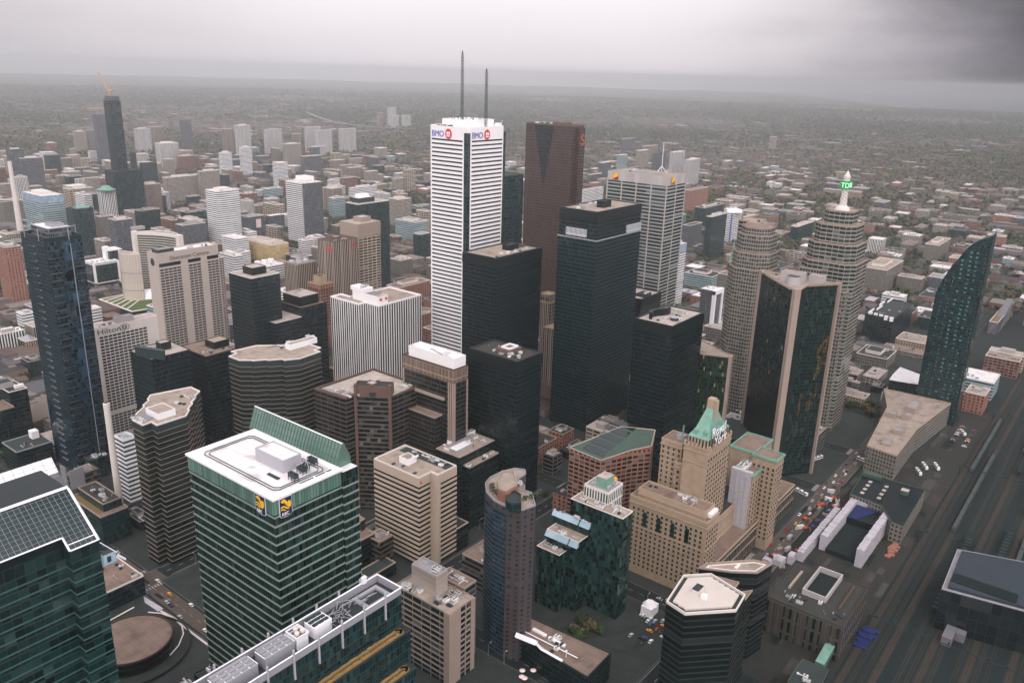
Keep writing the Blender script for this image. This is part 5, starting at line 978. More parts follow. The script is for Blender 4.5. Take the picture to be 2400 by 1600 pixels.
for yc in (126, 133.5, 139, 146, 152, 158.5):
    for i in range(40):
        z_ = 6+i*4.6; lim = [za for ya, za in prof[1:] if ya >= yc][-1:] or [205]
        if z_ > lim[0] or rd.random() < .22: continue
        wdt = 2.0 if yc in (133.5, 139, 146) else .7; y_ = yc+.5*sin(i*.35)
        if cnt < 95: at(b.T, 'window', mt_, (xs_-.12, y_, z_), (wdt, 1, 1.5), -pi/2); cnt += 1
        else: qs.face([(xs_-.12, y_+wdt/2, z_), (xs_-.12, y_-wdt/2, z_), (xs_-.12, y_-wdt/2, z_+1.5), (xs_-.12, y_+wdt/2, z_+1.5)])
part(b.T, 'window', qs, 'glass_teal')['kind'] = 'stuff'
q = MB(); q.bar((xs_, 123.5, 205), (xs_, 121.5, 210), .7); part(b.T, 'tip', q, 'dark_metal')
p_ = [(545.4,59.7),(605.4,62.1),(623.2,8.5),(556.2,0.9)]
b = B('arena', 'wide blue-grey flat roofed arena at the right edge beyond the tracks', p_, 30, 'grey_dark_slab', 'grey_roof', cat='arena', par=1.0, parm='grey_metal')
plain('arena_roof', (.026, .037, .048), .6, .15); q = MB(); q.prism(offset(b.p, -3), 30.1, 32, 0, 0); part(b.T, 'roof_deck', q, 'arena_roof'); b.box('roof_well', (b.c[0]-26, b.c[1]-14, b.c[0]-14, b.c[1]+24), 32, 32.4, 'black_steel')
p_ = [(417.2,112.2),(441.0,112.5),(442.1,96.7),(413.0,94.5),(408.5,109.9)]
b = B('walkway_hall', 'dark square roofed hall with a pale edge below the station', p_, 12, 'dark_green', 'tar', cat='hall', par=.5, parm='copper_dull'); b.clutter((b.c[0]-4, b.c[1]-4, b.c[0]+4, b.c[1]+4), 3, 151)
p_ = [(445.9,106.0),(445.8,100.5),(472.7,101.3),(473.0,107.1)]
q = MB(); q.prism(ccw(p_), 6, 11, 0, 1, None, True); c_ = (sum(p[0] for p in p_)/4, sum(p[1] for p in p_)/4); solo('skywalk', q, ['glass_green', 'copper'], 'pale green glazed walkway roof between the station and the dark hall', 'walkway', (*c_, 0))
# low convention roof with skylights
p_ = [(344.3,265.2),(358.7,263.4),(363.1,200.5),(336.3,199.8),(337.9,229.5)]
b = B('low_hall', 'low flat roofed hall with a row of white skylights at the bottom centre', p_, 18, 'black_plain', 'gravel_brown', cat='hall', par=1.0, parm='dark_metal')
A_, C_ = (351.0,264.8), (350.4,226.2); sk = MB(); sk.box(-1.1, -1.1, 0, 1.1, 1.1, 1.0); sk = sk.mesh('skylight', 'white_panel')
for i in range(20):
    if i in (6, 7, 13): continue
    at(b.T, 'skylight', sk, (A_[0]+(C_[0]-A_[0])*i/19, A_[1]+(C_[1]-A_[1])*i/19, 18), (1, 1, 1), .3)
q = MB(); pts = [(338.1,253.0), (340.0,239.1), (337.8,233.4), (337.5,218.1)]
for i in range(3): q.bar((*pts[i], 19.6), (*pts[i+1], 19.6), 1.5 if i else 3)
part(b.T, 'white_duct', q, 'white_steel'); q = MB(); pts = [(345.2,265.0), (344.7,250.9), (345.0,237.9), (345.7,212.9)]
for i in range(3): q.bar((*pts[i], 19.2), (*pts[i+1], 19.2), .6)
part(b.T, 'white_pipe', q, 'white_steel'); b.clutter((b.c[0]-12, b.c[1]-6, b.c[0]+10, b.c[1]+5), 7, 161)
for T0, T1, lb in (((339.6,261.3), (352.9,271.4), 'left'), ((343.3,219.5), (354.6,226.7), 'right')):
    q = MB(); q.cyl(T0[0], T0[1], 0, 22, .35, .2, n=8); q.cyl(T0[0], T0[1], 0, .6, .7, n=8); q.box(T0[0]-.5, T0[1]-.5, 22, T0[0]+.5, T0[1]+.5, 22.6); solo('flood_mast', q, 'white_steel', 'slim white mast %s of the low hall with skylights' % ('left' if lb == 'left' else 'at the lower right'), 'mast', (*T0, 0))
# ------------------------------------------------------------------ city hall and its square
A_, C_ = (580.0,1189.6), (589.8,1148.2)
def crescent(A, C, bulge, th):
    o = arc(A, C, bulge, 14); L = hypot(C[0]-A[0], C[1]-A[1]); nx, ny = (C[1]-A[1])/L, -(C[0]-A[0])/L
    A2, C2 = (A[0]-nx*2, A[1]-ny*2), (C[0]-nx*2, C[1]-ny*2); i_ = arc(A2, C2, bulge-th, 14); return ccw(o+i_[::-1])
b = B('civic_tower', 'pale windowless convex tower, the shorter of the curved pair', crescent(A_, C_, 11, 13), 80, 'city_hall_rib', 'gravel', cat='civic tower', par=1.0, parm='pale_concrete')
for z_ in (52, 26): b.bands(1, z_, 1, .6, 'dark_metal', .08)
A_, C_ = (621.9,1215.4), (653.0,1144.0)
b = B('civic_tower', 'dark concave glass tower with pale end walls, the taller of the curved pair', crescent(C_, A_, 22, 14), 99, 'city_hall', 'grey_roof', cat='civic tower', par=1.4, parm='pale_concrete')
for P_ in (A_, C_): b.box('end_wall', (P_[0]-3.5, P_[1]-3.5, P_[0]+3.5, P_[1]+6), 0, 100.5, 'pale_concrete')
b.bands(1, 99, 1, 3.4, 'pale_concrete', .3); b.pent((A_[0]+6, A_[1]+14, A_[0]+24, A_[1]+24), 4, 'grey_concrete', 'gravel')
sx, sy = (605.4,1159.8); q = MB()
for z0, z1, r0, r1 in ((6, 8, 6, 14), (8, 12, 14, 18.5), (12, 17, 18.5, 17), (17, 21, 17, 11), (21, 23, 11, 2)): q.cyl(sx, sy, z0, z1, r0, r1, n=32)
q.cyl(sx, sy, 0, 6, 6, n=20, mi=1); solo('council_chamber', q, ['white_panel', 'glass_black'], 'white saucer shaped dome between the curved towers', 'dome', (sx, sy, 0))
pp = [(546.1,1197.6),(545.8,1102.0),(577.2,1097.5),(619.3,1100.1),(616.7,1174.1),(583.7,1198.8)]
b = B('podium', 'planted podium roof with pale edge walkways round the curved towers', pp, 11, 'dark_green', 'lawn', cat='podium', par=1.2, parm='pale_concrete', pth=2.2)
q = MB(); 
for i in range(5): f = (i+1)/6; a = (pp[0][0]+(pp[1][0]-pp[0][0])*f, pp[0][1]+(pp[1][1]-pp[0][1])*f); c = (pp[5][0]+(pp[4][0]-pp[5][0])*f, pp[5][1]+(pp[4][1]-pp[5][1])*f); q.bar((*a, 11.2), (*c, 11.2), 1.4)
part(b.T, 'walkway', q, 'pale_concrete')
b = B('court_house', 'dark glass court block with white columns and roof frame left of the pale convex tower', (596.7,1309.1,636.4,1341.5), 38, 'dark_green', 'white_roof', cat='court house', par=1.2, parm='white_panel')
b.box('white_tower', (b.x0+30, b.y0+20, b.x0+38, b.y0+30), 38, 58, 'white_panel'); b.mass((b.x0+34, b.y0+14, b.x0+56, b.y0+40), 38, 52, 'dark_green', 'white_roof', parm='white_panel'); b.piers(*b.south(), 2, 4, .8, 0, 38, 'white_panel'); b.bands(2, 37, 30, 1.5, 'white_panel', .5); b.clutter((b.x0+3, b.y0+3, b.x0+28, b.y1-3), 8, 171)
# copper round pavilion, mansion block and park at the left
rx, ry = (393.4,1103.4); q = MB(); q.cyl(rx, ry, 0, 14, 15, n=30, mi=1); q.cyl(rx, ry, 14, 16, 17.5, 17.5, n=30); q.cyl(rx, ry, 16, 18, 16.5, 7, n=30); q.cyl(rx, ry, 18, 19, 4, 3, n=14, mi=2); solo('pavilion', q, ['copper', 'stone', 'dark_metal'], 'round pavilion with a pale green saucer roof at the left edge', 'pavilion', (rx, ry, 0))
b = B('old_building', 'old columned stone law building with dark slate roofs by the green saucer roof', (383.9,1046.7,397.7,1068.7), 18, 'stone_arcade', 'grey_roof', cat='building'); q = MB(); q.cyl(b.c[0], b.c[1], 18, 24, 9, 1, n=4); part(b.T, 'slate_roof', q, 'grey_metal'); b.piers(*b.south(), 6, 1.2, .8, 0, 17, 'stone')
b = B('office_block', 'dark block with a square cluttered roof at the left edge beside the blue tower', (271.3,797.4,287.4,827.4), 52, 'black_plain', 'gravel_dark', cat='office block', par=1, parm='pale_concrete'); b.box('white_unit', (b.x0+8, b.y0+6, b.x0+16, b.y0+9), 52, 55, 'white_panel'); b.pent((b.x0-6, b.y0+14, b.x0+10, b.y0+26), 5, 'grey_concrete', 'tar'); b.clutter((b.x0+2, b.y0+10, b.x1-2, b.y1-2), 6, 172); b.mass((b.x0-20, b.y0-8, b.x0-.1, b.y0+16), 0, 40, 'black_plain', 'gravel_brown', parm='tan_precast')
b = B('low_hall', 'dark flat roofed hall at the foot of the blue tower, edged in grey', (246.0,729.6,275.9,759.6), 22, 'black_plain', 'tar', cat='hall', par=1, parm='grey_metal'); b.box('sloped_vent', (b.x1-9, b.y1-12, b.x1-3, b.y1-5), 22, 29, 'white_panel'); b.clutter((b.x0+4, b.y0+3, b.x1-10, b.y0+16), 4, 173)
gx, gy = (249.7,618.1); q = MB(); q.bar((gx, gy, 28), (gx, gy, 46), .6); q.box(gx-9, gy+3, 30, gx-8.2, gy+12, 46); q.box(gx-8, gy-1, 28, gx+3, gy-.2, 44); solo('screen_wall', q, 'louvre', 'pale gridded screen walls standing on a roof left of the white chimney', 'screen wall', (gx, gy, 0))
b = B('office_block', 'brown building with a small roof terrace wedged between the two notched banded towers', (369.9,619.2,386.3,645.2), 64, 'brown_bands', 'gravel_brown', cat='office block', parm='brown_granite'); b.clutter((b.x0+1, b.y0+3, b.x1-1, b.y1-3), 5, 174)
b = B('office_block', 'pale striped low block with a plant filled roof right of the white chimney', (284.3,613.7,294.2,627.7), 56, 'white_bands', 'grey_roof', cat='office block', parm='white_panel'); b.box('pool', (b.x0+4, b.y1-8, b.x0+12, b.y1-2), 56, 56.3, 'glass_sky'); b.clutter((b.x0+1, b.y0+1, b.x1-1, b.y1-8), 7, 175)
# ------------------------------------------------------------------ mid-distance blocks that stand out
MID = [
('office_tower', 'tower with pale blue glass crown over green and white bands at the left', (638.8,1568.9,677.5,1646.5)+(112,), 'blue_bands', 'white_roof', 'crown'),
('office_tower', 'copper capped tower with white ribs beyond the curved towers', (780.6,1641.8,810.0,1657.2)+(100,), 'white_piers', 'grey_roof', 'dome'),
('office_tower', 'dark tower with a pale green barrel roof left of centre', (667.5,1515.7,703.3,1542.5)+(92,), 'dark_green', 'tar', 'barrel'),
('office_tower', 'dark tower with a white rim and red steel post before the copper capped tower', (667.0,1364.5,696.2,1390.1)+(92,), 'dark_grey_grid', 'gravel_brown', 'pent'),
('office_tower', 'brown ribbed tower with a taller side shaft above the dark concave tower', (962.2,1804.3,996.1,1832.5)+(82,), 'tan_piers2', 'gravel_brown', 'pent'),
('office_tower', 'bright white banded tower with rounded corners and white plant room', (876.6,1390.9,924.6,1428.6)+(118,), 'white_bands', 'white_roof', 'pent'),
('office_block', 'dark boxy block with a pale roof rim left of the white banded tower', (854.8,1440.0,881.3,1498.9)+(58,), 'dark_grey_grid', 'gravel_pale', 'pent'),
('office_block', 'beige terraced block with a white striped end right of the tall pale hotel', (736.6,1135.1,753.5,1177.1)+(56,), 'white_bands', 'white_roof', 'pent'),
('shopping_centre', 'wide ochre shopping hall with a brown skylit roof', (891.1,1253.4,929.5,1373.4)+(34,), 'eaton', 'gravel_pale', 'sky'),
('office_block', 'lilac and white block on the roof of the ochre hall', (846.9,1295.7,874.3,1339.8)+(46,), 'white_bands', 'white_roof', None),
('cinema_block', 'black glass block with pink media screen left of the dark white edged tower', (1015.6,1501.9,1056.2,1529.0)+(40,), 'dark_grey_grid', 'grey_roof', 'screen'),
('cinema_block', 'dark block with stepped grey roof right of the pink screen', (1070.2,1502.4,1107.1,1510.1)+(36,), 'dark_grey_grid', 'white_roof', None),
('office_tower', 'dark grey tower with white stripes down one edge and a white cluttered top', (1033.2,1331.9,1077.8,1390.3)+(126,), 'dark_grey_grid', 'white_roof', 'white_edge'),
('department_store', 'low cream striped store with domes on its roof', (779.1,1132.3,830.6,1168.0)+(30,), 'white_bands', 'white_roof', 'drums'),
('apartment_block', 'pink striped apartment block behind the dark white edged tower', (1340,1623,1376,1658,58), 'tan_piers', 'gravel_pale', 'pent'),
('apartment_block', 'white gridded block with a stepped roof right of the pink striped one', (1375,1591,1463,1599,60), 'white_bands', 'white_roof', 'pent'),
('apartment_block', 'cream balconied block left of the striped skyscraper', (1328.9,1374.2,1370.9,1410.1)+(60,), 'precast_grid', 'gravel_pale', 'pent'),
('office_block', 'long grey roofed block just left of the striped skyscraper', (1208.9,1203.1,1249.4,1260.8)+(44,), 'blue_bands', 'grey_roof', 'pent'),
('office_block', 'dark glass block tucked against the left edge of the striped skyscraper', (1094.1,1074.8,1120.4,1093.4)+(52,), 'dark_green', 'grey_roof', None),
('office_block', 'low brown gridded warehouse with a yellow roof hut', (981.3,1011.8,1010.5,1037.4)+(30,), 'dull_grid', 'gravel_pale', 'pent'),
('office_block', 'low stone row with a long gravel roof left of the striped skyscraper', (853.3,885.4,922.5,911.7)+(28,), 'brick_small', 'gravel_brown', 'pent'),
('office_block', 'old brown block under the long gravel roofs beside the striped skyscraper', (756.4,744.3,777.4,752.4)+(34,), 'brick_small', 'gravel_brown', None),
('office_block', 'white and cream block peeping between the dark green slab and the red skyscraper', (1291,992,1314,1014,25), 'white_piers', 'gravel_pale', None),
('apartment_tower', 'slender white honeycomb apartment tower right of the steel banded skyscraper', (1137.6,567.2,1166.5,569.0)+(100,), 'white_bands', 'white_roof', 'crown'),
('apartment_block', 'red roofed narrow block behind the honeycomb tower', (1573,761,1631,766,51), 'dark_grey_grid', 'rust', None),
('office_block', 'wide dark green block with a light roof rim right of the steel banded skyscraper', (1854,862,1978,889,46), 'dark_green', 'gravel_dark', 'pent'),
('apartment_tower', 'dark green glass apartment slab with a red roof strip', (1504,683,1574,695,87), 'dark_green', 'grey_roof', 'pent'),
('apartment_tower', 'white and violet edged apartment tower with a domed top', (1718,733,1770,747,65), 'white_bands', 'white_roof', 'dome2'),
('apartment_block', 'cream mid-rise just right of the violet edged tower', (1903,775,1956,785,29), 'precast_grid', 'gravel_pale', None),
('office_block', 'low block with a bright white roof in front of the copper spire', (1321.0,614.8,1346.9,641.2)+(26,), 'dark_grey_grid', 'white_roof', None),
('office_block', 'teal glass block with a flat roof below the white roofed block', (1284.1,572.2,1327.1,623.3)+(24,), 'blue_bands', 'gravel_dark', 'pent'),
('office_block', 'white portal framed block with a glass middle right of the honeycomb tower', (1063.8,467.0,1088.9,488.7)+(60,), 'dark_grey_grid', 'white_roof', 'frame'),
('office_block', 'tan old warehouse right of the white portal framed block', (1228.2,521.8,1257.4,529.3)+(46,), 'dull_grid', 'gravel_brown', None),
('office_block', 'low curved grey roof between the wide black tower and the gold towers', (1035.0,426.0,1045.6,464.9)+(16,), 'dull_grid', 'gravel_pale', 'pent'),
('office_block', 'dark glass block behind the two stone drum towers', (1857,634,1995,639,30), 'dark_green', 'gravel_pale', 'pent'),
('apartment_block', 'long brown balconied block right of the spired stone tower', (1483.4,344.6,1760.0,386.1)+(40,), 'dull_grid', 'gravel', 'pent'),
('apartment_block', 'long brown striped block above the sail tower with pale roof huts', (1838.3,336.6,2168.2,363.3)+(34,), 'dull_grid', 'gravel', 'pent'),
('office_block', 'white gridded box with brown columns right of the spired stone tower', (1835.6,445.2,1868.6,473.9)+(30,), 'white_piers', 'white_roof', None),
('office_block', 'dark block with white zigzag parapets right of the spired stone tower', (1185.8,256.3,1320.6,294.1)+(36,), 'black_plain', 'tar', 'zig'),
('office_block', 'low grey roofs with an oval ramp left of the pale fan roof', (1067.7,230.1,1113.8,267.5)+(14,), 'dull_grid', 'gravel_dark', 'pent'),
('gallery', 'grey block with a tall sharply gabled white frame right of the sail tower', (1344.0,150.0,1511.6,161.3)+(18,), 'grey_slab', 'roof_plant', 'gable'),
('apartment_tower', 'very tall dark tower under construction with a tower crane at the far left', (882,1764,904,1793,265), 'l_tower', 'tar', 'aura'),
('apartment_tower', 'dark ribbed tower with a construction jib just left of the tallest crane topped tower', (1408,2934,1443,2953,165), 'dark_grey_grid', 'tar', 'jib'),
('apartment_tower', 'navy blue slab tower standing alone before the woods', (1911,3251,1958,3263,117), 'dark_grey_grid', 'tar', None),
('apartment_tower', 'pale striped slab left of its brown striped twin in the far left', (1710,3248,1774,3261,91), 'white_piers', 'gravel_pale', 'pent'),
('apartment_tower', 'brown striped slab beside its pale striped twin', (1874,3427,1934,3440,83), 'tan_piers2', 'gravel_brown', None),
('apartment_tower', 'white and grey balconied slab in front of the navy slab', (1468,2640,1536,2670,89), 'white_piers', 'white_roof', 'pent'),
('apartment_tower', 'lower pinkish white slab in front of the balconied slab', (1402,2505,1438,2515,53), 'precast_grid', 'white_roof', None),
('office_block', 'red brick block with white window columns in the left distance', (1499,2577,1554,2584,51), 'brick_grid', 'rust', 'pent'),
('apartment_tower', 'large white slab with a grey glass middle, tallest of the pale cluster', (1793,2688,1855,2698,134), 'white_piers', 'white_roof', 'pent'),
('apartment_tower', 'pinkish slab left of the tallest pale slab', (1930,2984,1977,2994,99), 'tan_piers2', 'gravel_pale', None),
('apartment_tower', 'white ribbed tower with dark glass middle, left of a matching pair', (1495,2324,1529,2344,82), 'white_bands', 'white_roof', 'pent'),
('apartment_tower', 'white ribbed tower with dark glass middle, right of a matching pair', (1570,2333,1607,2345,94), 'white_bands', 'white_roof', 'pent'),
('office_block', 'white small tower left of the crane topped tower', (1399,2985,1430,3001,41), 'white_bands', 'white_roof', None),
('office_block', 'brown capped tower at the far left with a reddish frame', (1336,3166,1370,3185,59), 'brick_grid', 'gravel_brown', 'pent'),
('office_block', 'tan tower beside the brown capped tower at the far left', (1366,3053,1385,3065,47), 'precast_grid', 'gravel_pale', None),
('office_block', 'ochre slim block in the left distance', (1253,2734,1279,2744,46), 'tan_frame', 'gravel_pale', None),
('office_block', 'grey gridded block below the brown capped tower', (1219,2798,1252,2810,43), 'dull_grid', 'grey_roof', None),
('office_block', 'dark block beside the grey gridded block at the far left', (1145,2712,1178,2749,61), 'dark_green', 'tar', None),
('apartment_tower', 'tan stepped slab at the far left before the woods', (1531,3375,1577,3388,79), 'precast_grid', 'gravel_pale', 'pent'),
('apartment_tower', 'grey slab touching the dark ribbed tower at the far left', (1588,3388,1615,3397,82), 'dull_grid', 'gravel_pale', None),
('condo_tower', 'dark framed condominium at the left edge, the nearer of two', (917,2334,969,2349,99), 'dark_grey_grid', 'grey_roof', 'pent'),
('condo_tower', 'dark condominium at the left edge, the farther and taller of two', (941,2474,981,2488,109), 'dark_grey_grid', 'tar', 'pent'),
('office_block', 'long tan pixel patterned block in the left distance', (1132,2020,1220,2039,63), 'precast_grid', 'gravel_pale', 'pent'),
('office_block', 'tan pixel patterned tower right of the long patterned block', (1214,1997,1271,2009,75), 'precast_grid', 'gravel_pale', 'pent'),
('office_tower', 'dark green block right of the foot of the crane topped tower', (1231,2316,1274,2333,68), 'dark_green', 'tar', None),
('office_tower', 'dark low tower touching the crane topped tower on its right', (1210,2334,1224,2346,97), 'l_tower', 'tar', None),
('office_block', 'pale ribbed block below the crane topped tower', (1027,2291,1054,2299,42), 'white_piers', 'gravel_pale', None),
('office_block', 'pale grey gridded block next to the pale ribbed block', (1023,2216,1054,2225,52), 'precast_grid', 'grey_roof', None),
('hospital', 'long cream hospital block right of the copper capped tower', (996,2000,1063,2021,33), 'white_bands', 'gravel_pale', 'pent'),
('hospital', 'blank beige block left of the copper capped tower', (934,2124,993,2158,40), 'precast_grid', 'gravel_pale', 'pent'),
('office_block', 'red brick block with stepped roof right of the white banded tower', (1248,1853,1285,1874,29), 'brick_grid', 'rust', 'pent'),
('office_block', 'dark brown block at the far left edge with green copper turret', (462.4,1280.8,484.2,1314.8)+(88,), 'brick_small', 'copper_dull', 'pent'),
('office_block', 'long dark block left of the thin grey chimney', (707.6,1931.1,746.6,1991.1)+(54,), 'dull_grid', 'gravel_dark', 'pent'),
('apartment_slab', 'leftmost pale slab of the hazy cluster beyond the dark white edged tower', (2035,2855,2118,2864,102), 'white_piers', 'white_roof', None),
('apartment_slab', 'second pale slab of the hazy cluster', (2073,2722,2108,2733,92), 'tan_piers2', 'white_roof', None),
('apartment_slab', 'third pale slab of the hazy cluster with a flat top', (2277,2908,2361,2918,100), 'white_piers', 'white_roof', None),
('apartment_slab', 'fourth pale slab of the hazy cluster, nearer and broader', (2228,2772,2306,2781,97), 'white_piers', 'white_roof', None),
('apartment_slab', 'rightmost pale slab of the hazy cluster', (2363,2790,2452,2800,97), 'white_piers', 'white_roof', None),
('apartment_slab', 'cream slab with a brown side in front of the hazy cluster', (1820,2446,1892,2459,84), 'precast_grid', 'white_roof', 'pent'),
('apartment_slab', 'dark sided slab in front of the hazy cluster', (1739,2234,1809,2256,64), 'dark_grey_grid', 'gravel_pale', None),
('apartment_slab', 'white sided slab left of the dark white edged tower', (1503,2056,1538,2082,74), 'white_bands', 'white_roof', None),
('apartment_slab', 'short pale slab low in the hazy cluster', (2131,2680,2194,2693,44), 'white_piers', 'white_roof', None),
('apartment_slab', 'pale slab in the middle of the small far group left of the masts', (3714,3908,3774,3927,112), 'white_piers', 'white_roof', None),
('apartment_slab', 'cream slab at the left of the small far group left of the masts', (3687,3979,3734,3991,80), 'precast_grid', 'white_roof', None),
('apartment_slab', 'striped slab low in the small far group left of the masts', (3659,3828,3717,3839,73), 'white_piers', 'white_roof', None),
('apartment_slab', 'striped slab at the right of the small far group left of the masts', (3720,3795,3788,3807,72), 'white_piers', 'white_roof', None),
('school', 'red brick school among trees left of the striped skyscraper', (1997,2224,2051,2244,51), 'brick_grid', 'rust', None),
('school', 'pale long block among trees beyond the pink striped apartments', (2043,2361,2101,2371,29), 'precast_grid', 'gravel_pale', None),
('office_block', 'cream block before the wooded neighbourhood, beside a white peaked roof', (1813,2136,1860,2147,39), 'precast_grid', 'gravel_pale', None),
('office_block', 'flat pale block left of the striped skyscraper at its upper third', (1895,1962,1952,1981,23), 'blue_bands', 'white_roof', None),
('apartment_slab', 'row of pale fluted slabs between the red skyscraper and the steel banded tower', (1859,1224,1973,1233,50), 'white_bands', 'gravel_pale', None),
('apartment_tower', 'blue grey slab left of the steel banded skyscraper', (2405,1505,2461,1510,63), 'dark_grey_grid', 'white_roof', None),
('apartment_tower', 'pale grey tower behind the steel banded skyscraper, left of its mast', (2712,1619,2764,1626,62), 'blue_bands', 'white_roof', None),
('apartment_tower', 'cream slab behind the steel banded skyscraper, left of its mast', (2837,1611,2913,1616,72), 'precast_grid', 'white_roof', None),
('apartment_tower', 'dark rounded tower right behind the mast of the steel banded skyscraper', (2603,1419,2690,1427,88), 'dark_grey_grid', 'tar', None),
('apartment_tower', 'white tower with dark stripes right of the mast, left of two', (2547,1315,2628,1319,105), 'white_piers', 'white_roof', None),
('apartment_tower', 'white tower with dark stripes right of the mast, right of two', (2511,1239,2591,1243,88), 'white_piers', 'white_roof', 'pent'),
('office_block', 'long blue grey hospital wall in the woods behind the steel banded skyscraper', (3478,2070,3712,2082,58), 'dark_grey_grid', 'grey_roof', None),
('apartment_slab', 'brown pair of slabs behind the dark rounded tower', (3155,1766,3264,1773,61), 'tan_piers2', 'gravel_brown', None),
('apartment_block', 'orange brick apartment crescent right of the steel banded skyscraper', (2035,993,2199,1014,58), 'brick_small', 'gravel_brown', None),
('office_block', 'slate block left of the steel banded skyscraper with a red end', (2325,1499,2399,1512,30), 'dark_grey_grid', 'gravel_pale', None),
('apartment_tower', 'lone pale tower far out in the trees at the right', (4250,1641,4309,1647,63), 'precast_grid', 'gravel_pale', None),
]
for i, (nm, lb, r, fac, roof, ex) in enumerate(MID):
    h = r[4]
    w_, d_ = r[2]-r[0], r[3]-r[1]
    if w_ < 6: r = (r[0], r[1], r[0]+10, r[3]); w_ = 10
    if d_ < 8: r = (r[0], r[1], r[2], r[1]+16); d_ = 16
    if d_ > 90: r = (r[0], r[1], r[2], r[1]+90); d_ = 90
    if w_ > 110: r = (r[0], r[1], r[0]+110, r[3]); w_ = 110
    b = B(nm, lb, r[:4], h, fac, roof, cat=nm.replace('_', ' '), par=1.0, parm='pale_concrete' if roof != 'tar' else 'dark_metal')
    k = .22
    if ex in ('pent', 'crown', 'white_edge', 'sky'): b.pent((b.x0+w_*.25, b.y0+d_*.3, b.x1-w_*.25, b.y1-d_*.2), 4 if ex != 'crown' else 5, 'pale_concrete', roof)
    if ex: b.clutter((b.x0, b.y0, b.x1, b.y1), 3+i % 4, 300+i)
    if ex == 'crown': q = MB(); q.prism(offset(b.p, .3), h-13, h+1, 0, None, BAY['blue_top']); part(b.T, 'glass_crown', q, 'blue_top')
    if ex == 'dome': q = MB(); q.cyl(*b.c, h, h+3, w_*.55, w_*.6, n=16); q.cyl(*b.c, h+3, h+10, w_*.5, w_*.22, n=16); part(b.T, 'copper_cap', q, 'copper')
    if ex == 'dome2': q = MB(); q.cyl(*b.c, h, h+5, w_*.35, w_*.3, n=14); q.cyl(*b.c, h+5, h+8, w_*.3, 1, n=14); part(b.T, 'dome', q, 'white_panel'); b.box('violet_edge', (b.x0-.3, b.y0-.3, b.x0+2.5, b.y0+2.5), 0, h, 'sign_blue')
    if ex == 'barrel':
        q = MB(); n_ = 8
        for j in range(n_):
            a0, a1 = pi*j/n_, pi*(j+1)/n_; m_ = (b.y0+b.y1)/2; r_ = d_*.3
            q.face([(b.x0+w_*.25, m_-r_*cos(a0), h+r_*.45*sin(a0)), (b.x1-w_*.1, m_-r_*cos(a0), h+r_*.45*sin(a0)), (b.x1-w_*.1, m_-r_*cos(a1), h+r_*.45*sin(a1)), (b.x0+w_*.25, m_-r_*cos(a1), h+r_*.45*sin(a1))])
        q.face([(b.x0+w_*.25, (b.y0+b.y1)/2-d_*.3*cos(pi*j/8), h+d_*.135*sin(pi*j/8)) for j in range(9)][::-1]); part(b.T, 'barrel_roof', q, 'copper')
    if ex == 'screen': q = MB(); q.box(b.x0+w_*.45, b.y0-.5, h*.4, b.x0+w_*.75, b.y0-.2, h*.85); part(b.T, 'media_screen', q, 'sign_pink')
    if ex == 'white_edge':
        q = MB()
        for j in range(30): q.box(b.x0-1.2, b.y0+6, h-2-j*4, b.x0-.1, b.y1, h-.4-j*4)
        part(b.T, 'white_balconies', q, 'white_panel'); b.pent((b.x0+w_*.45, b.y0+d_*.4, b.x1-w_*.05, b.y1-d_*.1), 9, 'white_panel', 'white_roof', 'plant_tower')
    if ex == 'sky': b.box('skylight', (b.x0+w_*.4, b.y0+d_*.35, b.x0+w_*.75, b.y0+d_*.55), h, h+1.5, 'white_panel', 'grey_metal')
    if ex == 'drums':
        for j in range(3): q = MB(); q.cyl(b.x0+w_*(.2+.25*j), b.y0+d_*.5, h, h+8, 5, n=16); part(b.T, 'roof_drum', q, 'white_panel')
    if ex == 'frame':
        for rr in ((b.x0-2, b.y0-2, b.x0+2, b.y0+3), (b.x1-3, b.y0-2, b.x1+1, b.y0+3)): b.box('white_pillar', rr, 0, h, 'white_panel')
        b.box('white_lintel', (b.x0-2, b.y0-2.1, b.x1+1, b.y0+3), h-5, h+1.2, 'white_panel')
    if ex == 'zig':
        q = MB()
        for j in range(5): q.box(b.x0-3+j*2.2, b.y0+j*d_/5, h-3, b.x0+j*2.2, b.y0+(j+.6)*d_/5, h+3)
        for j in range(4): q.box(b.x0+6+j*w_/4, b.y1-3-(j % 2)*4, h, b.x0+6+(j+1)*w_/4, b.y1-2-(j % 2)*4, h+2.6)
        part(b.T, 'white_parapet', q, 'white_panel')
    if ex == 'gable':
        q = MB()
        for y_ in (b.y0-1.2, b.y0+8): q.face([(b.x0, y_, 0), (b.x1+4, y_, 0), (b.x1+4, y_, h+14), (b.x0+w_*.4, y_, h)])
        q.face([(b.x0+w_*.4, b.y0-1.2, h), (b.x1+4, b.y0-1.2, h+14), (b.x1+4, b.y0+8, h+14), (b.x0+w_*.4, b.y0+8, h)]); part(b.T, 'gabled_frame', q, 'louvre')
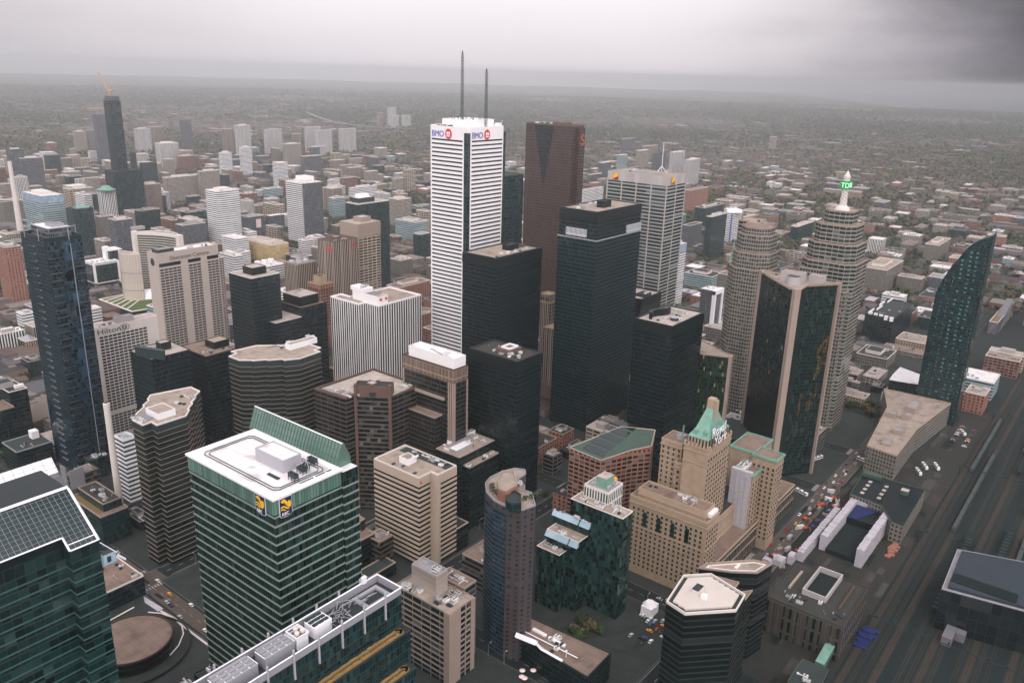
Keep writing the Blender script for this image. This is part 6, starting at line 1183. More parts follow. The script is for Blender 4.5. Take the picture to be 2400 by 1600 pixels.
    if ex == 'aura':
        b.mass((b.x0-16, b.y0-10, b.x1+26, b.y1), 0, h*.46, 'l_tower', 'tar', parm='dark_metal'); b.mass((b.x0+w_*.15, b.y0+d_*.1, b.x1, b.y1), h, h+10, 'dark_grey_grid', 'tar', 'unfinished_floor', par=0)
        CRX, CRY, CRZ = b.x0+w_*.35, b.y0+d_*.5, h+10
        q = MB(); q.bar((CRX, CRY, h), (CRX, CRY, h+24), 2.2); q.bar((CRX, CRY, h+17), (CRX-11, CRY+14, h+56), 1.7); q.bar((CRX, CRY, h+19), (CRX+5, CRY-6, h+22), 2.4); q.box(CRX-2, CRY-2, h+16, CRX+3, CRY+2, h+22); q.bar((CRX+4, CRY-4, h+30), (CRX-11, CRY+14, h+56), .5); q.bar((CRX, CRY, h+19), (CRX+4, CRY-4, h+30), .9)
        solo('tower_crane', q, 'crane', 'orange luffing crane on top of the unfinished dark tower', 'crane', (CRX, CRY, h))
    if ex == 'jib': q = MB(); X_, Y_ = b.c; q.bar((X_, Y_, h), (X_, Y_, h+24), 1.6); q.bar((X_-36, Y_+8, h+22), (X_+22, Y_-5, h+22), 1.4); solo('tower_crane', q, 'crane', 'flat jib crane on the dark ribbed tower left of the tallest one', 'crane', (X_, Y_, h))
# thin grey chimney, church spire
gx, gy = (690.5,1816.0); q = MB(); q.cyl(gx, gy, 0, 150, 6, 3.6, n=16); solo('smoke_stack', q, 'pale_concrete', 'thin tapering grey chimney at the left edge behind the blue tower', 'chimney', (gx, gy, 0))
r = (1320.5,551.7,1329.3,560.6)
b = B('church', 'church with a tall pale green copper spire right of the white portal block', (r[0], r[1], r[0]+11, r[1]+11), 46, 'stone_arcade', 'copper', cat='church', par=.8, parm='stone', wallname='tower_wall')
q = MB(); q.cyl(b.c[0], b.c[1], 46, 54, 5.5, 4.2, n=8); q.cyl(b.c[0], b.c[1], 54, 84, 4.2, .15, n=8); part(b.T, 'spire', q, 'copper'); b.mass((b.x1, b.y0-4, b.x1+44, b.y1+4), 0, 16, 'stone_arcade', 'copper_dull', 'nave', par=0)
q = MB()
for s_ in (-1, 1): q.face([(b.x1, b.c[1], 24), (b.x1+44, b.c[1], 24), (b.x1+44, b.c[1]+s_*9.5, 16), (b.x1, b.c[1]+s_*9.5, 16)])
q.face([(b.x1+44, b.c[1]-9.5, 16), (b.x1+44, b.c[1]+9.5, 16), (b.x1+44, b.c[1], 24)]); part(b.T, 'nave_roof', q, 'grey_roof')
# ------------------------------------------------------------------ ground, streets, lake
rd = random.Random(77)
m, t, bs = new_mat('city_ground')
g = N(t, 'ShaderNodeNewGeometry')
def nz_(sc, det=4, ro=.6):
    n = N(t, 'ShaderNodeTexNoise'); n.inputs['Scale'].default_value = sc; n.inputs['Detail'].default_value = det; n.inputs['Roughness'].default_value = ro; t.links.new(g.outputs['Position'], n.inputs['Vector']); return n.outputs[0]
vo = N(t, 'ShaderNodeTexVoronoi'); vo.inputs['Scale'].default_value = 1/17; t.links.new(g.outputs['Position'], vo.inputs['Vector'])
vc = N(t, 'ShaderNodeSeparateColor'); t.links.new(vo.outputs['Color'], vc.inputs[0])
col = mixc(t, maprange(t, nz_(1/26, 5), .36, .62, 0, 1), (.075, .066, .058), (.038, .055, .024))
col = mixc(t, maprange(t, nz_(1/380, 4), .44, .66, 0, .75), col, (.10, .072, .06))
col = mixc(t, math_(t, 'MULTIPLY', math_(t, 'GREATER_THAN', vc.outputs[0], .90), maprange(t, nz_(1/900, 4), .35, .65, .1, 1)), col, (.22, .18, .165))
col = mixc(t, math_(t, 'MULTIPLY', math_(t, 'GREATER_THAN', vc.outputs[1], .94), maprange(t, nz_(1/900, 4), .35, .6, 0, 1)), col, (.15, .075, .06))
col = mixc(t, math_(t, 'GREATER_THAN', vc.outputs[2], .975), col, (.42, .40, .39))
col = mixc(t, maprange(t, nz_(1/2600, 3), .55, .7, 0, .6), col, (.035, .05, .022))
t.links.new(col, bs.inputs['Base Color']); bs.inputs['Roughness'].default_value = .95; bs.inputs['Specular IOR Level'].default_value = .15
shore = [(-3000, -2600), (3500, -900), (6500, 250), (9655, 1230), (12329, 2566), (14200, 3700), (16261, 4848), (19000, 6500), (22000, 8600)]
q = MB()
def far_pt(a, R): return (R*sin(radians(a)), R*cos(radians(a)))
ring_ = [far_pt(a, 23600+500*sin(a*.7)+300*sin(a*1.9)) for a in range(66, -40, -2)]
q.face([(x, y, 0) for x, y in shore+ring_+[(-9000, 12000), (-5000, -2600)]]); struct('ground', q, 'city_ground')
m, t, bs = new_mat('lake_water'); bs.inputs['Base Color'].default_value = (.05, .065, .07, 1); bs.inputs['Roughness'].default_value = .22
g = N(t, 'ShaderNodeNewGeometry'); n = N(t, 'ShaderNodeTexNoise'); n.inputs['Scale'].default_value = .02; n.inputs['Detail'].default_value = 4; t.links.new(g.outputs['Position'], n.inputs['Vector']); bu = N(t, 'ShaderNodeBump'); bu.inputs['Strength'].default_value = .4; bu.inputs['Distance'].default_value = 6; t.links.new(n.outputs[0], bu.inputs['Height']); t.links.new(bu.outputs[0], bs.inputs['Normal'])
q = MB(); q.face([(x, y, -.6) for x, y in ((-3000, -2605), (-3000, -9000), (30000, -9000), (30500, 9500), (24500, 9450), (22000, 8595))+tuple((x, y-5) for x, y in shore[1:-1][::-1])]); struct('lake', q, 'lake_water')
NS = [20, 118, 235, 340, 450, 545, 692, 790, 900, 1090, 1270, 1470, 1700, 1950, 2250]
EW = [178, 352, 503, 606, 722, 862, 1010, 1180, 1300, 1470, 1650, 1850, 2080, 2300]
q = MB(); q.face([(-100, 60, .05), (2300, 60, .05), (2300, 2330, .05), (-100, 2330, .05)]); struct('road', q, 'asphalt')
q = MB(); ks = MB()
for i in range(len(NS)-1):
    for j in range(len(EW)-1):
        x0, x1, y0, y1 = NS[i]+8, NS[i+1]-8, EW[j]+8, EW[j+1]-8
        if EW[j] > 700: x0 += 0
        q.prism(R4(x0, y0, x1, y1), .05, .18, 0, 0)
        if NS[i] > 250 and EW[j] < 1200 or NS[i] < 250: ks.prism(R4(x0+4, y0+4, x1-4, y1-4), .18, .19, 0, 0)
struct('pavement', q, 'pavement'); kb = MB(); plain('kerb', (.115, .105, .095), .9, .3)
for i in range(len(NS)-1):
    for j in range(min(8, len(EW)-1)): kb.ring(R4(NS[i]+8, EW[j]+8, NS[i+1]-8, EW[j+1]-8), .45, .05, .2)
struct('kerb', kb, 'kerb')
pa = MB(); rp_ = random.Random(90)
for i in range(420):
    k_ = i % 3
    if k_ == 0: x, y = rp_.choice(NS[:10])+rp_.uniform(-6, 6), rp_.uniform(190, 900); w_, l_ = rp_.uniform(1.5, 4), rp_.uniform(4, 26)
    elif k_ == 1: x, y = rp_.uniform(30, 1100), rp_.choice(EW[:6])+rp_.uniform(-6, 6); w_, l_ = rp_.uniform(4, 26), rp_.uniform(1.5, 4)
    else: x, y = rp_.uniform(300, 1000), rp_.uniform(98, 168); w_, l_ = rp_.uniform(4, 26), rp_.uniform(2, 9)
    z_ = .052 if k_ < 2 else .104
    pa.face([(x-w_/2, y-l_/2, z_+i*2e-5), (x+w_/2, y-l_/2, z_+i*2e-5), (x+w_/2, y+l_/2, z_+i*2e-5), (x-w_/2, y+l_/2, z_+i*2e-5)], rp_.randrange(3))
plain('patch_dark', (.007, .011, .011), .9, .2); plain('patch_pale', (.05, .048, .044), .9, .4, .8); plain('patch_brown', (.04, .032, .026), .9, .4, .8); struct('road_patch', pa, ['patch_dark', 'patch_pale', 'patch_brown'])
q = MB()
for y in EW[:8]:
    for x in range(0, 1500, 9):
        if min(abs(x-n_) for n_ in NS) > 14: q.face([(x, y-.16, .06), (x+3.5, y-.16, .06), (x+3.5, y+.16, .06), (x, y+.16, .06)]); [q.face([(x, y+k-.1, .06), (x+9, y+k-.1, .06), (x+9, y+k+.1, .06), (x, y+k+.1, .06)]) for k in (-6.6, 6.6)]
for x in NS[:11]:
    for y in range(190, 1300, 9):
        if min(abs(y-n_) for n_ in EW) > 14: q.face([(x-.1, y, .06), (x+.1, y, .06), (x+.1, y+3.5, .06), (x-.1, y+3.5, .06)])
    for y in EW[:6]:
        for k in range(-6, 7, 2):
            for s_ in (-11, 11): q.face([(x+k-.4, y+s_-1.6, .062), (x+k+.4, y+s_-1.6, .062), (x+k+.4, y+s_+1.6, .062), (x+k-.4, y+s_+1.6, .062)])
struct('road_markings', q, 'paint')
q = MB()
for x_, y_ in ((235, 503), (235, 352), (450, 352), (545, 178), (692, 178), (790, 178)): q.face([(x_-13, y_-13, .055), (x_+13, y_-13, .055), (x_+13, y_+13, .055), (x_-13, y_+13, .055)])
q.face([(229, 380, .054), (241, 380, .054), (241, 560, .054), (229, 560, .054)]); q.face([(480, 172, .054), (900, 172, .054), (900, 184, .054), (480, 184, .054)]); plain('worn_road', (.085, .068, .055), .9, .35, .8); struct('crossing', q, 'worn_road')
q = MB(); q.face([(300, -400, .08), (3600, -400, .08), (3600, 96, .08), (300, 96, .08)]); struct('rail_yard', q, 'rail_bed')
q = MB(); bb = MB()
for k in range(26):
    y = 92-k*5.2-(k//4)*6
    bb.face([(300, y-2.3, .09), (2400, y-2.3, .09), (2400, y+2.3, .09), (300, y+2.3, .09)], k*7 % 3)
    q.box(300, y-.9, .08, 2400, y-.7, .26); q.box(300, y+.7, .08, 2400, y+.9, .26)
struct('railway_tracks', q, 'rust'); plain('ballast_brown', (.028, .026, .021), .95, .6, .5, fine=.3); plain('ballast_grey', (.011, .018, .0175), .95, .6, .5, fine=.3); struct('track_ballast', bb, ['ballast_brown', 'ballast_grey', 'rail_bed'])
for i, x_ in enumerate((380, 520, 660, 810, 980, 1180, 1420)):
    q = MB(); q.box(x_-.3, 95, 0, x_+.3, 95.6, 8); q.box(x_-.3, -40, 0, x_+.3, -39.4, 8); q.box(x_-.25, -40, 7.8, x_+.25, 95.6, 8.3); [q.box(x_-.7, 90-j*11, 8.6, x_+.3, 91-j*11, 10.4) for j in range(11)]; solo('signal_gantry', q, 'dark_metal', 'dark signal gantry spanning the rail yard tracks', 'gantry', (x_, 28, 0), 'signal gantries over the tracks')
q = MB(); q.face([(420, 96, .1), (1000, 96, .1), (1000, 168, .1), (420, 168, .1)]); struct('forecourt', q, 'earth')
plain('coach', (.05, .085, .075), .5, .15); plain('coach_roof', (.055, .062, .062), .6, .3)
for i, (x_, k_, n_) in enumerate(((690, 3, 7), (900, 6, 8), (760, 9, 8), (1060, 12, 7), (640, 15, 6), (860, 18, 8), (1180, 4, 7), (980, 20, 7), (620, 22, 6), (560, 10, 6), (1260, 8, 8), (1120, 16, 7), (540, 19, 8), (820, 1, 6))):
    y_ = 92-k_*5.2-(k_//4)*6; t_ = thing('train', 'dark train of %s coaches standing on the rail yard tracks' % ('six' if n_ == 6 else 'seven' if n_ == 7 else 'eight'), 'train', (x_, y_, 0), 'dark trains of %d coaches' % n_)
    for k in range(n_): q = MB(); q.box(x_+k*26, y_-1.5, .8, x_+k*26+25, y_+1.5, 4.2); q.box(x_+k*26+.3, y_-1.2, 4.2, x_+k*26+24.7, y_+1.2, 4.6, 1); q.box(x_+k*26+3, y_-1.1, .26, x_+k*26+6, y_+1.1, .8, 2); q.box(x_+k*26+19, y_-1.1, .26, x_+k*26+22, y_+1.1, .8, 2); part(t_, 'coach', q, ['coach', 'coach_roof', 'tyre'])
for (x0, y0, x1, y1), lb in (((560, 60, 690, 66), 'long low platform canopy beside the wrapped train shed, nearest the shed'), ((580, 36, 720, 42), 'second long platform canopy among the tracks'), ((700, 12, 900, 18), 'long canopy in the middle of the dark tracks'), ((840, 48, 1040, 54), 'long canopy beyond the white wrapped shed on the tracks'), ((600, -12, 760, -6), 'long platform canopy nearest the arena')):
    q = MB(); q.box(x0, y0, 4.6, x1, y1, 5.0); n_ = int((x1-x0)/12)
    for i in range(n_+1): q.box(x0+(x1-x0-.4)*i/n_, (y0+y1)/2-.2, 0, x0+(x1-x0-.4)*i/n_+.4, (y0+y1)/2+.2, 4.6)
    for i in range(n_*2): q.box(x0+2+i*6, y0+1, 5.0, x0+4+i*6, y1-1, 5.5, 1)
    solo('platform_canopy', q, ['rail_bed', 'dark_metal'], lb, 'canopy', ((x0+x1)/2, (y0+y1)/2, 0))
for i, (p_, s_, mt, lb, ct_) in enumerate((((504.2,91.7), (9, 26), 'tarp_blue', 'deep blue tarpaulin lying on the rail yard', 'tarpaulin'), ((627.7,107.0), (5, 26), 'brick', 'red site hoarding strip beside the white wrapped shed', 'hoarding'))):
    q = MB(); n_ = 7
    for k in range(n_): q.box(p_[0]-s_[1]/2+k*s_[1]/n_, p_[1]-s_[0]/2+rd.uniform(-1.5, 1.5), 0, p_[0]-s_[1]/2+(k+1)*s_[1]/n_, p_[1]+s_[0]/2+rd.uniform(-1.5, 1.5), rd.uniform(.8, 2))
    solo('tarpaulin' if i == 0 else 'hoarding', q, mt, lb, ct_, (*p_, 0))
q = MB(); p_ = (538.6,49.3); q.box(p_[0]-8, p_[1]-3, 0, p_[0]+8, p_[1]+3, 6); q.box(p_[0]+2, p_[1]-9, 0, p_[0]+8, p_[1]-3.1, 6); solo('signal_hut', q, 'louvre', 'pale L-shaped flat roofed hut among the tracks', 'hut', (*p_, 0))
# site clutter in front of the stone hotel
SITE = []
for i in range(34):
    f = rd.random(); p_ = (545+f*150+rd.gauss(0, 4), 176-rd.random()*13); k = i % 4; q = MB()
    if k == 0: q.box(-3, -1.2, .3, 3, 1.2, 2.9); q.box(-3.05, -1.25, 2.9, 3.05, 1.25, 3.05); nm, mt, lb, ct_ = 'site_cabin', ['unit'], 'pale site cabin on the dug up ground by the white wrapped shed', 'cabin'
    elif k == 1: 
        for z in range(3): q.box(-2.5, -1+z*.2, z*.5, 2.5, 1-z*.2, z*.5+.45)
        nm, mt, lb, ct_ = 'material_stack', ['rubble'], 'stack of building material on the dug up ground by the white wrapped shed', 'stack'
    elif k == 2: q.box(-1.6, -1.2, .9, 1.6, 1.2, 2.4); q.box(-2, -1.4, 0, 2, -.9, .9, 1); q.box(-2, .9, 0, 2, 1.4, .9, 1); q.bar((1.4, 0, 2), (4, 0, 4), .5); q.bar((4, 0, 4), (5.4, 0, 1), .4); nm, mt, lb, ct_ = 'digger', ['orange_paint', 'tyre'], 'orange digger on the dug up ground by the white wrapped shed', 'digger'
    else: q.box(-1.5, -1, 0, 1.5, 1, 1.6); q.box(-1.6, -1.1, 1.5, 1.6, 1.1, 1.65); nm, mt, lb, ct_ = 'skip', ['car_blue' if i % 8 == 3 else 'rust'], 'skip on the dug up ground by the white wrapped shed', 'skip'
    a = rd.random()*6; c_, s_ = cos(a), sin(a); q.v = [(x*c_-y*s_+p_[0], x*s_+y*c_+p_[1], z+.1) for x, y, z in q.v]
    solo(nm, q, mt, lb, ct_, (*p_, 0), 'site clutter beside the wrapped train shed: '+ct_)
q = MB()                                              # longer roads running on through the suburbs
for k_ in range(-2, 26): q.face([(k_*250-5, 2330, .3), (k_*250+5, 2330, .3), (k_*250+5, 7500, .3), (k_*250-5, 7500, .3)])
for k_ in range(2, 24): y_ = k_*322; q.face([(2300 if y_ < 2330 else -200, y_-5, .34), (7600, y_-5, .34), (7600, y_+5, .34), (2300 if y_ < 2330 else -200, y_+5, .34)])
plain('suburban_road', (.12, .11, .108), .9, .2); struct('suburban_road', q, 'suburban_road')
# ------------------------------------------------------------------ vehicles
def car_mesh(col):
    q = MB(); pr = [(-2.2, .35), (2.2, .35), (2.2, .85), (1.2, .95), (.6, 1.45), (-1.2, 1.45), (-1.9, .95), (-2.2, .85)]
    for i in range(len(pr)):
        (xa, za), (xb, zb) = pr[i], pr[(i+1) % len(pr)]; q.face([(xa, .88, za), (xa, -.88, za), (xb, -.88, zb), (xb, .88, zb)], 1 if i in (3, 5) else 0)
    q.face([(x, -.88, z) for x, z in pr]); q.face([(x, .88, z) for x, z in pr[::-1]])
    for s_ in (-.89, .89): q.face([(-1.6, s_, .95), (1.0, s_, .95), (.5, s_, 1.38), (-1.1, s_, 1.38)], 1)
    for x in (-1.35, 1.35):
        for s_ in (-.92, .72): q.box(x-.33, s_, 0, x+.33, s_+.2, .66, 2)
    return q.mesh('car', [col, 'glass_black', 'tyre'])
CM = {c: car_mesh('car_'+c) for c in ('white', 'black', 'silver', 'red', 'blue', 'taxi')}
def bus_mesh():
    q = MB(); q.box(-6, -1.25, .4, 6, 1.25, 3.1); q.box(-5.9, -1.27, 1.5, 5.9, 1.27, 2.6, 1); q.box(-3.5, -.7, 3.1, -1.5, .7, 3.35, 1); q.box(1.5, -.7, 3.1, 3.5, .7, 3.35, 1)
    for x in (-4, 4): q.box(x-.5, -1.28, 0, x+.5, 1.28, 1, 2)
    return q.mesh('bus', ['car_white', 'glass_black', 'tyre'])
BM_ = bus_mesh()
PATH = []
def put_car(x, y, ang, col, lb, gp):
    o = link('car', CM[col], None, (x, y, .19 if gp.startswith('parked') else .06)); o.rotation_euler = (0, 0, ang); o['label'] = lb; o['category'] = 'car'; o['group'] = gp
cols = ['white', 'black', 'silver', 'white', 'silver', 'black', 'red', 'blue', 'white', 'taxi']
CN_ = {'white': 'white', 'black': 'black', 'silver': 'silver', 'red': 'red', 'blue': 'dark blue', 'taxi': 'orange'}
for i in range(54):
    x = 500+i*7.8+rd.uniform(0, 2); ln = (-4.6, 4.4, -1.8, 1.6)[i % 4]; c_ = rd.choice(cols)
    if rd.random() < .25: continue
    put_car(x, 178+ln, 0 if ln < 0 else pi, c_, CN_[c_]+' car on the street along the foot of the stone hotel', 'cars on the street by the stone hotel, '+CN_[c_])
for i in range(34):
    y = 330+i*11+rd.uniform(0, 5); c_ = rd.choice(cols)
    if rd.random() < .3: continue
    put_car(235+(-3, 3, -5.8, 5.8)[i % 4], y, pi/2 if i % 2 else -pi/2, c_, CN_[c_]+' car on the street between the white roofed tower and the round hall', 'cars on the street by the round hall, '+CN_[c_])
for i in range(60):
    c_ = rd.choice(cols); x = 300+i*20+rd.uniform(0, 9); put_car(x, rd.choice((503, 352, 606))+rd.choice((-3, 3)), 0, c_, CN_[c_]+' car in the dark street canyons between the towers', 'cars in the street canyons, '+CN_[c_])
for p_, a, lb in (((914.9,112.0), .55, 'white bus on the dark open ground right of the station, uppermost of three'), ((802.6,123.5), .55, 'white bus right of the green edged shed roof, right of a pair'), ((785.6,125.0), .55, 'white bus right of the green edged shed roof, left of a pair'), ((809.2,114.5), .5, 'white bus at the right edge near the arena tracks'), ((751.4,207.3), -.35, 'white bus parked below the gold towers'), ((672.5,194.6), 1.2, 'white lorry on the street beside the scaffold wrapped wing'), ((776.4,172.8), 1.2, 'cream bus at the bend of the street beyond the site')):
    o = link('bus', BM_, None, (*p_, .12)); o.rotation_euler = (0, 0, a); o['label'] = lb; o['category'] = 'bus'
for i in range(26):
    p_ = (417.8,203.4); c_ = rd.choice(cols); put_car(p_[0]-18+rd.uniform(0, 60), p_[1]-10+rd.uniform(0, 24), rd.choice((0, pi/2)), c_, CN_[c_]+' car parked on the open ground left of the six-sided roof', 'parked cars left of the six-sided roof, '+CN_[c_])
q = MB(); p_ = (434.9,213.5); q.box(-5, -4, 0, 5, 4, 7); q.cyl(0, 0, 7, 9, 5, 3, n=12); q.v = [(x+p_[0], y+p_[1], z) for x, y, z in q.v]; solo('marquee', q, 'white_panel', 'white tented marquee left of the six-sided metal roof', 'tent', (*p_, 0))
q = MB()
for k, (c0, c1) in enumerate((((381.5,249.6), (432.8,232.5)), ((381.6,242.7), (418.5,213.0)), ((386.3,214.1), (403.6,203.5)))):
    ar = arc(c0, c1, 6, 14)
    for i in range(14):
        a, c = ar[i], ar[i+1]; L = hypot(c[0]-a[0], c[1]-a[1]); nx, ny = -(c[1]-a[1])/L*1.6, (c[0]-a[0])/L*1.6; q.face([(a[0]-nx, a[1]-ny, .22), (c[0]-nx, c[1]-ny, .22), (c[0]+nx, c[1]+ny, .22), (a[0]+nx, a[1]+ny, .22)])
struct('garden_path', q, 'earth')
pts = [(198.0,477.9), (214.9,479.3)]
for nm_, pl_, w_, lb in (('garden_wall', [(218.2,467.3), (223.1,459.8), (225.8,448.7), (224.8,437.9), (221.3,430.2), (213.1,422.1), (204.8,417.8)], .7, 'curved pale kerb wall hugging the round hall'), ('garden_wall', [(224.3,462.0), (225.8,448.7), (225.2,429.8), (225.2,404.7)], 1.1, 'straight pale wall running from the round hall to the white roofed tower'), ('garden_wall', pts, .8, 'short pale rail left of the round hall')):
    q = MB()
    for a, c in zip(pl_, pl_[1:]): q.bar((*a, .9), (*c, .9), w_)
    solo(nm_, q, 'pale_concrete', lb, 'wall', (*pl_[0], 0))
q = MB(); q.face([(*p_, .24) for p_ in ccw([(225.8,487.1), (227.1,464.4), (223.2,463.6), (222.6,479.7)])]); struct('plaza', q, 'membrane')
# lamp posts along the kerbs
lm = MB(); lm.cyl(0, 0, 0, 8.4, .12, .08, n=6); lm.bar((0, 0, 8.3), (2.2, 0, 8.7), .12); lm.box(1.8, -.2, 8.6, 2.9, .2, 8.8, 1); lm = lm.mesh('street_lamp', ['grey_metal', 'pale_concrete'])
rl = random.Random(66)
for i in range(110):
    if i % 2: x, y, a = rl.choice(NS[1:9])-8.6, 200+i*6.3, 0
    else: x, y, a = 40+i*8.2, rl.choice(EW[0:5])-8.6, pi/2
    if not free(x, y, x+.1, y+.1): continue
    o = link('street_lamp', lm, None, (x, y, .19)); o.rotation_euler = (0, 0, a); o['label'] = 'grey street lamp on a kerb between the near towers'; o['category'] = 'street lamp'; o['group'] = 'street lamps of the near streets'
for i in range(70):                                  # traffic on the other near streets
    c_ = rl.choice(cols); n_ = rl.choice(NS[2:8]); put_car(n_+rl.choice((-3, 3, -5.8, 5.8)), rl.uniform(205, 860), rl.choice((pi/2, -pi/2)), c_, CN_[c_]+' car on the north running streets between the towers', 'cars on the north running streets, '+CN_[c_])
bl_ = MB()
for (lx0, ly0, nx_, ny_, zz, lb) in ((312, 206, 16, 3, .19, 'dark yard below the stepped glass block'), (880, 104, 20, 4, .11, 'open lot between the tan curved block and the tracks'), (312, 130, 18, 3, .06, 'yard behind the six-sided roof')):
    for i in range(nx_):
        for j in range(ny_):
            x, y = lx0+i*3.0, ly0+j*12
            bl_.face([(x-1.6, y-2.6, zz+.012), (x-1.45, y-2.6, zz+.012), (x-1.45, y+2.6, zz+.012), (x-1.6, y+2.6, zz+.012)])
            if rl.random() < .38 and free(x-2, y-2, x+2, y+2):
                c_ = rl.choice(cols); put_car(x, y, pi/2, c_, CN_[c_]+' car parked in the '+lb, 'parked in the '+lb+', '+CN_[c_])
struct('parking_lines', bl_, 'paint')
# parasols on the dark square
um_ = MB(); um_.cyl(0, 0, 0, 2.4, .08, n=6, mi=1); um_.cyl(0, 0, 2.2, 3.0, 1.9, .1, n=8); um_ = um_.mesh('parasol', ['sign_pink', 'grey_metal'])
for i, (cx_, cy_) in enumerate(((885, 1050), (850, 1080), (820, 1110), (752, 1090), (742, 1165), (772, 1225), (1225, 1295), (1258, 1318), (1295, 1280), (1350, 1325))):
    p_ = ((325.4,282.7), (332.1,241.3))[i // 6]; o = link('parasol', um_, None, (p_[0]+(i % 3)*4.4-4, p_[1]+(i % 2)*5-(i//3)*3+3, .2)); o['label'] = 'pale pink parasol of the %s on the dark square at the bottom' % ('left cluster' if i < 6 else 'right cluster'); o['category'] = 'parasol'; o['group'] = 'parasols, '+('left cluster' if i < 6 else 'right cluster')
# ------------------------------------------------------------------ low and middling buildings out to the suburbs
FK = [('dull_grid', 'gravel', 'brown'), ('brick_small', 'gravel_pale', 'red brick'), ('precast_grid', 'white_roof', 'cream'), ('white_bands', 'white_roof', 'white banded'), ('dark_grey_grid', 'grey_roof', 'dark grey'), ('tan_frame', 'gravel_pale', 'tan'), ('brick_grid', 'gravel_brown', 'brick'), ('hotel_stone', 'gravel', 'stone'), ('blue_bands', 'white_roof', 'blue grey')]
rd = random.Random(2024); cnt = 0; tries = 0
ZONE = lambda x, y: ('at the left', 'left of the striped skyscraper', 'right of the red skyscraper', 'at the right')[min(3, int(max(0, (px(x, y, 0)[0])*4)))]
BAND = lambda d: 'nearest' if d < 1300 else ('farther' if d < 2300 else 'most distant')
while cnt < 290 and tries < 30000:
    tries += 1
    a = radians(rd.uniform(19, 86)); d = rd.choice((rd.uniform(640, 1500), rd.uniform(900, 2400), rd.uniform(1500, 3600))); x, y = d*sin(a), d*cos(a)
    if y < 190 and x < 1000 or y < 110: continue
    p = px(x, y, 0)
    if not (-.02 < p[0] < 1.02 and -.05 < p[1] < 1.02): continue
    w_, l_ = rd.uniform(16, 44), rd.uniform(16, 44)
    if d > 2000 and rd.random() < .4: w_ *= 1.6
    h = rd.choice((8, 10, 12, 14, 18, 22, 26)) if rd.random() < .84 else rd.uniform(28, 48)
    if p[0] > .6: h = min(h, 22)
    if d < 800: h = min(h, 26)
    if not free(x-w_/2, y-l_/2, x+w_/2, y+l_/2): continue
    if x < 2300 and y < 2330 and (min(abs(x-n_) for n_ in NS) < 9+w_/2 or min(abs(y-n_) for n_ in EW) < 9+l_/2) and d < 2300: continue
    k = FK[rd.randrange(len(FK))]
    tall = 'taller' if h > 27 else 'low'
    lb = '%s %s block with %s roof %s, among the %s' % (tall, k[2], {'gravel': 'gravel', 'gravel_pale': 'pale', 'white_roof': 'white', 'grey_roof': 'grey', 'gravel_brown': 'brown'}[k[1]], ZONE(x, y), BAND(d))
    b = B('city_block', lb, (x-w_/2, y-l_/2, x+w_/2, y+l_/2), h, k[0], k[1], cat='building', par=.9, parm='pale_concrete', group=lb)
    RECTS.pop(); take([(x-w_/2, y-l_/2), (x+w_/2, y+l_/2)], 3)
    if d < 2400:
        if rd.random() < .8: b.pent((b.x0+w_*.3, b.y0+l_*.3, b.x1-w_*.25, b.y1-l_*.3), rd.uniform(2.5, 4), 'grey_concrete', k[1])
        b.clutter((b.x0+1, b.y0+1, b.x1-1, b.y1-1), 4 if d < 1500 else 2, cnt)
    cnt += 1
# podiums and low roofs between the near towers
rd = random.Random(31); cnt = 0
KEEP = [(140, 380, 262, 560), (370, 190, 476, 300), (255, 230, 345, 330), (500, 1040, 700, 1180), (300, 120, 480, 190)]
NF = [('black_plain', 'gravel_dark', 'black'), ('dull_grid', 'gravel_brown', 'brown'), ('dark_green', 'tar', 'dark glass'), ('brown_bands', 'gravel_brown', 'brown banded'), ('concrete_bay', 'gravel', 'concrete'), ('brick_small', 'gravel_dark', 'brick')]
for _ in range(6000):
    if cnt >= 110: break
    x, y = rd.uniform(30, 1000), rd.uniform(215, 1000); w_, l_ = rd.uniform(10, 44), rd.uniform(10, 44)
    if hypot(x, y) > 1050 or hypot(x, y) < 260: continue
    p = px(x, y, 10)
    if not (-.02 < p[0] < 1.02 and .2 < p[1] < 1.05): continue
    x0, y0, x1, y1 = x-w_/2, y-l_/2, x+w_/2, y+l_/2
    if not free(x0, y0, x1, y1) or any(x0 < k[2] and x1 > k[0] and y0 < k[3] and y1 > k[1] for k in KEEP): continue
    if min(abs(x-n_) for n_ in NS) < 8+w_/2 or min(abs(y-n_) for n_ in EW) < 8+l_/2: continue
    k = NF[rd.randrange(len(NF))]; h = rd.choice((8, 11, 14, 18, 24)); cl_ = 'left' if p[0] < .33 else ('middle' if p[0] < .66 else 'right')
    lb = 'low %s podium block at the foot of the towers, %s of the picture' % (k[2], cl_)
    b = B('podium_block', lb, (x0, y0, x1, y1), h, k[0], k[1], cat='building', par=.8, parm='tan_precast' if rd.random() < .5 else 'dark_metal', group=lb); b.clutter((x0+1, y0+1, x1-1, y1-1), 6, 500+cnt)
    if rd.random() < .6: b.pent((x0+w_*.3, y0+l_*.3, x1-w_*.2, y1-l_*.3), 3, 'grey_concrete', k[1])
    cnt += 1
for i, (p_, w_, l_, h, lb) in enumerate((((354.3,395.6), 16, 24, 26, 'larger brown roof edged in cream peeping right of the white roofed tower'), ((353.8,405.6), 12, 22, 34, 'small brown roof edged in cream peeping right of the white roofed tower'), ((355.8,376.2), 26, 12, 9, 'low dark terrace roof with a gold edge, right of the white roofed tower'))):
    b = B('podium_block', lb, (p_[0]-w_, p_[1], p_[0], p_[1]+l_), h, 'black_plain', 'gravel_brown' if i < 2 else 'tar', cat='building', par=1, parm='stone', pth=.6)
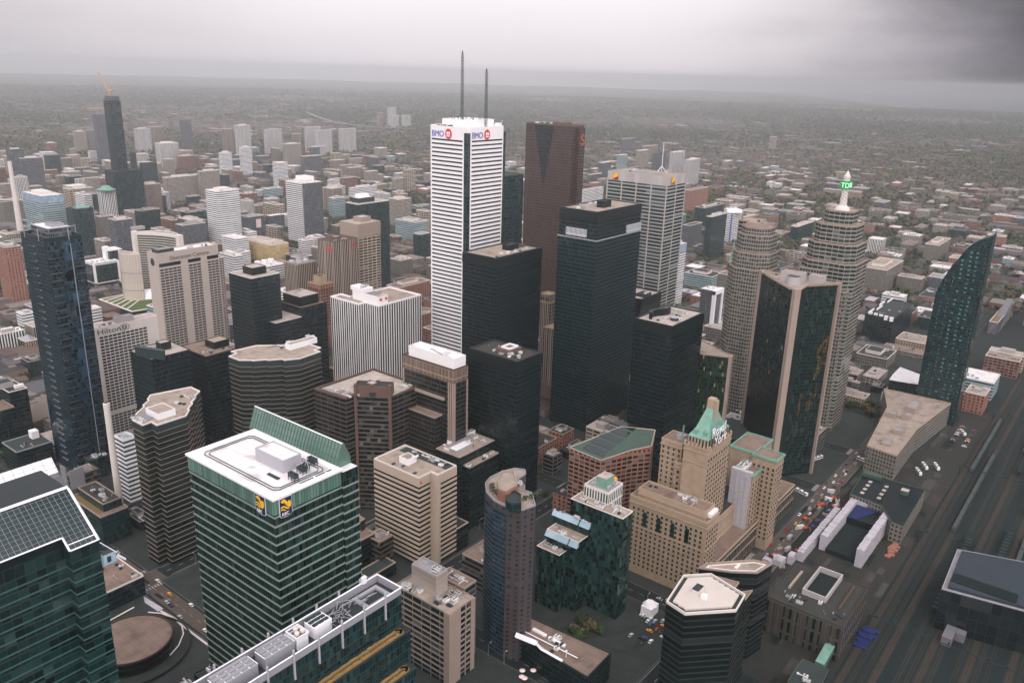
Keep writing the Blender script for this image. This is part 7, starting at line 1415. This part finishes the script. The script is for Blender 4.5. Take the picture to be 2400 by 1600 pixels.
# middling apartment slabs and blocks that pack the left and middle distance
rd = random.Random(808); cnt = 0
AK = [('white_bands', 'white_roof', 'white banded'), ('precast_grid', 'gravel_pale', 'cream gridded'), ('tan_piers2', 'gravel_pale', 'tan striped'), ('white_piers', 'white_roof', 'white striped'), ('dark_grey_grid', 'grey_roof', 'dark grey'), ('brick_grid', 'gravel_brown', 'red brick'), ('dark_green', 'tar', 'dark glass'), ('dull_grid', 'gravel', 'brown gridded'), ('tan_frame', 'gravel_pale', 'tan framed')]
for _ in range(30000):
    if cnt >= 235: break
    a = radians(rd.uniform(19, 62)); d = rd.choice((rd.uniform(1150, 2100), rd.uniform(1500, 3300))); x, y = d*sin(a), d*cos(a); p = px(x, y, 0)
    if not (-.02 < p[0] < .52 and -.05 < p[1] < 1.02): continue
    if d > 2100 and p[0] > .40: continue
    w_, l_ = (rd.uniform(15, 22), rd.uniform(28, 55)) if rd.random() < .5 else (rd.uniform(24, 52), rd.uniform(15, 26))
    h = rd.choice((16, 20, 24, 28, 34)) if rd.random() < .72 else rd.uniform(36, 66)
    x0, y0, x1, y1 = x-w_/2, y-l_/2, x+w_/2, y+l_/2
    if not free(x0, y0, x1, y1) or (500 < x < 720 and 1030 < y < 1180): continue
    if x < 2300 and y < 2330 and (min(abs(x-n_) for n_ in NS) < 8+w_/2 or min(abs(y-n_) for n_ in EW) < 8+l_/2) and d < 2200: continue
    k = AK[rd.randrange(len(AK))]; lb = '%s %s apartment block packed in at the left, among the %s' % ('tall' if h > 35 else 'mid-height', k[2], BAND(d))
    b = B('apartment_block', lb, (x0, y0, x1, y1), h, k[0], k[1], cat='apartment block', par=.9, parm='pale_concrete', group=lb)
    if d < 2600: b.pent((x0+w_*.3, y0+l_*.3, x1-w_*.25, y1-l_*.3), rd.uniform(2.5, 4.5), 'grey_concrete', k[1]); b.clutter((x0+1, y0+1, x1-1, y1-1), 3, 900+cnt)
    cnt += 1
# flat roofed warehouses, schools and terraces of the low districts at the right and beyond
rd = random.Random(515); cnt = 0
WK = [('dull_grid', 'gravel_brown', 'brown'), ('brick_small', 'tar', 'brick'), ('brick_grid', 'gravel_dark', 'dark brick'), ('precast_grid', 'gravel_pale', 'pale'), ('dark_grey_grid', 'grey_roof', 'grey'), ('brick_small', 'white_roof', 'white roofed brick'), ('dark_green', 'gravel_dark', 'dark glazed'), ('tan_frame', 'tar', 'tan'), ('dull_grid', 'gravel_dark', 'dark roofed')]
for _ in range(60000):
    if cnt >= 285: break
    a = radians(rd.uniform(40, 88)); d = rd.choice((rd.uniform(950, 1900), rd.uniform(1300, 3400))); x, y = d*sin(a), d*cos(a); p = px(x, y, 0)
    if not (.36 < p[0] < 1.02 and -.05 < p[1] < 1.0) or y < 215: continue
    w_, l_ = rd.uniform(22, 70), rd.uniform(16, 40)
    if rd.random() < .4: w_, l_ = l_, w_
    y = round(y/46)*46; x0, y0, x1, y1 = x-w_/2, y-l_/2, x+w_/2, y+l_/2
    if not free(x0, y0, x1, y1): continue
    if x < 2300 and y < 2330 and (min(abs(x-n_) for n_ in NS) < 8+w_/2 or min(abs(y-n_) for n_ in EW) < 8+l_/2) and d < 1900: continue
    k = WK[rd.randrange(len(WK))]; h = rd.choice((6, 7, 9, 11, 14, 18)); lb = 'low %s warehouse or terrace block right of centre, among the %s' % (k[2], BAND(d))
    b = B('warehouse', lb, (x0, y0, x1, y1), h, k[0], k[1], cat='low building', par=.8, parm='grey_concrete', group=lb)
    if d < 2600: b.clutter((x0+1, y0+1, x1-1, y1-1), 4 if d < 1700 else 3, 1300+cnt, big=1.3)
    if rd.random() < .35: b.pent((x0+w_*.55, y0+l_*.3, x1-w_*.15, y1-l_*.2), 3, 'grey_concrete', k[1])
    cnt += 1
# the many small houses beyond: far too many to count
for k_, c_ in (('house_grey', (.15, .14, .145)), ('house_brick', (.15, .075, .058)), ('house_brown', (.085, .062, .055)), ('house_tan', (.16, .13, .11)), ('house_slate', (.085, .085, .095)), ('house_white', (.38, .36, .36)), ('house_umber', (.11, .08, .065)), ('house_dull', (.13, .105, .09)), ('house_black', (.035, .04, .042)), ('house_stone', (.17, .15, .135)), ('house_ochre', (.19, .14, .1))): plain(k_, c_, .9, .2)
HM = ['house_grey', 'house_brick', 'house_brown', 'house_tan', 'house_slate', 'house_white', 'house_umber', 'house_dull', 'house_black', 'house_stone', 'house_ochre']
q = MB(); rd = random.Random(99); n_h = 0
for _ in range(110000):
    a = radians(rd.uniform(16, 89)); d = 850*math.exp(rd.random()*math.log(12)); x, y = d*sin(a), d*cos(a)
    st = 46 if d < 5000 else 92; y = round(y/st)*st+rd.choice((-13, 13))+rd.gauss(0, 1.5); x = round(x/12.5)*12.5+rd.gauss(0, 1)
    if min(abs(x-k_*250) for k_ in (round(x/250),)) < 14: continue
    if y < 240 and x < 1400 or y < 130: continue
    p = px(x, y, 0)
    if not (-.05 < p[0] < 1.05 and -.05 < p[1] < 1.0): continue
    # built-up patches and green patches
    k = sin(x*.0021+1.3)+sin(y*.0027+x*.0009)+sin((x-y)*.0013+4)
    if d > 1800 and k < rd.uniform(-1.6, 1.1): continue
    if p[0] > .72 and rd.random() < .45: continue
    if d < 2600 and not free(x-7, y-7, x+7, y+7): continue
    big = rd.random() < .16
    w_, l_, h = (rd.uniform(14, 46), rd.uniform(14, 60), rd.uniform(5, 12)) if big else (rd.uniform(7, 11), rd.uniform(9, 15), rd.uniform(5, 8))
    if d > 4500 and big: w_ *= 1.6; l_ *= 1.7
    wm = rd.choice((1, 1, 7, 7, 9, 10, 0)); rm = rd.choice((3, 4, 5, 8, 6, 9, 0, 2, 8)) if big else rd.choice((2, 6, 8, 4, 4, 8, 3))
    x0, y0, x1, y1 = x-w_/2, y-l_/2, x+w_/2, y+l_/2
    if big: q.prism(R4(x0, y0, x1, y1), 0, h, wm, rm)
    else:
        q.prism(R4(x0, y0, x1, y1), 0, h, wm); m_ = (y0+y1)/2; r_ = h+rd.uniform(2, 4)
        q.face([(x0, y0, h), (x1, y0, h), (x1, m_, r_), (x0, m_, r_)], rm); q.face([(x1, y1, h), (x0, y1, h), (x0, m_, r_), (x1, m_, r_)], rm); q.face([(x0, y1, h), (x0, y0, h), (x0, m_, r_)], wm); q.face([(x1, y0, h), (x1, y1, h), (x1, m_, r_)], wm)
    n_h += 1
    if n_h > 15000: break
struct('suburban_houses', q, HM, 'stuff')['label'] = 'countless small houses and sheds spreading out to the horizon'
# ------------------------------------------------------------------ trees
def leaf_mat(k, c):
    m, t, b_ = new_mat(k); g = N(t, 'ShaderNodeNewGeometry'); oi = N(t, 'ShaderNodeObjectInfo')
    n = N(t, 'ShaderNodeTexNoise'); n.inputs['Scale'].default_value = .011; n.inputs['Detail'].default_value = 3; t.links.new(g.outputs['Position'], n.inputs['Vector'])
    f = maprange(t, n.outputs[0], .42, .62, 0, 1); cc = mixc(t, f, c, (.066, .055, .042))
    cc = mixc(t, maprange(t, g.outputs['Random Per Island'], .25, 1.0, 0, .85), cc, (c[0]*1.9, c[1]*1.7, c[2]*1.4))
    t.links.new(cc, b_.inputs['Base Color']); b_.inputs['Roughness'].default_value = .9; b_.inputs['Specular IOR Level'].default_value = .1
leaf_mat('leaves', (.042, .070, .027)); leaf_mat('leaves_dark', (.028, .05, .022)); leaf_mat('leaves_brown', (.085, .07, .045))
def crown_mesh(seed, mat):
    rd = random.Random(seed); q = MB()
    for i in range(150):
        th, ph = rd.random()*2*pi, math.acos(rd.uniform(-.75, 1)); r = rd.uniform(.45, 1)*(.8+.25*sin(3*th+seed)+.15*sin(5*ph+seed)); c = Vector((r*sin(ph)*cos(th), r*sin(ph)*sin(th), .95+.8*r*cos(ph)))
        n = (Vector((c.x, c.y, c.z-.7))+Vector((rd.gauss(0, .5), rd.gauss(0, .5), rd.gauss(0, .5)))).normalized(); u = n.orthogonal().normalized(); a = rd.random()*6; u = (u*cos(a)+n.cross(u)*sin(a)); v = n.cross(u); s_ = rd.uniform(.13, .27)
        q.face([c+u*s_, c+v*s_*.8+n*.05, c-u*s_*.9, c-v*s_])
    return q.mesh('crown', [mat])
def trunk_mesh(seed):
    rd = random.Random(seed); q = MB(); q.cyl(0, 0, 0, .7, .075, .05, n=7)
    for i in range(5): a = i*1.26+rd.random(); q.bar((0, 0, .45+.05*i), (.5*cos(a), .5*sin(a), .95+.1*i), .04)
    return q.mesh('trunk', ['trunk'])
CRN = [crown_mesh(i, ('leaves', 'leaves_dark', 'leaves', 'leaves_brown', 'leaves_dark')[i]) for i in range(5)]; TRK = [trunk_mesh(i) for i in range(3)]
rd = random.Random(404); nt_ = 0
def tree(x, y, s_, lb, gp):
    o = thing('tree', lb, 'tree', (x, y, .15), gp); c = link('crown', CRN[rd.randrange(5)], o); c.scale = (s_*.62, s_*.62, s_*.5); c.rotation_euler = (0, 0, rd.random()*6); k = link('trunk', TRK[rd.randrange(3)], o); k.scale = (s_*.62, s_*.62, s_*.5)
SPOTS = [((364.1,1015.5), 62, 55, 70, 'bushy green tree in the park left of the blue tower'), ((550.2,1194.1), 46, 30, 34, 'leafy tree on the square before the pale convex tower'), ((1489.6,683.1), 26, 16, 12, 'fresh green tree near the copper spire'), ((1520.0,612.4), 20, 12, 9, 'tree beside the curved stone drum tower'), ((1262.8,1816.4), 60, 28, 26, 'tree in the green square right of the white banded tower'), ((397.3,236.1), 22, 12, 7, 'small tree in the dark garden below the stepped glass block'), ((918.0,213.4), 14, 24, 10, 'tree in the plaza right of the spired stone tower'), ((2453.4,863.8), 80, 60, 34, 'tree in the far park behind the spired stone tower'), ((2399.8,598.4), 60, 50, 24, 'tree in the dark green patch right of the spired tower'), ((2293.8,1049.7), 60, 40, 22, 'tree by the orange brick apartment crescent'), ((1850.1,1307.4), 80, 60, 20, 'tree in the streets behind the red skyscraper')]
for (cx_, cy_), rx_, ry_, n_, lb in SPOTS:
    k = 0
    for _ in range(n_*6):
        if k >= n_: break
        x, y = cx_+rd.gauss(0, rx_*.6), cy_+rd.gauss(0, ry_*.6)
        if not free(x+0, y+0, x+.1, y+.1): continue
        tree(x, y, rd.uniform(6, 9) if 'dark garden' in lb else rd.uniform(8, 13), lb, lb.replace(' tree', ' trees', 1)); k += 1; nt_ += 1
for i in range(150):                                   # street trees along the kerbs of the near streets
    if i % 2: x, y = rd.choice(NS[:9])+rd.choice((-9.5, 9.5)), rd.uniform(230, 900); lb = 'bare street tree along a north running kerb between the near towers'
    else: x, y = rd.uniform(60, 900), rd.choice(EW[1:6])+rd.choice((-9.5, 9.5)); lb = 'bare street tree along a cross street kerb between the near towers'
    if free(x, y, x+.1, y+.1) and nt_ < 298 and px(x, y, 0)[1] < 1.05: tree(x, y, rd.uniform(5, 8), lb, lb.replace(' tree', ' trees', 1)); nt_ += 1
q = MB(); rd = random.Random(555); n_t = 0
def clump(q, x, y, s_, h, mi):
    z = h*.55; k = 5
    for i in range(k):
        c = Vector((x+rd.gauss(0, s_*.3), y+rd.gauss(0, s_*.3), z+rd.uniform(-.35, .35)*h)); a = rd.random()*6.3; u = Vector((cos(a), sin(a), rd.uniform(-.4, .4)))*s_*rd.uniform(.4, .75); v = Vector((-sin(a), cos(a), rd.uniform(.2, 1.0)))*s_*rd.uniform(.35, .65)
        q.face([c-u, c-v, c+u, c+v], mi)
for _ in range(190000):
    a = radians(rd.uniform(16, 89)); d = 800*math.exp(rd.random()*math.log(17)); x, y = d*sin(a), d*cos(a)
    if y < 280 and x < 1500 or y < 140: continue
    p = px(x, y, 0)
    if not (-.04 < p[0] < 1.04 and -.05 < p[1] < 1.0): continue
    k = sin(x*.0021+1.3)+sin(y*.0027+x*.0009)+sin((x-y)*.0013+4)
    if k > rd.uniform(-1.2, 2.6) and d > 1500: continue
    if d < 1500 and rd.random() < .6: continue
    if d < 2800 and not free(x-5, y-5, x+5, y+5): continue
    s_ = (rd.uniform(3.6, 6.2) if d < 2200 else rd.uniform(5, 8.5))*(1 if d < 3500 else 1+min(2.2, (d-3500)/3500)); clump(q, x, y, s_, rd.uniform(6, 9) if d < 2800 else rd.uniform(8, 13), rd.choice((0, 0, 1, 2)) if d < 5000 else rd.choice((0, 1, 1)))
    n_t += 1
    if n_t > 75000: break
struct('woods', q, ['leaves', 'leaves_dark', 'leaves_brown'], 'stuff')['label'] = 'tree canopy of the suburbs merging into woods towards the horizon'
# the parkway and its viaduct across the valley, far off
q = MB(); pts = [(4088.7,5193.7), (3806.0,4729.9), (3560.5,4275.3), (3448.0,3939.7), (3449.2,3730.1), (3561.0,3516.7)]
for i in range(len(pts)-1):
    a, c = pts[i], pts[i+1]; L = hypot(c[0]-a[0], c[1]-a[1]); nx, ny = -(c[1]-a[1])/L*11, (c[0]-a[0])/L*11; q.face([(a[0]-nx, a[1]-ny, 14), (c[0]-nx, c[1]-ny, 14), (c[0]+nx, c[1]+ny, 14), (a[0]+nx, a[1]+ny, 14)])
struct('parkway', q, 'grey_roof')
# ------------------------------------------------------------------ the hazy air
hz = bpy.data.materials.new('hazy_air'); hz.use_nodes = True; t = hz.node_tree; t.nodes.clear()
pv = N(t, 'ShaderNodeVolumePrincipled'); pv.inputs['Density'].default_value = HAZE; pv.inputs['Color'].default_value = (.94, .965, .99, 1); pv.inputs['Anisotropy'].default_value = 0.78
ou = N(t, 'ShaderNodeOutputMaterial'); t.links.new(pv.outputs[0], ou.inputs['Volume']); MATS['hazy_air'] = hz
q = MB(); q.box(-9500, -9500, -2, 31500, 31500, 380); o = link('haze', q.mesh('haze', 'hazy_air')); o['kind'] = 'stuff'
